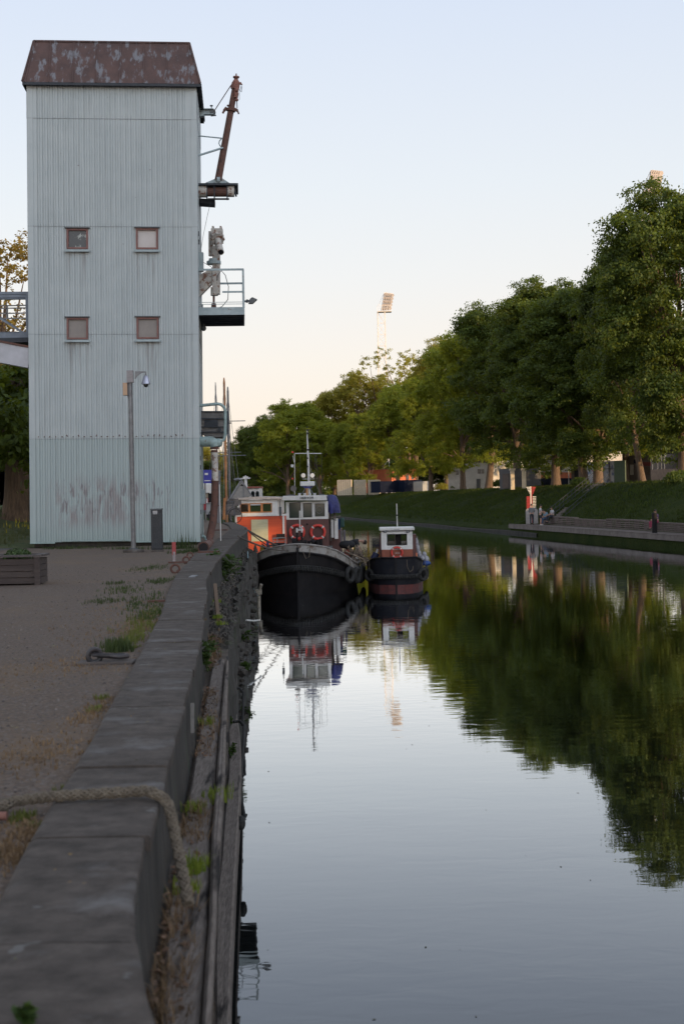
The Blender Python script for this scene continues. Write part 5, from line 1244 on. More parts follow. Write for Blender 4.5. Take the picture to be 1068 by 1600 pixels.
for x in (470,484):
    c = W(x,743,dm-.2); q = MB().sph(c, .095, 14, (1,.7,1)); q.build('spotlight', DKMETAL, tug, world=False, smooth=True); MB().cyl(c+Vector((0,-.07,0)), c+Vector((0,-.085,0)), .085, 16).build('lens', mat('lamp lens', (.6,.62,.62), .15, (.35,.37,.38), 40, metal=.6), tug, world=False)
mb = MB(); mb.bar(W(468,748.5,dm-.15), W(486,748.5,dm-.15), .02,.02)
mb.cyl(W(456.5,774,dm-.1), W(456,708,dm-.1), .012, 6); mb.cyl(W(453,712,dm-.1), W(456,724,dm-.1), .01,5); mb.build('antenna_mast', CLEANW, tug, world=False)
c = W(455,763.5,dm-.5); mb = MB(); mb.cyl(c+Vector((0,-.06,0)), c+Vector((0,.08,0)), .115, 18, .05); mb.cyl(c, c+Vector((0,.02,-.25)), .015, 6); mb.build('horn_lamp', mat('dull lamp', (.1,.09,.085), .45, metal=.4), tug, world=False)
mb = MB(); c = W(452.5,728,dm-.1); mb.box(c, (.10,.06,.10)); mb.build('lamp_box', CLEANW, tug, world=False)
mb = MB(); 
for y in (706.5,748): mb.box(W(453,y,dm-.1),(.07,.05,.06))
mb.each('red_light', REDP, tug, world=False)
mb = MB()
for x in (464.5,472.5,480.5,488): mb.cyl(W(x,775,dm-.7), W(x,770.5,dm-.7), .055, 12)
mb.each('roof_vent', mat('roof vent', (.4,.4,.4), .5), tug, world=False); mb = MB(); mb.bar(W(486,772,dm-.5), W(480,763,dm-.4), .03,.02); mb.bar(W(468,772,dm-.5), W(473,763,dm-.4), .03,.02); mb.b2(W(445,776,dm-.4), W(457,772.5,dm-.1)); mb.b2(W(495,776,dm-.4), W(503,772,dm-.1)); mb.build('roof_bracket', DKMETAL, tug, world=False)
mb = MB(); mb.tube([W(434.5,783,dw-.1), W(434.3,806,dw-.1), W(436,812,dw)], .012, 6); mb.b2(W(433,806,dw-.1), W(436.5,792,dw-.05)); mb.build('mirror', DKMETAL, tug, world=False)
# blue folded tarpaulin on the side of the wheelhouse and white trunk panels
mb = MB(); d_=dw+.5
r1 = [W(508,774,d_),W(513,773,d_),W(518,774,d_),W(521,777,d_)]; r2_ = [W(509,786,d_-.1),W(514,787,d_-.18),W(520,788,d_-.1),W(525,788,d_)]; r3_ = [W(509,800,d_),W(513,803,d_-.15),W(519,801,d_),W(527,801.5,d_-.1)]
mb.loft([r1,r2_,r3_]); mb.loft([[p+Vector((0,1.5,0)) for p in r_] for r_ in (r1,r2_,r3_)]); mb.loft([r1,[p+Vector((0,1.5,0)) for p in r1]]); mb.loft([[r_[-1] for r_ in (r1,r2_,r3_)],[r_[-1]+Vector((0,1.5,0)) for r_ in (r1,r2_,r3_)]])
mb.build('tarpaulin', BLUET, tug, world=False, smooth=True, flip=False)
mb = MB()
def pb(m_, x0_,y0_,x1_,y1_, d, th): a=W(x0_,y1_,d); b_=W(x1_,y0_,d); m_.b2((a.x,d,a.z),(b_.x,d+th,b_.z))
pb(mb,513.5,812,517,840,dw+.9,.3); pb(mb,519,810,523.5,842,dw+.8,.3); mb.each('vent_trunk', CLEANW, tug, world=False)
mb = MB(); pb(mb,510,801,513,845,dw+1.2,.4); pb(mb,517,800,519,835,dw+1.0,.3); mb.cyl(W(520,800,dw+.8), W(520,814,dw+.8), .02, 6); mb.cyl(W(511,809,dw+.7), W(528,806,dw+.7), .015, 6); mb.build('pipes', mat('worn grey', (.22,.19,.17), .8, (.14,.12,.11), 9), tug, world=False)
gz = thing('hanging_gear', TM @ W(529,838,dw+1.4), 'green and blue cloths with grey rags hanging on the side of the largest boat', 'cloth')
mb = MB(); pb(mb,527,809,533,824,dw+1.3,.15); q=mb.build('green_cloth', mat('green cloth', (.02,.05,.045), .9, (.03,.07,.06), 7, bump=.6, bscale=20), tug, world=False, bevel=.04); q.parent = gz; q.matrix_parent_inverse = gz.matrix_basis.inverted() @ TM
mb = MB(); pb(mb,523.5,811,527,828,dw+1.4,.12); q=mb.build('blue_cloth', mat('blue cloth', (.02,.05,.13), .9, bump=.6, bscale=20), tug, world=False, bevel=.03); q.parent=gz; q.matrix_parent_inverse = gz.matrix_basis.inverted() @ TM
mb = MB(); pb(mb,526,829,530,848,dw+1.4,.12); pb(mb,531,828,535,846,dw+1.5,.1); q=mb.build('rag', mat('grey rags', (.14,.12,.13), .9, (.09,.08,.08), 8, bump=.6, bscale=20), tug, world=False, bevel=.03); q.parent=gz; q.matrix_parent_inverse = gz.matrix_basis.inverted() @ TM
# foredeck: anchor winch, bollards, flagstaff, clutter
mb = MB(); mb.cyl(W(466.5,798,dw-1.2)-Vector((0,0,0)), W(466.5,826,dw-1.2), .022, 8); mb.bar(W(461.5,828,dw-1.3), W(472,828,dw-1.3), .08,.05); mb.b2(W(461,832,dw-1.35), W(463.5,825,dw-1.25)); mb.b2(W(469,832,dw-1.35), W(471,825,dw-1.25)); mb.build('jackstaff', CLEANW, tug, world=False)
mb = MB()
for x in (462.5,470): mb.bar(W(x,832,dw-1.3), W(x-.5,852,dw-1.3), .08,.08)
mb.bar(W(456,848,dw-1.5), W(478,848,dw-1.5), .12,.1); mb.cyl(W(455,846,dw-1.4), W(461,846,dw-1.4), .12, 12); mb.cyl(W(473,848,dw-1.4), W(478,848,dw-1.4), .1, 12)
mb.cyl(W(499,852,dw-1.0), W(499,842,dw-1.0), .07, 10); mb.cyl(W(495,852,dw-1.0), W(495,843,dw-1.0), .07, 10); mb.sph(W(487,800+47,dw-.9), .11, 10); mb.b2(W(478,853,dw-.8), W(492,845,dw-.5)); mb.sph(W(477,819,dw-.05), .035, 8)
mb.each('windlass_piece', BLACK, tug, world=False)
mb = MB(); mb.tube([W(473,851,dw-2.2), W(474,864,dw-2.66), W(478,873,dw-2.72), W(483,870,dw-2.7), W(484,858,dw-2.6), W(485,848,dw-2.0)], .012, 5)
mb.tube([W(481,842,dw-.1), W(486,846,dw-.1), W(492,848,dw-.1), W(500,846,dw-.1), W(505,838,dw-.1), W(507,830,dw-.1)], .010, 5); mb.build('loose_rope', ROPE, tug, world=False)
# side rail gear on the starboard deck (left): hoops and posts
mb = MB()
for x, y0_, y1_ in ((424,841,848),(430,840,850),(443,841,850)): mb.cyl(W(x,y1_,2.4), W(x,y0_,2.4), .02, 6)
mb.bar(W(423,841,2.4), W(444,840,2.4), .05,.04); mb.bar(W(425,846,2.5), W(444,845,2.5), .03,.03); mb.build('side_rail', WHITE, tug, world=False)
mb = MB(); mb.tube([W(409,858,3), W(420,852,3), W(432,850,3), W(443,858,2.6)], .03, 6); mb.tube([W(405,850,3.4), W(415,858,3), W(428,862,2.4)], .025, 6); mb.b2(W(425,861,2.2), W(442,848,2.6)); mb.build('deck_gear', BLACK, tug, world=False)
mb = MB(); mb.cyl(W(414,858,3.6), W(414,846,3.6), .05, 8); mb.build('blue_drum', mat('blue drum', (.03,.07,.2), .5), tug, world=False)
mb = MB(); mb.cyl(W(405,862,3.6), W(405,852,3.6), .07, 8); mb.cyl(W(409,862,3.6), W(409,853,3.6), .05, 8); mb.each('yellow_drum', mat('yellow drum', (.3,.2,.04), .5), tug, world=False)
# coils, boards and small gear cluttering the rail and deck
r6 = random.Random(15)
for (x_,y_,d_,s_) in ((452,853,1.3,.12),(486,853,1.1,.10),(503,858,1.9,.12),(516,864,2.6,.14),(433,862,2.2,.11),(420,866,3.2,.14),(528,868,3.6,.13)):
    c = W(x_,y_,d_); MB().torus(c, s_, .022, Matrix.Rotation(r6.uniform(0,3),4,'Z') @ Matrix.Rotation(r6.uniform(.6,1.4),4,'X'), 18, 6).build('rope_coil', r6.choice([ROPE, ROPED]), tug, world=False)
for (x_,y_,d_) in ((510,856,2.6),(440,853,2.4),(428,856,2.9)):
    c = W(x_,y_,d_); MB().box(c, (r6.uniform(.15,.3),.2,r6.uniform(.12,.25)), r6.uniform(0,1)).build('deck_box', r6.choice([MATS['worn grey'], DKMETAL]), tug, world=False, bevel=.01)
# life rings
def life_ring(c, rad, M, label, rw=.25):
    t = thing('life_ring', c, label, 'life ring', 'red and white life rings'); 
    q = MB(); q.torus((0,0,0), rad, rad*.21, M, 32, 12); q.build('ring', REDP, t, world=False, smooth=True)
    q = MB()
    for k in range(4):
        a = PI/4+k*PI/2; q.torus((0,0,0), rad, rad*.225, M, 32, 12, a-.10, a+.10)
    q.build('band', CLEANW, t, world=False, smooth=True)
    q = MB(); q.torus((0,0,0), rad*1.26, rad*.028, M, 30, 5); q.build('grab_line', ROPE, t, world=False)
    return t
M = Matrix.Rotation(R(-1.6),4,'Z')
for x, l_ in ((461,'red life ring on the left of the brown wheelhouse front, behind the white staff'),(493.5,'red life ring on the right of the brown wheelhouse front')):
    life_ring(TM @ (W(x,831.5,dw-.08)), .258, M, l_)
# tyre fenders hanging on the tug's port side, bow to stern, and left
TYR = []
def tyre(c, rad, rz, label, tilt=0):
    t = thing('tyre_fender', c, label, 'tyre', 'old tyres hung along the boat sides')
    M = Matrix.Rotation(rz,4,'Z') @ Matrix.Rotation(tilt,4,'X'); q = MB(); q.torus((0,0,0), rad, rad*.36, M, 22, 10); q.build('tyre', RUBBER, t, world=False, smooth=True)
    q = MB(); q.cyl((0,0,rad*1.2),(0,0,rad*1.2+.35),.012,5); q.build('lanyard', ROPE, t, world=False); return t
for i,(y,h_,z,l_) in enumerate(((1.5,1.66,.62,'tyre hanging nearest the bow on the right side of the largest boat'),(2.4,1.9,.55,'second tyre from the bow on the right side of the largest boat'),(3.5,2.03,.5,'third tyre from the bow on the right side of the largest boat'))):
    tyre(TM @ Vector((h_+.16,y,z)), .24, R(60+i*12), l_)
for i,(y,h_,z,l_) in enumerate(((4.8,2.08,.5,'fourth tyre from the bow on the right side of the largest boat'),(6.2,2.08,.5,'hindmost tyre on the right side of the largest boat'))): tyre(TM @ Vector((h_+.16,y,z)), .26, R(85), l_)
tyre(TM @ Vector((-1.98,2.2,.6)), .25, R(-60), 'tyre pressed between the left side of the largest boat and the quay')
# nets and poles on the right side deck
nt = thing('fishing_gear', TM @ Vector((2.0,4.2,1.1)), 'tangle of old poles and netting heaped on the right deck edge of the largest boat', 'fishing gear')
mb = MB(); r5 = random.Random(5)
for i in range(16):
    a = W(530+r5.uniform(0,30), 856+r5.uniform(-6,8), 3.3+r5.uniform(0,1.3)); b_ = W(546+r5.uniform(0,28), 880+r5.uniform(-8,6), 3.2+r5.uniform(0,1))
    mb.cyl(TM @ a, TM @ b_, r5.uniform(.012,.028), 6)
mb.each('pole', mat('old pole wood', (.26,.2,.14), .9, (.16,.12,.09), 9), nt)
mb = MB()
for i in range(40):
    c = W(540+r5.uniform(-6,28), 868+r5.uniform(-8,8), 3.5+r5.uniform(-.2,.8)); mb.tube([TM @ (c+Vector((r5.uniform(-.2,.2),r5.uniform(-.2,.2),r5.uniform(-.18,.15)))) for k in range(6)], .008, 4)
mb.build('net', mat('net', (.11,.09,.075), .95), nt)
mb = MB(); c = W(538,865,3.9); mb.add(*[(lambda q: (q.v,q.f))(MB().box(TM @ c,(.24,.3,.30)))][0]) if False else mb.box(TM @ c, (.24,.3,.3)); mb.build('red_crate', mat('red crate', (.2,.05,.03), .8), nt, bevel=.03)
# person bending over the gear
pc = TM @ W(548,872,4.6)
BEND = pose(pel=(-.16,0,.80), che=(.18,-.05,.98), nec=(.36,-.06,.98), hea=(.50,-.08,.93), shL=(.22,-.22,.93), elL=(.30,-.26,.66), haL=(.40,-.26,.46), shR=(.22,.12,.93), elR=(.34,.14,.68), haR=(.42,.10,.46), hiL=(-.14,-.09,.76), knL=(.04,-.12,.42), anL=(-.06,-.12,.08), hiR=(-.16,.09,.76), knR=(.02,.10,.42), anR=(-.1,.10,.08), ftL=(.08,-.12,.03), ftR=(.04,.10,.03))
person((pc.x-.12, pc.y, W(548,880,4.6).z-.1), 0, BEND, 'person in black bending over the gear on the right deck of the largest boat', cloth('black cloth', (.015,.015,.018)), cloth('black cloth', (.015,.015,.018)), longsl=False)
bl = thing('bundle', TM @ W(537,850,4.0), 'dark bundle of tarpaulin beside the bending person', 'bundle'); MB().sph(TM @ W(537,851,4.0), .26, 12, (1.3,1,.62)).build('cover', cloth('black cloth', (.015,.015,.018)), bl, smooth=True)
# mooring lines from the big boat to the quay
def line(a, b, sag, r_, label, m=ROPED, name='mooring_line'):
    a=Vector(a); b=Vector(b); pts=[a.lerp(b,k/14)+Vector((0,0,-sag*4*(k/14)*(1-k/14))) for k in range(15)]
    return tag(MB().tube(pts, r_, 6).build(name, m), label, 'rope', 'dark mooring lines to the quay')
ta = TM @ W(446,858,.9)
line(ta, G(383,826,ZC+.03), .05, .032, 'thickest dark mooring line, running from the bow up to the far end of the cap')
line(TM @ W(452,860,.7), G(372,838,ZC+.03), .12, .026, 'lowest dark mooring line, sagging from the bow to the quay cap')
line(TM @ W(430,862,1.6), G(390,832,ZC-.1), .02, .02, 'thin short mooring line to the quay corner')
line(TM @ W(500,866,.9), TM @ W(418,852,2.6), .04, .024, 'dark line slung across the front of the largest boat above its white bulwark')
# --- small workboat
D1 = 3.6*F/151.; bx1 = P(619,922,D1).x
sb = boat_thing('workboat', (bx1, D1, 0), 'small black workboat with red waterline band, white cabin and one life ring', rz=R(-1.5))
SM = sb.matrix_basis
def V_(px,py,dy): p = P(px,py,D1+dy); return Vector((p.x-bx1, dy, p.z))
st = [(0,.03,1.20,.02),(.08,.42,1.21,.25),(.30,.76,1.20,.60),(.8,.90,1.12,.82),(1.6,1.02,1.0,.95),(2.8,1.10,.85,1.05),(4.2,1.12,.75,1.05),(5.6,1.05,.75,.98),(6.4,.95,.78,.85)]
mb, rows = hull(sb, 6, st, BLACK, keel=-.35); mb.build('hull', mat('blue black hull', (.008,.009,.014), .65, (.016,.016,.02), 3, c3=(.035,.022,.016), s3=6, l3=.6, h3=.75, spec=.2), sb, world=False, smooth=True)
mb = MB(); RED2 = mat('red boot paint', (.13,.028,.024), .7, (.07,.025,.025), 5)
lo2 = []
for (y,h_,zd,wb) in st:
    f1 = .17/zd; x1_ = wb+(h_-wb)*f1**.8
    lo2.append([(wb*.98+.012,y-.012,-.05),(wb+.014,y-.012,0),((wb+x1_)/2+.014,y-.012,.09),(x1_+.012,y-.012,.17)])
mb.loft(lo2); mb.loft([[(-x,y,z) for x,y,z in r_] for r_ in lo2]); mb.build('boot_band', RED2, sb, world=False)
mb = MB(); mb.bar((0,-.03,-.3),(0,-.04,1.2),.07,.06); mb.tube([(h_+.02,y-.015,zd-.02) for (y,h_,zd,wb) in st], .035, 6); mb.tube([(-h_-.02,y-.015,zd-.02) for (y,h_,zd,wb) in st], .035, 6); mb.build('rubbing_strake', BLACK, sb, world=False)
mb = MB(); mb.loft([[(-h_+.02,y,zd-.12),(h_-.02,y,zd-.12)] for (y,h_,zd,wb) in st]); mb.build('deck', MATS['deck paint'], sb, world=False)
ft_ = [(-h_*.93-.05, y-.05, .48) for (y,h_,zd,wb) in st if y<.9][::-1]+[(h_*.93+.05,y-.05,.48) for (y,h_,zd,wb) in st if y<.9]
mb = MB(); mb.tube(ft_, .085, 8); F_=[Vector(p) for p in ft_]
for i in range(len(F_)-1):
    n = max(1,int((F_[i+1]-F_[i]).length/.09))
    for k in range(n):
        p = F_[i].lerp(F_[i+1],k/n); dr=(F_[i+1]-F_[i]).normalized(); nn=Vector((dr.y,-dr.x,0)); s_=1 if p.x>0 else -1
        mb.bar(p+nn*.075+Vector((0,0,-.08))+dr*.03*s_, p+nn*.09+Vector((0,0,.08))-dr*.03*s_, .03,.03)
mb.build('bow_fender', RUBBER, sb, world=False)
dc = 1.2
c0_ = V_(594.5,870,dc); c1_ = V_(642.5,830,dc); zm2 = V_(618,858.5,dc).z
mb = MB(); mb.b2((c0_.x,dc,.75),(c1_.x,dc+1.5,zm2)); mb.build('lower_cabin', mat('red brown cabin', (.26,.07,.035), .6, (.2,.055,.03), 4), sb, world=False, bevel=.015)
a = V_(603,852.5,dc); b_ = V_(634,834,dc); wn_ = (a.x,a.z,b_.x,b_.z)
house(sb, c0_.x, c1_.x, dc, dc+1.5, zm2, c1_.z, [wn_], CLEANW)
mb = MB(); t_=.03
mb.b2((wn_[0],dc-.012,wn_[1]),(wn_[0]+t_,dc+.03,wn_[3])); mb.b2((wn_[2]-t_,dc-.012,wn_[1]),(wn_[2],dc+.03,wn_[3])); mb.b2((wn_[0]+t_,dc-.012,wn_[1]),(wn_[2]-t_,dc+.03,wn_[1]+t_)); mb.b2((wn_[0]+t_,dc-.012,wn_[3]-t_),(wn_[2]-t_,dc+.03,wn_[3])); wo = mb.build('window_frame', RUBBER, sb, world=False, bevel=.01)
MB().b2(V_(616,852,dc+.5),V_(624,834,dc+.6)).build('seat_back', BLACK, sb, world=False)
mb = MB()
for x0_,x1_ in ((604,616),(624,634)):
    for y0_ in (845.5,849.5): mb.b2(V_(x0_,y0_+3.4,dc+1.43), V_(x1_,y0_,dc+1.45))
mb.each('rear_panel', CLEANW, sb, world=False)
rf = V_(591,829.5,dc-.12); rf2 = V_(646,824,dc-.12); MB().b2((rf.x,dc-.12,rf.z),(rf2.x,dc+1.7,rf2.z)).build('roof', CLEANW, sb, world=False, bevel=.02)
mb = MB()
for k in range(7): c = V_(614.5+k*1.25,826.8,dc-.124); mb.box(c,(.018,.004,.028 if k%2 else .022))
mb.build('faint_lettering', DKMETAL, sb, world=False)
for x in (600,635.5): 
    c = V_(x,831.2,dc-.04); MB().sph(c,.055,10,(1.2,.7,.7)).build('headlight', BLACK, sb, world=False); MB().sph(c+Vector((0,-.03,0)),.032,8,(1.2,.5,.8)).build('lens', MATS['lamp lens'], sb, world=False)
mb = MB(); mb.cyl(V_(618.5,824,dc+.4), V_(617.5,787,dc+.4), .02, 8); mb.build('mast', CLEANW, sb, world=False); MB().cyl(V_(618,806,dc+.4),V_(618,804,dc+.4),.03,8).build('mast_band', BLACK, sb, world=False)
mb = MB(); mb.b2(V_(591.5,871,dc+.3),V_(594,833,dc+1.4)); mb.b2(V_(643,871,dc+.3),V_(645.5,834,dc+1.4)); mb.each('side_door', MATS['brown wheelhouse'], sb, world=False)
life_ring(SM @ V_(618.5,863.5,dc-.07), .20, Matrix.Rotation(R(-1.5),4,'Z'), 'red life ring with white bands on the cabin front of the small workboat')
mb = MB()
for k in range(6): c = V_(616.2+k*1.1+(.8 if k>2 else 0),864.2,dc-.004); mb.box(c,(.018,.004,.026))
mb.build('faint_lettering', CLEANW, sb, world=False)
mb = MB(); mb.tube([V_(635,872,-.0)+Vector((0,.1,0)), V_(636,886,-.06)+Vector((0,.1,0)), V_(640,894,-.05)+Vector((0,.15,0)), V_(644,890,.2), V_(645,880,.3)], .010, 5); mb.build('loose_rope', ROPE, sb, world=False)
fd = thing('white_dinghy_cover', SM @ V_(654,860,2.2), 'crumpled white sheets and bags hanging on the right side of the small workboat', 'sheets')
CRUMP = mat('crumpled white', (.4,.4,.43), .7, (.22,.22,.26), 7, bump=1, bscale=14, bdist=.06)
mb = MB()
for (x,y,s,k) in ((647.5,850,.11,2.2),(650,858,.10,1.8),(652,866,.12,1.3),(657,872,.15,.9),(663,874,.15,1),(660,867,.12,1.1)):
    mb.sph(SM @ V_(x,y,2.2), s, 9, (.8,1,k))
mb.each('sheet', CRUMP, fd, smooth=True)
MB().cyl(SM @ V_(649,843,2.2), SM @ V_(661,870,2.2), .012, 5).cyl(SM @ V_(649,843,2.2), SM @ V_(649,838,2.2), .02, 5).build('stay', STEEL, fd)
MB().sph(SM @ V_(663,880,2.1), .13, 10, (1.4,1,.8)).build('blue_bag', mat('blue bag', (.02,.06,.22), .6), fd)
fdb = thing('boat_fender', SM @ V_(584,868,1.8), 'dark blue cylindrical fender leaning between the two dark boats', 'fender'); MB().cyl(SM @ V_(581,874,1.8), SM @ V_(586,864,1.8), .13, 12).build('body', mat('navy fender', (.015,.02,.06), .5), fdb); MB().cyl(SM @ V_(586,864,1.8), SM @ V_(588,858,1.8), .04, 8).build('eye', CLEANW, fdb)
MB().tube([SM @ V_(590,846,2.0),SM @ V_(590.5,866,2.0),SM @ V_(592,872,2.0)], .05, 8).build('white_side_fender', CLEANW, sb).parent = sb
for o in [x for x in COL.objects if x.name.startswith('white_side_fender')]: o.matrix_parent_inverse = SM.inverted()
for i,(y,h_,l_) in enumerate(((.7,.92,'tyre nearest the bow on the right side of the small workboat'),(1.5,1.05,'second tyre on the right side of the small workboat'),(2.5,1.12,'third tyre on the right side of the small workboat'))):
    tyre(SM @ Vector((h_+.08,y,.50)), .19, R(45+20*i), l_)
tyre(SM @ Vector((-1.0,.9,.5)), .19, R(-50), 'tyre on the left side of the small workboat facing the larger boat')
# --- orange houseboat behind
D2 = 70.0; hx0 = P(368,800,D2).x; hx1 = P(447,800,D2).x
hbt = thing('houseboat', ((hx0+hx1)/2, D2, 0), 'orange houseboat with white window band moored behind the largest boat', 'boat')
def H(px,py,dy=0): return P(px,py,D2+dy)
ORG = mat('orange planks', (.52,.075,.022), .65, (.42,.058,.018), 1.2, stretch=(.5,1,9))
MB().b2((hx0+.05,D2,.2),(hx1-.1,D2+9,H(405,806).z-.03)).build('hull_house', ORG, hbt)
MB().b2((hx0-.2,D2-.3,-.3),(hx1+.2,D2+10,.35)).build('pontoon', BLACK, hbt)
z0_, z1h = H(405,805).z, H(405,781).z
xa, xb = H(371,800).x, H(434,800).x
wz0, wz1 = H(405,801).z-.0, H(405,786).z
wx = (H(375,800).x, H(425,800).x)
mb = MB()
mb.b2((xa,D2,z0_),(xb,D2+.05,wz0)); mb.b2((xa,D2,wz1),(xb,D2+.05,z1h)); mb.b2((xa,D2,wz0),(wx[0],D2+.05,wz1)); mb.b2((wx[1],D2,wz0),(xb,D2+.05,wz1)); mb.b2((xa,D2+.05,z0_),(xa+.05,D2+8,z1h)); mb.b2((xb-.05,D2+.05,z0_),(xb,D2+8,z1h)); mb.build('white_wall', CLEANW, hbt)
mb = MB()
for a_,b2_ in ((375,389.5),(389.5,409),(409,425)):
    x0_,x1_=H(a_,800).x,H(b2_,800).x; t_=.05
    mb.b2((x0_,D2-.02,wz0),(x0_+t_,D2+.07,wz1)); mb.b2((x1_-t_,D2-.02,wz0),(x1_,D2+.07,wz1)); mb.b2((x0_+t_,D2-.02,wz0),(x1_-t_,D2+.07,wz0+t_)); mb.b2((x0_+t_,D2-.02,wz1-t_),(x1_-t_,D2+.07,wz1))
wo = mb.build('window', WOODV, hbt)
MB().b2((H(376,800).x,D2+.03,wz0+.03),(H(389,800).x,D2+.036,wz1-.03)).build('blind', mat('pale blind', (.5,.4,.28), .7), wo)
MB().b2((H(390,800).x,D2+.03,wz0+.03),(H(425,800).x,D2+.036,wz1-.03)).build('pane', GLASS, wo)
mb = MB(); mb.prism([H(366,781,-.15),H(438,780,-.15),H(438,777,-.15),H(400,776,-.15),H(367,778.5,-.15)], (0,8.5,0)); mb.build('roof', mat('houseboat roof', (.5,.42,.36), .6, (.35,.3,.27), 6), hbt)
mb = MB(); mb.b2((hx0-.02,D2-.05,H(405,806.5).z),(hx1,D2+.0,H(405,803.5).z)); mb.b2((hx0-.03,D2-.04,H(405,815).z-.4),(hx0+.06,D2+.03,H(405,806.5).z)); mb.b2((H(441,800).x,D2-.04,H(405,838).z),(H(444,800).x,D2-.0,H(405,806).z)); mb.build('trim', CLEANW, hbt)
mb = MB(); a_=H(393,846); b2_=H(418.5,811.5); mb.b2((a_.x,D2-.03,a_.z),(b2_.x,D2-.0,b2_.z)); mb.build('hatch', mat('pale green hatch', (.42,.41,.28), .7, (.34,.34,.23), 2, stretch=(1,1,6)), hbt)
mb = MB(); mb.b2(H(399,779,1), H(405,776,1.6)); mb.b2(H(402,779,1), H(420,777,2.6)); mb.each('red_roof_box', REDP, hbt)
MB().b2(H(432,842,-.2), H(445,834,-.1)).build('dark_fitting', BLACK, hbt)
# --- boats and masts farther back
def mast_boat(D, px, ytop, w_, m, label, hullc, L=8, rigx=None, cross=None):
    b0 = P(px,790,D); t = thing('sailboat', (b0.x,D,0), label, 'sailboat', 'sailing boats moored beyond the tower')
    st=[(0,.05,1.1,.03),(1,.7,1.05,.5),(3,1.2,.95,1.0),(6,1.2,.9,1.0),(L,.7,.95,.5)]
    rows=[]
    mb,_=hull(t,L,st,hullc,keel=-.4); mb.v=[(x,y-L*.4,z) for x,y,z in mb.v]; mb.build('hull', hullc, t, world=False, smooth=True)
    mb=MB(); mb.loft([[(-h_,y-L*.4,zd-.02),(0,y-L*.4,zd+.08),(h_,y-L*.4,zd-.02)] for (y,h_,zd,wb) in st]); mb.build('deck', CLEANW, t, world=False)
    MB().b2((-.7,-.5,.9),(.7,2.2,1.55)).build('cabin', CLEANW, t, world=False, bevel=.08)
    top = P(px-(790-ytop)*.0,ytop,D); top.x = b0.x
    mb=MB(); mb.tube([(b0.x,D,1.0),(b0.x,D,top.z-.3),(b0.x,D,top.z)],[w_,w_*.85,w_*.4],8); mb.build('mast', m, t)
    mb=MB()
    for s in (-1,1): mb.cyl((b0.x+s*.9,D,1.0),(b0.x,D,top.z-.4),.012,4)
    mb.cyl((b0.x,D-3,1.0),(b0.x,D,top.z-.2),.012,4); mb.cyl((b0.x,D+4.4,1.0),(b0.x,D,top.z-.1),.012,4)
    if cross: 
        for yc in cross: z=P(px,yc,D).z; mb.cyl((b0.x-1.0,D,z),(b0.x+1.0,D,z),.025,5)
    mb.build('rigging', STEEL, t)
    return t
mast_boat(96, 340.5, 597, .05, STEEL, 'sailboat with the leftmost thin grey mast', CLEANW)
mast_boat(92, 354.0, 590, .085, WOODV, 'sailboat with the tallest varnished wooden mast', mat('dark blue hull', (.02,.03,.06), .5), cross=(707,))
mast_boat(84, 359.5, 604, .075, STEEL, 'sailboat with the thick grey mast just right of the wooden one', CLEANW, cross=(658,712))
# boat with grey frame tent
tb = P(372,790,80); tent = thing('tented_boat', (tb.x, 80, 0), 'boat under a steep grey tarpaulin tent behind the orange houseboat', 'boat')
st=[(0,.05,1.3,.03),(1,1.0,1.2,.8),(3,1.5,1.1,1.3),(8,1.5,1.0,1.3),(9,1.2,1.0,1.0)]
mb,_=hull(tent,9,st,CLEANW,keel=-.4); mb.build('hull', mat('grey hull', (.2,.19,.18), .6), tent, world=False)
def T8(px,py,dy=0): return P(px,py,80+dy)
CAN = mat('grey tent cloth', (.25,.235,.225), .7, (.17,.16,.155), 5, bump=.5, bscale=8, bdist=.03)
ap0 = T8(374,749); ap1 = T8(362,749,6)
mb = MB(); l0=T8(346,789); r0=T8(394,778)
ridge=[T8(366,749,0)+Vector((0,5,0)), T8(378,750)]; lf=[T8(345,790,0)+Vector((-.2,5,0)), T8(353,792)]; rt=[T8(386,777,0)+Vector((0,5,0)), T8(394,775)]
mb.add([lf[0],lf[1],ridge[1],ridge[0]],[(0,1,2,3)]); mb.add([rt[1],rt[0],ridge[0],ridge[1]],[(0,1,2,3)]); mb.build('tent_cover', CAN, tent, flip=False, solid=.02)
mb=MB(); mb.add([T8(360,783),T8(393,775),T8(378,752)],[(0,1,2)]); mb.build('tent_end', mat('clear sheet', (.27,.26,.24), .4, (.2,.19,.18), 8), tent, flip=False, solid=.01)
mb=MB(); mb.bar(T8(355,791,-.03),T8(377,751,-.03),.06,.06); mb.bar(T8(378,752,-.03),T8(394,776,-.03),.06,.06); mb.tube([T8(366,750),T8(372,748.5),T8(377,750)],.08,8); mb.bar(T8(380.5,777,-.05),T8(380.5,760,-.05),.05,.05); mb.bar(T8(360,780,-.05),T8(360,774,-.05),.05,.05); mb.build('tent_frame', STEEL, tent)
MB().prism([T8(375,759,-.04),T8(381,759.5,-.04),T8(378,756,-.04)],(0,.03,0)).build('tent_vent', BLACK, tent)
mb=MB(); mb.b2(T8(352,790,.2),T8(364,783,2)); mb.b2(T8(354,797,0),T8(368,790,2)); mb.build('deck_clutter', BLACK, tent)
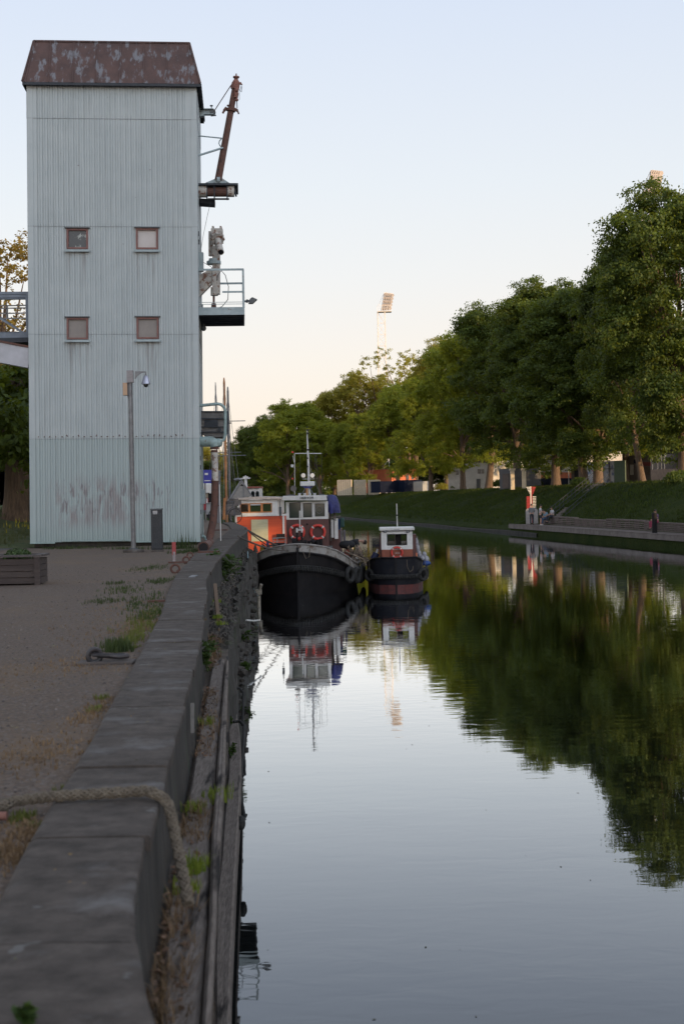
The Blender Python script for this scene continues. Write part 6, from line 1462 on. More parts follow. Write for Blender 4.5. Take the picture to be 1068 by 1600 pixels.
# white cruiser with radar arch behind
cu = P(392,790,88); cru = thing('cruiser', (cu.x,88,0), 'white motor cruiser with arched windows and a radar mast behind the houseboat', 'boat')
def C8(px,py,dy=0): return P(px,py,88+dy)
mb,_=hull(cru,10,[(y,h_*1.2,zd,wb*1.2) for y,h_,zd,wb in st],CLEANW,keel=-.4); mb.build('hull', CLEANW, cru, world=False)
MB().b2(C8(389,790,.5),C8(410,763,4)).build('cabin', CLEANW, cru, bevel=.05); MB().b2(C8(386,763,.3),C8(411,760.5,4.2)).build('cabin_roof', mat('dull red roof', (.22,.07,.05), .7), cru, bevel=.03)
mb=MB()
for x in (393,400): 
    c=C8(x+2,770,.45); mb.cyl(c, c+Vector((0,.04,0)), .11, 16); mb.b2((c.x-.11,c.y,c.z-.25),(c.x+.11,c.y+.04,c.z))
mb.build('arched_window', GLASS, cru)
mb=MB(); mb.bar(C8(385,764,1),C8(383.5,746,1),.16,.16); mb.bar(C8(375,748,1),C8(391,747,1),.12,.08); mb.cyl(C8(384,746,1),C8(383.5,743,1),.05,8); mb.build('radar_mast', CLEANW, cru)
MB().box(C8(383.7,746.5,1),(.32,.3,.16)).build('radar', CLEANW, cru)
# bicycle on the quay ---------------------------------------------------------
bq = G(352,818,ZG); bk = thing('bicycle', bq, 'dark bicycle parked on the quay behind the hanging hose', 'bicycle', rz=R(70))
for y in (-.5,.5):
    q=MB().torus((0,0,0),.32,.018,Matrix.Rotation(PI/2,4,'Z'),28,6); q.v=[(x,v+y,z+.34) for x,v,z in q.v]; wh=q.build('wheel', RUBBER, bk, world=False)
    q=MB()
    for k in range(12): a=k*PI/6; q.cyl((0,y,.34),(0,y+.31*math.cos(a),.34+.31*math.sin(a)),.003,4)
    q.build('spokes', STEEL, wh, world=False)
q=MB()
for a_,b2_ in (((0,-.5,.34),(0,-.38,.85)),((0,-.4,.75),(0,.12,.34)),((0,-.39,.8),(0,.2,.78)),((0,.12,.34),(0,.24,.85)),((0,.12,.34),(0,.5,.34)),((0,.2,.75),(0,.5,.34)),((-.25,-.32,.98),(.25,-.32,.98)),((0,-.38,.85),(0,-.34,.98))): q.cyl(a_,b2_,.016,6)
q.build('frame', mat('bike frame', (.05,.05,.06), .4), bk, world=False); MB().sph((0,.27,.9),.10,8,(.7,1.3,.4)).build('saddle', RUBBER, bk, world=False)
lb = G(362,800,ZG); tag(MB().bar(P(350,812,60),P(351,778,60),.10,.10).build('timber_post', WOODV), 'sunlit orange-brown wooden post beyond the bicycle', 'post')
tag(MB().bar(P(341,817,52),P(342,735,52),.09,.09).build('grey_post', mat('grey post', (.18,.18,.19), .7)), 'slim dark grey post behind the hanging hose', 'post')
# piles of stuff on the far quay
jk = thing('crate_pile', G(360,812,ZG), 'jumble of grey crates on the far quay beside the houseboat', 'crates'); mb=MB()
for i in range(9): c=P(356+rnd.uniform(0,14),806-rnd.uniform(0,22),66+rnd.uniform(0,3)); mb.box(c,(rnd.uniform(.2,.5),.4,rnd.uniform(.2,.5)),rnd.uniform(0,1))
mb.each('crate', mat('crate grey', (.15,.13,.12), .9, (.09,.08,.075), 5), jk)
# vans, sign and banner seen between tower and hose
def van(D,px,label,c,rz):
    g=P(px,780,D); t=thing('parked_van',(g.x,D,ZG),label,'van',rz=rz)
    pr=[(-1,2.4,.35),(-1,2.4,1.0),(-1,1.7,1.2),(-1,1.2,1.95),(-1,-2.4,2.0),(-1,-2.45,.35)]
    MB().prism([(x+.05,y,z) for x,y,z in pr],(1.9,0,0)).build('body',c,t,world=False,bevel=.08)
    MB().b2((-.8,-2.47,1.15),(.8,-2.44,1.75)).b2((-.97,.2,1.2),(.97,1.2,1.75)).build('window',GLASS,t,world=False)
    for x in (-.9,.9):
        for y in (-1.5,1.5): MB().cyl((x-.1,y,.34),(x+.1,y,.34),.34,16).build('wheel',RUBBER,t,world=False)
    for x in (-.78,.78): MB().b2((x-.08,-2.49,.9),(x+.08,-2.45,1.15)).build('tail_light',REDP,t,world=False)
    MB().b2((-.95,-2.55,.35),(.95,-2.44,.6)).build('bumper',DKMETAL,t,world=False)
    MB().b2((-.3,-2.48,.7),(.3,-2.45,.83)).build('number_plate',CLEANW,t,world=False)
    return t
van(84,303,'white van parked behind the tower seen beside the hanging hose',CLEANW,R(8))
sg=thing('blue_sign',P(323,760,70),'dark blue sign board with white lettering high beside the hanging hose','sign')
a_=P(317,755,70); b2_=P(331,734,70); MB().b2((a_.x,70,a_.z),(b2_.x,70.08,b2_.z)).build('board',mat('royal blue',(.03,.03,.25),.5),sg); MB().cyl((a_.x+.1,70.04,ZG),(a_.x+.1,70.04,b2_.z),.04,8).build('post',STEEL,sg)
q = MB(); q.b2((a_.x+.1,69.98,a_.z+.40),(a_.x+.26,69.995,a_.z+.50)); q.b2((a_.x+.08,69.98,a_.z+.10),(b2_.x-.08,69.995,a_.z+.14)); q.build('lettering',CLEANW,sg)
rb=thing('red_banner',P(317,800,46),'narrow red furled banner on a thin pole beside the tower corner','banner'); MB().tube([P(315,770,46),P(317,785,46),P(317.5,797,46)],[.05,.11,.09],8).build('cloth',mat('red cloth',(.3,.02,.03),.8,(.2,.015,.02),9),rb,smooth=True); MB().cyl(G(317,820,ZG)*0+P(318,832,46),P(313,745,46),.02,6).build('pole',CLEANW,rb)
wv=thing('white_trailer',P(320,790,74),'white box trailer below the blue sign','trailer'); a_=P(314,770,74); b2_=P(336,758,74); MB().b2((a_.x,74,a_.z),(b2_.x,77,b2_.z)).build('awning',CLEANW,wv); MB().b2((a_.x+.2,74.3,ZG+.3),(b2_.x,77,P(322,786,74).z)).build('box',mat('trailer grey',(.35,.34,.33),.6,(.2,.2,.2),3),wv); MB().b2((a_.x+.35,74.2,P(322,785,74).z),(b2_.x-.1,74.3,P(322,771,74).z)).build('opening',BLACK,wv)
MB().cyl((a_.x+.5,74.4,ZG+.3),(a_.x+.5,74.6,ZG+.3),.28,14).build('wheel',RUBBER,wv)
# ------------------------------------------------------------------ trees
BARK = mat('bark', (.17,.115,.075), .95, (.085,.058,.042), 4, stretch=(3,3,.5), bump=1.0, bscale=10, bdist=.05)
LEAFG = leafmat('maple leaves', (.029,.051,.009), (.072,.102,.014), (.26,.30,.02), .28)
LEAFM = leafmat('sunlit tint leaves', (.07,.105,.012), (.155,.17,.018), (.55,.56,.04), .4)  # sunlight on the far crowns is put into this yellower leaf colour
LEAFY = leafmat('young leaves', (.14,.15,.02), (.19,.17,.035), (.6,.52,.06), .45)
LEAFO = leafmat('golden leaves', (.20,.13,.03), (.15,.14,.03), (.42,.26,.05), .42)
def make_crown(name, seed, Rw, Hh, n_cl, per, leaf, m, density=1.0, base=.0, cl=(1.1,2.0), low=.0):
    """crown mesh: base at z=0, height Hh, radius Rw. returns mesh and list of clump centres"""
    r = np.random.RandomState(seed); C = []; 
    # lobes: several overlapping ellipsoids make the uneven outline
    lobes = [(0,0,Hh*.5,Rw*.85,Hh*.48)]
    for k in range(7):
        a = k*2*PI/7+r.uniform(-.3,.3); f = r.uniform(.35,.6); z = Hh*r.uniform(.25,.75); lobes.append((math.cos(a)*Rw*f, math.sin(a)*Rw*f, z, Rw*r.uniform(.42,.6), Hh*r.uniform(.2,.3)))
    for k in range(4): a=k*PI/2+r.uniform(-.5,.5); lobes.append((math.cos(a)*Rw*.38, math.sin(a)*Rw*.38, Hh*r.uniform(.68,.80), Rw*r.uniform(.42,.55), Hh*.19))
    tries = 0
    while len(C) < n_cl and tries < 20000:
        tries += 1
        lx,ly,lz,lr,lh = lobes[r.randint(len(lobes))]
        d = r.normal(size=3); d /= np.linalg.norm(d); 
        if d[2] < -.5 and r.rand() < .5: continue
        f = r.uniform(.70,1.0)**.5
        p = np.array([lx+d[0]*lr*f, ly+d[1]*lr*f, lz+d[2]*lh*f])
        if p[2] < Hh*base*.5: continue
        # skip ones deep inside
        if any(((p[0]-a)**2+(p[1]-b)**2)/(c*c)+((p[2]-e)/h)**2 < .45 for a,b,e,c,h in lobes) and r.rand() < .75: continue
        C.append((p, r.uniform(*cl)))
    vs=[]
    for (p, s) in C:
        n = int(per*density*(s/1.5)**2); 
        # leaf sprays: sub clumps arranged as drooping layered fans
        ns = max(6, n//34); sc = r.normal(size=(ns,3)); sc /= np.linalg.norm(sc,axis=1)[:,None]; sc[:,2] = sc[:,2]*.8+.08
        sc = p + sc*s*r.uniform(.45,1.05,(ns,1))
        idx = r.randint(0,ns,n); q = sc[idx] + r.normal(size=(n,3))*np.array([.24,.24,.16])*s*.62
        out = q-p; out /= (np.linalg.norm(out,axis=1)[:,None]+1e-6)
        nn = out*.8 + r.normal(size=(n,3))*.55 + np.array([0,0,.3]); nn /= np.linalg.norm(nn,axis=1)[:,None]
        a = np.cross(nn, r.normal(size=(n,3))); a /= (np.linalg.norm(a,axis=1)[:,None]+1e-6); b = np.cross(nn,a)
        L = leaf*r.uniform(.6,1.35,(n,1))
        vs.append(np.stack([q-a*L, q+b*L*.62-a*L*.1, q+a*L-nn*L*.25, q-b*L*.62-a*L*.1],1))
    V = np.concatenate(vs).reshape(-1,3); nq = len(V)//4
    me = bpy.data.meshes.new(name); me.vertices.add(len(V)); me.vertices.foreach_set('co', V.astype('f').ravel())
    me.loops.add(nq*4); me.loops.foreach_set('vertex_index', np.arange(nq*4,dtype='i')); me.polygons.add(nq)
    me.polygons.foreach_set('loop_start', np.arange(0,nq*4,4,dtype='i')); me.polygons.foreach_set('loop_total', np.full(nq,4,'i')); me.update(calc_edges=True); me.validate()
    me.materials.append(m); return me, C
def make_trunk(seed, ht, crown, Hh, r0=.45, lean=(0,0), nl=26, fork=.55):
    r = random.Random(seed); mb = MB()
    top = Vector((lean[0], lean[1], ht))
    pts = [Vector((0,0,-.3)), Vector((0,0,.05)), Vector((lean[0]*.15,lean[1]*.15,ht*.2)), Vector((lean[0]*.55,lean[1]*.55,ht*.6)), top, top+Vector((lean[0]*.1,lean[1]*.1,Hh*.35)), top+Vector((r.uniform(-.5,.5),r.uniform(-.5,.5),Hh*.6))]
    mb.tube(pts, [r0*1.5,r0*1.25,r0,r0*.88,r0*.8,r0*.45,r0*.15], 14)
    cs = sorted(crown, key=lambda c: r.random())[:nl]
    for (p,s) in cs:
        e = Vector(p)*.97+Vector((0,0,ht-.7)); hz = r.uniform(.75,1.0)*ht if p[2] < Hh*.35 else ht+Hh*r.uniform(.05,.35)*min(1,p[2]/Hh+.2)
        b = Vector((lean[0]*hz/ht if hz<ht else lean[0], lean[1]*hz/ht if hz<ht else lean[1], hz)); m_ = b.lerp(e,.5)+Vector((r.uniform(-.4,.4),r.uniform(-.4,.4),r.uniform(.1,.8)))
        k = r0*r.uniform(.25,.42); mb.tube([b, b.lerp(m_,.5)+Vector((0,0,.2)), m_, m_.lerp(e,.6), e], [k,k*.8,k*.6,k*.4,k*.15], 6)
    return mb
VAR = []
def variant(key, seed, Rw, Hh, ht, m, n_cl=110, per=820, leaf=.125, r0=.45, lean=(0,0), density=1., cl=(1.1,2.0), nl=26):
    me, C = make_crown('crown', seed, Rw, Hh+1.8, n_cl, per, leaf, m, density, cl=cl)
    C2 = [(p-np.array([0,0,1.9]),s) for p,s in C]
    tb_ = make_trunk(seed+50, ht, C2, Hh, r0, lean, nl)
    root = bpy.data.objects.new('tree', None); COL.objects.link(root); root.empty_display_size=.5
    co = bpy.data.objects.new('crown', me); COL.objects.link(co); co.parent = root; co.location = (lean[0],lean[1],ht-2.9)
    to = tb_.build('trunk', BARK, root, world=False, smooth=True)
    root['used'] = 0; return root
TV = [variant(0, 101, 6.2, 18.5, 4.2, LEAFG, n_cl=150, per=900, leaf=.115), variant(1, 102, 5.6, 17.5, 4.0, LEAFG, lean=(.3,.2)), variant(2, 103, 6.6, 18, 3.8, LEAFG, r0=.5),
      variant(3, 104, 6.0, 16, 4.4, LEAFG, lean=(-.9,.3), r0=.38), variant(4, 105, 5.6, 18.0, 4.4, LEAFY, density=.75, n_cl=80), variant(5, 106, 5.0, 15, 5.5, LEAFY, density=.45, n_cl=42, cl=(.9,1.5), r0=.3, nl=34),
      variant(6, 107, 7.5, 17, 5.0, LEAFO, density=.36, n_cl=85, leaf=.12, cl=(1.0,1.8), nl=50),
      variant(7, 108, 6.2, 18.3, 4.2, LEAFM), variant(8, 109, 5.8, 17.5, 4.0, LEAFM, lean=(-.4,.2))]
def put_tree(v, loc, s, rz, label, cat='tree', group=None, sz=None, name='tree'):
    root = TV[v]
    if root['used']: o = copy_tree(root); 
    else: o = root; root['used'] = 1
    o.name = name; o.location = loc; o.scale = (s, s, sz or s); o.rotation_euler = (0,0,rz); tag(o, label, cat, group); return o
def t_for(px, off):
    lo, hi = -60, 240
    k = (px-534)/F
    for _ in range(60):
        md = (lo+hi)/2; p = BP(md, off, 0)
        if p.x/p.y > k: lo = md
        else: hi = md
    return lo
GRP = 'broadleaf trees along the far bank'
rr = random.Random(21)
# px of trunk, offset behind waterline, variant, top y in the photo, width factor, label
row = [(1068,11.5,0,248,.82,'great dark green tree at the right edge with its trunk half sunlit'),
       (1003,13.5,3,350,.62,'tree with a slender leaning sunlit trunk beside the great tree at the right edge'),
       (978,20,7,405,.8,'tree with a thin bright trunk left of the leaning trunk'),
       (934,12.5,2,415,.9,'tree with a stout golden-lit trunk at the top of the bank stairs'),
       (912,11.5,1,418,.9,'dark trunked tree just left of the bank stairs'),
       (868,12.0,0,412,.9,'tall full tree whose dark trunk stands in front of the orange and navy building'),
       (846,20,7,436,.85,'tree behind the row with its trunk lit against the orange building'),
       (808,12.0,2,440,.86,'tree behind the red and white marker, second dark trunk right of the white columns'),
       (785,21,3,500,.8,'small-trunked tree behind the row at the white columns'),
       (763,12.0,8,478,.85,'tree with a dark trunk right of the white building window'),
       (744,22,4,505,.8,'yellow-green tree behind the row at the white building'),
       (723,12.5,7,520,.85,'tree with a broad dark trunk in front of the white building'),
       (698,24,4,500,.8,'pale yellow-green tree top rising behind the row right of the floodlight mast'),
       (673,12.0,7,575,.85,'tree with a dark trunk bent to the left, next right from the orange house'),
       (648,25,8,575,.8,'tree behind the dark containers'),
       (624,12.5,8,592,.85,'tree with a dark trunk before the orange house and containers'),
       (640,30,5,528,1.0,'airy thin-leaved tree with open branches just right of the floodlight mast'),
       (598,28,5,535,1.1,'airy thin-leaved tree with open branches around the floodlight mast'),
       (577,13,7,632,.8,'tree with short sunlit trunk left of the dark containers'),
       (560,26,4,562,.85,'yellow-green tree behind the cream fence, left of the floodlight mast'),
       (545,13,8,648,.75,'smaller dark tree by the cream fence'),
       (523,24,4,592,.8,'yellow-green tree at the left end of the cream fence')]
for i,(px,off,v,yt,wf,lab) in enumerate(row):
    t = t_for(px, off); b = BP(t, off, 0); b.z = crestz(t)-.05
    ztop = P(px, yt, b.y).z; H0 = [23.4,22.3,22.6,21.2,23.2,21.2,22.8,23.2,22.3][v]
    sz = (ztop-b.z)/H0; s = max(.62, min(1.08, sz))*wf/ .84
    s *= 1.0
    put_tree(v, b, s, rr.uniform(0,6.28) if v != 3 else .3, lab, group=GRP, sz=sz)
# beyond the bend
for i,(px,D,v,yt,lab) in enumerate(((500,262,7,650,'far tree behind the tug mast, right of its crosstree'),(478,270,8,622,'far tree with a brightly lit top behind the tug mast'),(450,268,7,615,'far tall tree with a rounded bright top left of the tug mast'),(424,285,0,640,'far dark tree above the tug wheelhouse left side'),(440,305,0,700,'low far tree filling the gap behind the tug mast'),(463,300,2,702,'low far tree right behind the foot of the tug mast'),(402,292,2,655,'far dark tree above the orange houseboat roof'),(380,318,1,678,'far tree at the left end of the row above the grey tent'),(366,330,4,700,'small yellow-green far tree behind the grey masts'),(328,345,4,688,'small yellow-green far tree seen between the tower and the hose'),(316,335,1,712,'low dark far tree close beside the tower corner'),(344,350,0,705,'low dark far tree behind the hanging hose'))):
    b = P(px, 775, D); b.z = 3.0; ztop = P(px,yt,D).z; H0 = [23.4,22.3,22.6,21.2,23.2,21.2,22.8,23.2,22.3][v]; sz=(ztop-3)/H0
    put_tree(v, b, max(.7,sz)*1.05, rr.uniform(0,6), lab, group='trees beyond the bend of the canal', sz=sz)
for (px,D,w_,h_,l_) in ((352,300,13,5.5,'dark hedge far beyond the masts'),(418,296,16,6,'dark hedge far behind the tug mast'),(470,286,14,5,'dark hedge far behind the tug wheelhouse roof')):
    b=P(px,775,D); leafball('hedge',(b.x,b.y,3.2),h_,2600,.32,LEAFG,int(px),l_,'hedge')
    h_o=COL.objects[-1]; h_o.scale=(w_/h_/1.1,1,1)
# trees of the same row standing beside and behind the viewer: they shade the quay
GAPS = [(-57.5,-47)]
t = -6.0
k = 0
while t > -185:
    if not any(a < t < b for a,b in GAPS):
        b = BP(t, 12.5+((k*7)%3)*.8, 4.5); s_ = 1.13+.05*((k*5)%3)
        put_tree([0,2,1][k%3], b, s_, k*1.7, 'unseen tree added behind the far bank row to shade the quay', group='trees of the row beyond the right edge')
    if t < -34 and not (-75 < t < -40):  # second row out of view, added only to shade the near quay
        b = BP(t+4, 22, 4.0); put_tree([1,0,2][k%3], b, 1.05, k*2.3, 'unseen tree added behind the far bank row to shade the quay', group='trees of the row beyond the right edge', sz=.8)
    t -= 9.5; k += 1
# a darker belt of trees farther back closes the gaps under the crowns
for i,(px,off,yt) in enumerate(((1050,75,560),(1000,62,600),(955,75,590),(905,66,610),(860,78,600),(815,66,620),(770,80,615),(730,66,630),(690,82,630),(655,66,640),(615,84,650),(575,66,655),(540,70,660))):
    t=t_for(px,off); b=BP(t,off,4.3); sz=.46; b.z=3.6; put_tree([0,2,1][i%3], b, 1.15, i*1.3, 'dark tree of the belt behind the buildings beyond the bank', group='dark tree belt behind the buildings', sz=sz+.06*(i%3))
# left side trees
lt = P(27,786,47); lt.z = lawnz(0,47)
def bigtrunk_tree():
    me, C = make_crown('crown', 201, 5.5, 3.6, 60, 700, .11, LEAFG, 1.0, cl=(.9,1.6))
    root = thing('tree', lt, 'dark green tree with a thick furrowed trunk on the lawn left of the tower', 'tree')
    co = bpy.data.objects.new('crown', me); COL.objects.link(co); co.parent = root; co.location = (0,0,.9)
    mb = MB(); mb.tube([(0,0,-.3),(0,0,.1),(0,0,.6),(.02,0,1.6),(.05,0,3),(.1,.1,3.6)], [.62,.50,.42,.38,.36,.2], 18)
    for (p,s) in C[:26]: e=Vector(p)+Vector((0,0,.9)); b=Vector((0,0,random.Random(int(p[0]*100)).uniform(1.6,4.5))); mb.tube([b,b.lerp(e,.5)+Vector((0,0,.3)),e],[.13,.08,.02],6)
    mb.build('trunk', BARK, root, world=False, smooth=True)
bigtrunk_tree()
gt = P(8,770,84); gt.z = 3.4; put_tree(6, gt, .95, 1.0, 'tall sparse tree with golden sunlit leaves rising behind the bridge left of the tower', sz=(P(8,352,84).z-3.4)/20.8)
for (px,D,v,yt,lab) in ((-60,70,0,590,'dark green tree beyond the lawn at the left edge'),(55,100,2,560,'dark green tree far behind the tower, left side'),(-10,105,1,600,'dark green tree farther back at the left edge under the golden one')):
    b=P(px,775,D); b.z=3.4; sz=(P(px,yt,D).z-3.4)/20.8; put_tree(v,b,max(.6,sz),rr.uniform(0,6),lab,sz=sz)
for px,w_,c_,l_ in ((3,.35,(.5,.3,.2),'tan hoarding panel far beyond the lawn at the left edge'),(7,.35,(.55,.55,.58),'white hoarding panel beyond the lawn at the left edge'),(11,.4,(.05,.2,.5),'bright blue banner panel beyond the lawn at the left edge'),(49,.5,(.3,.32,.42),'pale blue-grey panel seen between thick trunk and tower')):
    a=P(px,783,58); tag(MB().box((a.x,58,4.15),(w_,.1,1.5 if px!=49 else 1.0)).build('hoarding_panel', mat('panel'+str(px), c_, .6)), l_, 'panel')
# ------------------------------------------------------------------ right bank objects
DK = 0.73
DECK = mat('deck boards', (.17,.14,.13), .9, (.12,.10,.09), 3, bump=.4, bscale=12, spec=.1)
dock = thing('wooden_dock', BP(0,1.5,0), 'long low grey wooden dock along the far bank with dark piles beneath', 'dock')
def t_px(px, off): return t_for(px, off)
te = t_for(793.5, -.05)
mb = MB(); n = 90; t0=-30
rows=[]
q=[BP(t0,-.05,DK),BP(te,-.05,DK),BP(te,2.4,DK),BP(t0,2.4,DK)]
mb.prism(q,(0,0,-.12)); mb.build('deck', DECK, dock)
mb=MB(); mb.prism([BP(t0,-.09,DK-.02),BP(te+.05,-.09,DK-.02),BP(te+.05,-.09,DK-.32),BP(t0,-.09,DK-.32)], BN*.035); mb.prism([BP(t0,-.07,DK+.05),BP(te,-.07,DK+.05),BP(te,.10,DK+.05),BP(t0,.10,DK+.05)],(0,0,-.045)); mb.prism([BP(te+.02,-.05,DK-.02),BP(te+.02,2.4,DK-.02),BP(te+.02,2.4,DK-.32),BP(te+.02,-.05,DK-.32)], BD*.04); mb.build('fascia_board', mat('pale fascia', (.21,.18,.165), .9, (.14,.12,.11), 1.5, bump=.3, spec=.1), dock)
mb=MB(); t=t0
while t < te+14: 
    if t > -14: mb.cyl(BP(t,.55,-.5), BP(t,.55,DK-.34 if t<te else .45), .10, 8)
    t += .75
mb.each('pile', BLACK, dock); mb=MB(); mb.prism([BP(t0,.75,DK-.13),BP(te+60,.75,.5),BP(te+60,.75,-.4),BP(t0,.75,-.4)],BN*.1); mb.build('back_boarding', BLACK, dock)
# slatted benches along the back of the dock
SLAT = mat('slat wood', (.19,.155,.14), .9, (.13,.105,.095), 4, spec=.1)
for (pa,pb_,yh,lab) in ((858,896,.62,'leftmost slatted bench wall on the dock, with a person sitting on its end'),(896,946,.52,'second slatted bench wall from the left on the dock'),(946,1005,.62,'third slatted bench wall from the left on the dock'),(1005,1120,.52,'slatted bench wall on the dock at the right edge behind the black bollard')):
    ta_, tb__ = t_for(pa,2.2), t_for(pb_,2.2); ta_, tb__ = max(ta_,tb__), min(ta_,tb__)
    c=BP((ta_+tb__)/2,2.2,DK); bn=thing('slatted_bench', c, lab, 'bench', 'slatted benches on the dock')
    mb=MB()
    k=5
    for i in range(k):
        z=DK+.06+(yh-.06)*i/(k-1); mb.bar(BP(tb__+.05,2.18,z),BP(ta_-.05,2.18,z),.03,.085)
    mb.bar(BP(tb__+.05,2.36,DK+yh+.055),BP(ta_-.05,2.36,DK+yh+.055),.45,.035); mb.build('slats',SLAT,bn)
    mb=MB(); nn_=max(2,int((ta_-tb__)/1.6))
    for i in range(nn_+1): t=tb__+.08+(ta_-tb__-.16)*i/nn_; mb.prism([BP(t-.04,2.21,DK),BP(t+.04,2.21,DK),BP(t+.04,2.55,DK),BP(t-.04,2.55,DK)],(0,0,yh+.035))
    mb.each('support',SLAT,bn)
# marker pylon
mk_t = t_for(830, 1.9); mkp = BP(mk_t,1.9,DK); mk = thing('channel_marker', mkp, 'red and white slatted marker with a triangle top at the end of the dock', 'marker')
Dm = mkp.y; MR = mat('marker red', (.36,.022,.022), .7, (.28,.02,.02), 6); MW = mat('marker white', (.62,.58,.5), .6, (.5,.47,.42), 6)
def M_(px,py,dy=0): return P(px,py,Dm+dy)
mb=MB(); mb.b2((M_(828,792).x,Dm,DK),(M_(829.8,792).x,Dm+.12,M_(829,760).z)); mb.build('pole', MW, mk); mb=MB(); mb.b2((M_(829.8,792).x,Dm,DK),(M_(831.2,792).x,Dm+.12,M_(829,760).z)); mb.build('pole_red_side', MR, mk)
mw=MB(); mr_=MB()
for i in range(5):
    y=760.6+i*2.3; f=1-i/5.6
    a,b_=M_(828.3-6.8*f,y+1.5,-.03),M_(828.3,y,-.03); mw.b2((a.x,a.y,a.z),(b_.x,a.y+.05,b_.z))
    a,b_=M_(831,y+1.9,-.03),M_(831+5.2*f,y,-.03); mr_.b2((a.x,a.y,a.z),(b_.x,a.y+.05,b_.z))
for i in range(9):
    y=775.5+i*2.4
    a,b_=M_(831.3,y+1.4,-.03),M_(836.8,y,-.03); mw.b2((a.x,a.y,a.z),(b_.x,a.y+.05,b_.z))
    a,b_=M_(822,y+2.1,-.03),M_(827.6,y,-.03); mr_.b2((a.x,a.y,a.z),(b_.x,a.y+.05,b_.z))
mw.each('white_slat', MW, mk); mr_.each('red_slat', MR, mk)
for px_, red in ((823.5,0),(835.5,1)):
    mb=MB(); pr=[]
    for k in range(25):
        a=PI*k/24; pr.append((M_(px_-3.4*math.cos(a),800).x, Dm-.25, M_(829,799-4.5*math.sin(a)).z))
    pr = pr[::1]+[(M_(px_+3.4,792).x,Dm-.25,DK+.02),(M_(px_-3.4,792).x,Dm-.25,DK+.02)]
    mb.prism(pr,(0,.07,0)); bo=mb.build('rounded_board', mat('board white', (.36,.33,.31), .7, (.28,.25,.24), 5), mk)
    mb=MB(); mb.torus(M_(px_,803,-.26),.10,.018,None,16,5); mb.b2(M_(px_-1,812,-.27),M_(px_+1,806.5,-.255)); mb.build('red_emblem', MR, bo)
# bollard and lonely sitter
tb3 = t_for(1020.5,.5); bp_ = BP(tb3,.5,DK); hb3 = P(1020,801,bp_.y).z-DK
bo_=thing('bollard', bp_, 'thick black cylindrical bollard on the dock edge by the sitting person', 'bollard'); MB().lathe(bp_,[(.16,0),(.16,hb3-.12),(.165,hb3-.1),(.165,hb3-.06),(.15,hb3-.03),(.10,hb3)],20).build('post',BLACK,bo_,smooth=True); MB().lathe(bp_,[(.2,0),(.2,.03)],16).build('base',DKMETAL,bo_)
# people on the dock
def onDeck(px, off): t=t_for(px,off); return BP(t,off,DK)
TEE=cloth('white tee',(.45,.45,.47)); GRY=cloth('grey jacket',(.15,.16,.17)); DKT=cloth('dark trousers',(.03,.033,.045)); JEAN=cloth('blue jeans',(.05,.09,.16)); LBL=cloth('light blue shirt',(.2,.32,.42)); PUR=cloth('purple top',(.16,.09,.17)); PINK=cloth('pink trousers',(.30,.05,.09))
person(onDeck(829.3,1.0), R(170), pose(haL=(-.16,-.16,1.05),haR=(.16,-.18,1.05)), 'standing person in grey jacket and dark trousers in front of the red and white marker', GRY, DKT, longsl=True)
person(onDeck(843,1.2), R(70), pose(haL=(-.16,-.30,1.12),elL=(-.22,-.08,1.10),haR=(.14,-.32,1.10),elR=(.22,-.08,1.10),hea=(0,-.05,1.60)), 'standing person in white t-shirt and dark shorts talking with the seated ones', TEE, DKT, shorts=True, scale=.97)
person(onDeck(852,1.9), R(-60), dict(SIT, che=(0,-.16,.82), nec=(0,-.24,.97), hea=(0,-.33,1.09)), 'person in light blue shirt and jeans leaning forward on a seat beside the standing one', LBL, JEAN, scale=1.05)
sp=onDeck(862,2.25); sp.z=DK+.22; person(sp, R(-70), SIT, 'person in white top and dark trousers sitting on the end of the slatted bench', TEE, DKT)
sp=onDeck(1024.5,2.05); sp.z=DK+.16; person(sp, R(-75), SIT, 'person in purple top and pink trousers sitting behind the black bollard', PUR, PINK)
bq_=onDeck(849,2.2); tag(MB().box(bq_+Vector((0,0,.22)),(.5,.5,.44)).box(bq_+Vector((0,0,.46)),(.6,.6,.04)).build('seat_block',SLAT,bevel=.01),'low wooden seat block under the person in light blue','seat')
# stairs up the bank
stp=thing('bank_stairs', BP(t_for(875,3),3,.8), 'long concrete stair with metal railings climbing the grassy bank', 'stairs')
sa=P(869,806,1); A_=BP(t_for(868,2.9),2.9,.8); B__=BP(t_for(940,10.2),10.2,3.95)
mb=MB(); ns=24
for i in range(ns):
    p=A_.lerp(B__,i/ns); q_=A_.lerp(B__,(i+1)/ns); d=(B__-A_); d.z=0; d.normalize(); s_=d.cross(Vector((0,0,1)))
    w_=.75; mb.prism([p-s_*w_,p+s_*w_,Vector((q_.x,q_.y,p.z))+s_*w_+d*.03,Vector((q_.x,q_.y,p.z))-s_*w_+d*.03],(0,0,.22))
mb.build('steps', mat('stair concrete',(.2,.17,.15),.9,(.14,.12,.11),2), stp)
mb=MB()
for sgn in (-1,1):
    o=s_*(.8*sgn)
    for hgt in (1.1,.75,.4): mb.bar(A_+o+Vector((0,0,hgt)),B__+o+Vector((0,0,hgt)),.035,.035)
    for i in range(13): p=A_.lerp(B__,i/12)+o; mb.bar(p,p+Vector((0,0,1.12)),.035,.035)
mb.build('railing', EAVE, stp)
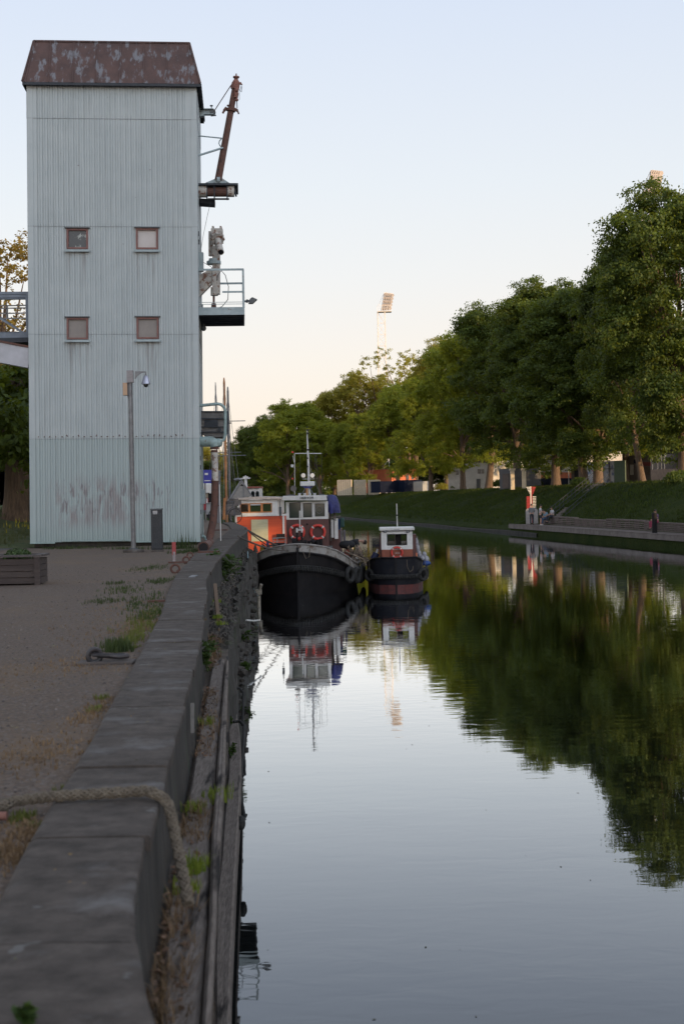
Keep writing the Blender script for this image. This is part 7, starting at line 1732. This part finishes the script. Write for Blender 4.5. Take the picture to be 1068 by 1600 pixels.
# lamps
def lamp(px, off, ybot, ytop, label, lantern=True):
    t=t_for(px,off); b=BP(t,off,crestz(t)); top=P(px,ytop,b.y).z; l=thing('street_lamp', b, label, 'street lamp'); MB().cyl(b,(b.x,b.y,top-.45),.05,8,.035).build('post', WHITE if not lantern else DKMETAL, l)
    if lantern:
        MB().lathe((b.x,b.y,top-.5),[(.08,0),(.16,.05),(.18,.38),(.12,.42)],12).build('lantern', mat('lantern glass',(.35,.36,.38),.3), l); MB().lathe((b.x,b.y,top-.08),[(.22,0),(.16,.09),(.03,.13)],12).build('cap', DKMETAL, l)
    else: MB().cyl((b.x,b.y,top-.45),(b.x-.3,b.y,top-.25),.03,6).build('arm', WHITE, l)
lamp(1033,14,745,690,'street lamp with glass lantern under the great tree at the right edge')
lamp(998,17,752,716,'short pale lamp post between the leaning trunk and the thin bright trunk',False)
lamp(888,17,755,705,'tall thin lamp post in front of the orange and navy building',False)
# ------------------------------------------------------------------ buildings beyond the trees
def facade(name, px0, px1, D0_, D1_, y0, y1, depth, m, label, cat='building', zb=None):
    """building whose visible front runs from pixel column px0 (distance D0_) to px1 (distance D1_)"""
    a=P(px0,y1,D0_); b=P(px1,y1,D1_); zt0=P(px0,y0,D0_).z; zt1=P(px1,y0,D1_).z; zt=max(zt0,zt1)
    z0=3.7 if zb is None else zb
    d=Vector((b.x-a.x,b.y-a.y,0)); n=Vector((-d.y,d.x,0)).normalized()*depth
    c=Vector(((a.x+b.x)/2,(a.y+b.y)/2,z0)); t=thing(name,c,label,cat)
    MB().prism([(a.x,a.y,z0),(b.x,b.y,z0),(b.x+n.x,b.y+n.y,z0),(a.x+n.x,a.y+n.y,z0)],(0,0,zt-z0)).build('wall',m,t)
    def on(px,py,out=.05):       # point on the facade plane
        k=P(px,py,1)-Vector((0,0,HC)); nn=n.normalized(); s=(Vector((a.x,a.y,0))-Vector((0,0,0))).dot(nn)/Vector((k.x,k.y,0)).dot(nn); p=Vector((0,0,HC))+k*s; return p-nn*out
    def panel(nm,x0,y0_,x1,y1_,mm,th=.05,out=.06):
        p=[on(x0,y0_,out),on(x1,y0_,out),on(x1,y1_,out),on(x0,y1_,out)]; return MB().prism(p,n.normalized()*th).build(nm,mm,t)
    return t,panel,on
CREAM=mat('sunlit cream',(.62,.52,.38),.8,(.5,.42,.3),1.5); BRK=mat('orange render',(.55,.16,.08),.85,(.45,.12,.06),1.2); NAVY=mat('navy cladding',(.006,.009,.024),.8,(.01,.014,.03),2,spec=.1)
WH=mat('white render',(.48,.44,.40),.85,(.36,.33,.30),1.2); DG=mat('dark grey shed',(.06,.06,.065),.8,(.09,.085,.085),2); BRW=mat('brown shed',(.12,.085,.07),.85,(.08,.06,.05),2); PAV=mat('tan stone wall',(.28,.2,.15),.9,(.2,.14,.11),3)
t,pan,on=facade('stadium_building',826,906,182,168,712,764,6,WH,'long building with white, orange-red and navy bands behind the dark trunks','building')
pan('orange_band',826,738,906,764,BRK,.06,.08); pan('navy_band',826,747,906,759,NAVY,.06,.16); pan('upper_glazing',866,712,902,724,DG,.06,.08)
for x in (858,872,884,896): pan('mullion',x,712,x+.8,725,WH,.05,.16)
t,pan,on=facade('white_house',700,768,205,200,722,768,8,WH,'white building with small dark windows behind the middle trunks'); 
for (x,y) in ((746,733),(751.5,733),(712,735),(722,735)): pan('window',x,y,x+4,y+7,GLASS)
pan('door',744,748,750,766,DG); pan('eave',698,720,770,723,BRW,.1,.12)
for px in (800,818):
    a=P(px,750,150); tag(MB().b2((a.x-.18,150,3.7),(a.x+.22,150.4,P(px,735,150).z)).b2((a.x-.26,149.9,P(px,735,150).z),(a.x+.3,150.5,P(px,732,150).z)).build('gate_pillar',CREAM), ('left' if px==800 else 'right')+' of the two sunlit white gate pillars beside the orange building','pillar')
t,pan,on=facade('dark_shed',780,799,158,156,733,764,4,DG,'dark grey shed left of the white gate pillars','shed'); pan('door',785,740,795,763,BRW)
t,pan,on=facade('brown_kiosk',892,921,150,148,727,764,4,BRW,'brown kiosk with a black doorway right of the orange building','shed'); pan('doorway',897,735,914,763,BLACK)
t,pan,on=facade('graffiti_wall',917,962,141,137,722,762,.4,mat('graffiti white',(.45,.45,.48),.8,(.12,.15,.25),1.4,lo=.5,hi=.6,c3=(.4,.05,.05),s3=1.1,l3=.62,h3=.64),'white wall covered in graffiti behind the top of the stairs','wall')
for x in (941,951,960): pan('fence_post',x,720,x+.8,762,DKMETAL,.08,.12)
pan('fence_rail',940,732,962,733,DKMETAL,.06,.15)
tg=facade('green_hoarding',959,976,132,131,720,756,.15,mat('green sheet',(.07,.09,.05),.8,(.05,.07,.04),3),'flat dull green panel beside the thin bright trunk','panel')
t,pan,on=facade('red_kiosk',980,1016,150,146,712,762,5,mat('dull brown wall',(.12,.10,.09),.85,(.1,.08,.07),2),'low brown and dark red building behind the leaning trunk'); pan('awning',1002,722,1016,728,mat('red awning',(.15,.03,.03),.8)); pan('awning_shade',1004,729,1016,742,BRW); pan('poster',984,726,989,742,WH); pan('blue_poster',990,718,994,724,NAVY)
t,pan,on=facade('corrugated_screen',1018,1038,128,127,709,738,.2,mat('grey corrugated',(.17,.18,.19),.6,(.13,.14,.15),6,stretch=(6,6,.3)),'pale grey corrugated metal screen standing on the tan wall','screen',zb=6.4)
for x in (1018.2,1026.5,1037): pan('rib',x,709,x+.7,738,STEEL,.06,.06)
t,pan,on=facade('tan_wall',1016,1130,124,112,734,756,.4,PAV,'low tan block wall at the right edge behind the great tree','wall')
t,pan,on=facade('dark_hall',1030,1130,150,140,700,740,10,DG,'dark hall behind the tan wall at the right edge')
t,pan,on=facade('container',594,628,226,228,752,771,3,NAVY,'dark blue container left of the trunk before the orange house','container',zb=3.7)
t,pan,on=facade('container',632,660,226,228,750,771,3,NAVY,'dark blue container right of the trunk before the orange house','container',zb=3.7)
t,pan,on=facade('orange_house',612,650,246,250,733,771,8,BRK,'orange house rising behind the dark blue containers'); 
for x in (620,634,642): pan('window',x,742,x+4,749,GLASS)
t,pan,on=facade('grey_container',660,672,226,228,752,770,3,mat('container grey',(.3,.3,.3),.7),'short grey container beside the bent trunk','container',zb=3.7)
# cream boarding along the far left
for i,(xa_,xb_) in enumerate(((527,549),(553,571),(575,593))):
    t,pan,on=facade('cream_fence',xa_,xb_,232+i*2,231+i*2,750,777,.3,CREAM,('leftmost','middle','rightmost')[i]+' of the three sunlit cream boarded fence stretches beyond the bank','fence',zb=3.4)
    x=xa_+2
    while x<xb_: pan('board',x,750,x+.5,777,BRW,.03,.05); x+=3
# dark hedges and low scrub between
for (px,off,s,l_) in ((712,15,1.0,'low round bush in front of the left part of the white building'),(778,16,1.3,'bush between the white building and the dark grey shed'),(835,18,1.1,'bush at the foot of the orange and navy building'),(948,16,.9,'bush before the graffiti wall right of the stair top'),(660,17,1.1,'bush before the short grey container'),(603,17,1.2,'bush before the left dark blue container'),(690,16,1.4,'light green bush right of the bent trunk'),(556,18,1.3,'dark rounded bush between the cream fences'),(735,18,1.2,'bush in front of the white building'),(1060,9.5,1.3,'dark bush low on the bank at the right edge'),(905,9.6,1.0,'low shrub left of the stair top')):
    t_=t_for(px,off); b=BP(t_,off,crestz(t_) if off>10 else 3.6); leafball('bush',(b.x,b.y,b.z+.5),s,1600,.12,LEAFG if px!=690 else LEAFY,int(px),l_,'bush')
# far houses left of the tug, beyond the bend
t,pan,on=facade('far_house',386,436,330,326,752,776,8,mat('far peach',(.55,.36,.24),.8,(.45,.3,.2),.8),'peach-lit far building glimpsed under the trees behind the houseboat','building',zb=2.9)
# floodlight masts ------------------------------------------------------------
def flood(px, D, ytop, ybase, label, scale=1.0, rows_=5):
    g=P(px,775,D); t=thing('floodlight_mast', (g.x,D,3.5), label, 'floodlight mast', 'stadium floodlight masts')
    zt=P(px,ytop,D).z; k=D/F; STW=mat('mast white steel',(.62,.56,.5),.5)
    zb=P(px,ytop+30*scale,D).z; hw=6.5*k*scale
    mb=MB()
    for sx in (-1,1):
        for sy in (-1,1): mb.bar((g.x+sx*hw*1.2,D+sy*hw*1.2,3.5),(g.x+sx*hw*.85,D+sy*hw*.85,zb),.16,.16)
    nz=16
    for i in range(nz):
        f0=i/nz; f1=(i+1)/nz; w0=hw*(1.2-.35*f0); w1=hw*(1.2-.35*f1); z0=3.5+(zb-3.5)*f0; z1=3.5+(zb-3.5)*f1
        for (sx,sy,tx,ty) in ((-1,-1,1,-1),(1,-1,1,1),(1,1,-1,1),(-1,1,-1,-1)):
            mb.bar((g.x+sx*w0,D+sy*w0,z0),(g.x+tx*w1,D+ty*w1,z1),.07,.07); mb.bar((g.x+sx*w0,D+sy*w0,z0),(g.x+tx*w0,D+ty*w0,z0),.06,.06)
    mb.build('lattice', STW, t)
    mb=MB(); px0,px1=px-12*scale,px+10*scale; a=P(px0,ytop+30*scale,D); b=P(px1,ytop+29*scale,D)
    mb.b2((a.x,D-1.2,a.z-.15),(b.x,D+1.2,a.z)); 
    for x in np.linspace(a.x,b.x,7): mb.bar((x,D-1.2,a.z),(x,D-1.2,a.z+1.1),.06,.06)
    mb.bar((a.x,D-1.2,a.z+1.1),(b.x,D-1.2,a.z+1.1),.06,.06); mb.build('platform', STW, t)
    mb=MB(); 
    p00=P(px-6*scale,ytop+28*scale,D); p10=P(px+8*scale,ytop+27*scale,D); p01=P(px-1*scale,ytop,D); p11=P(px+13*scale,ytop+2*scale,D)
    for f in np.linspace(0,1,5): mb.bar(p00.lerp(p10,f),p01.lerp(p11,f),.10,.10)
    for f in np.linspace(0,1,6): mb.bar(p00.lerp(p01,f),p10.lerp(p11,f),.10,.10)
    mb.bar(P(px-10*scale,ytop+20*scale,D),p01,.08,.08); mb.build('head_frame', STW, t)
    for i in range(rows_):
        for j in range(5):
            c=p00.lerp(p01,(i+.5)/rows_).lerp(p10.lerp(p11,(i+.5)/rows_),(j+.5)/5)+Vector((0,-.3,0)); q_=MB(); q_.cyl(c,c+Vector((.1,-.35,-.12)),.18*scale+.1,8,.3*scale+.05); q_.build('floodlight',mat('lamp grey',(.42,.37,.35),.45,metal=.3),t)
flood(601,310,457,530,'distant stadium floodlight mast rising above the trees in the middle')
flood(1017,230,266,330,'stadium floodlight mast peeping behind the crown of the great tree at the right',scale=1.15)
# nothing unused stays behind
for root in TV:
    if not root['used']:
        for ch_ in list(root.children): bpy.data.objects.remove(ch_)
        bpy.data.objects.remove(root)
    else: del root['used']
for o in COL.objects:
    if 'used' in o.keys(): del o['used']
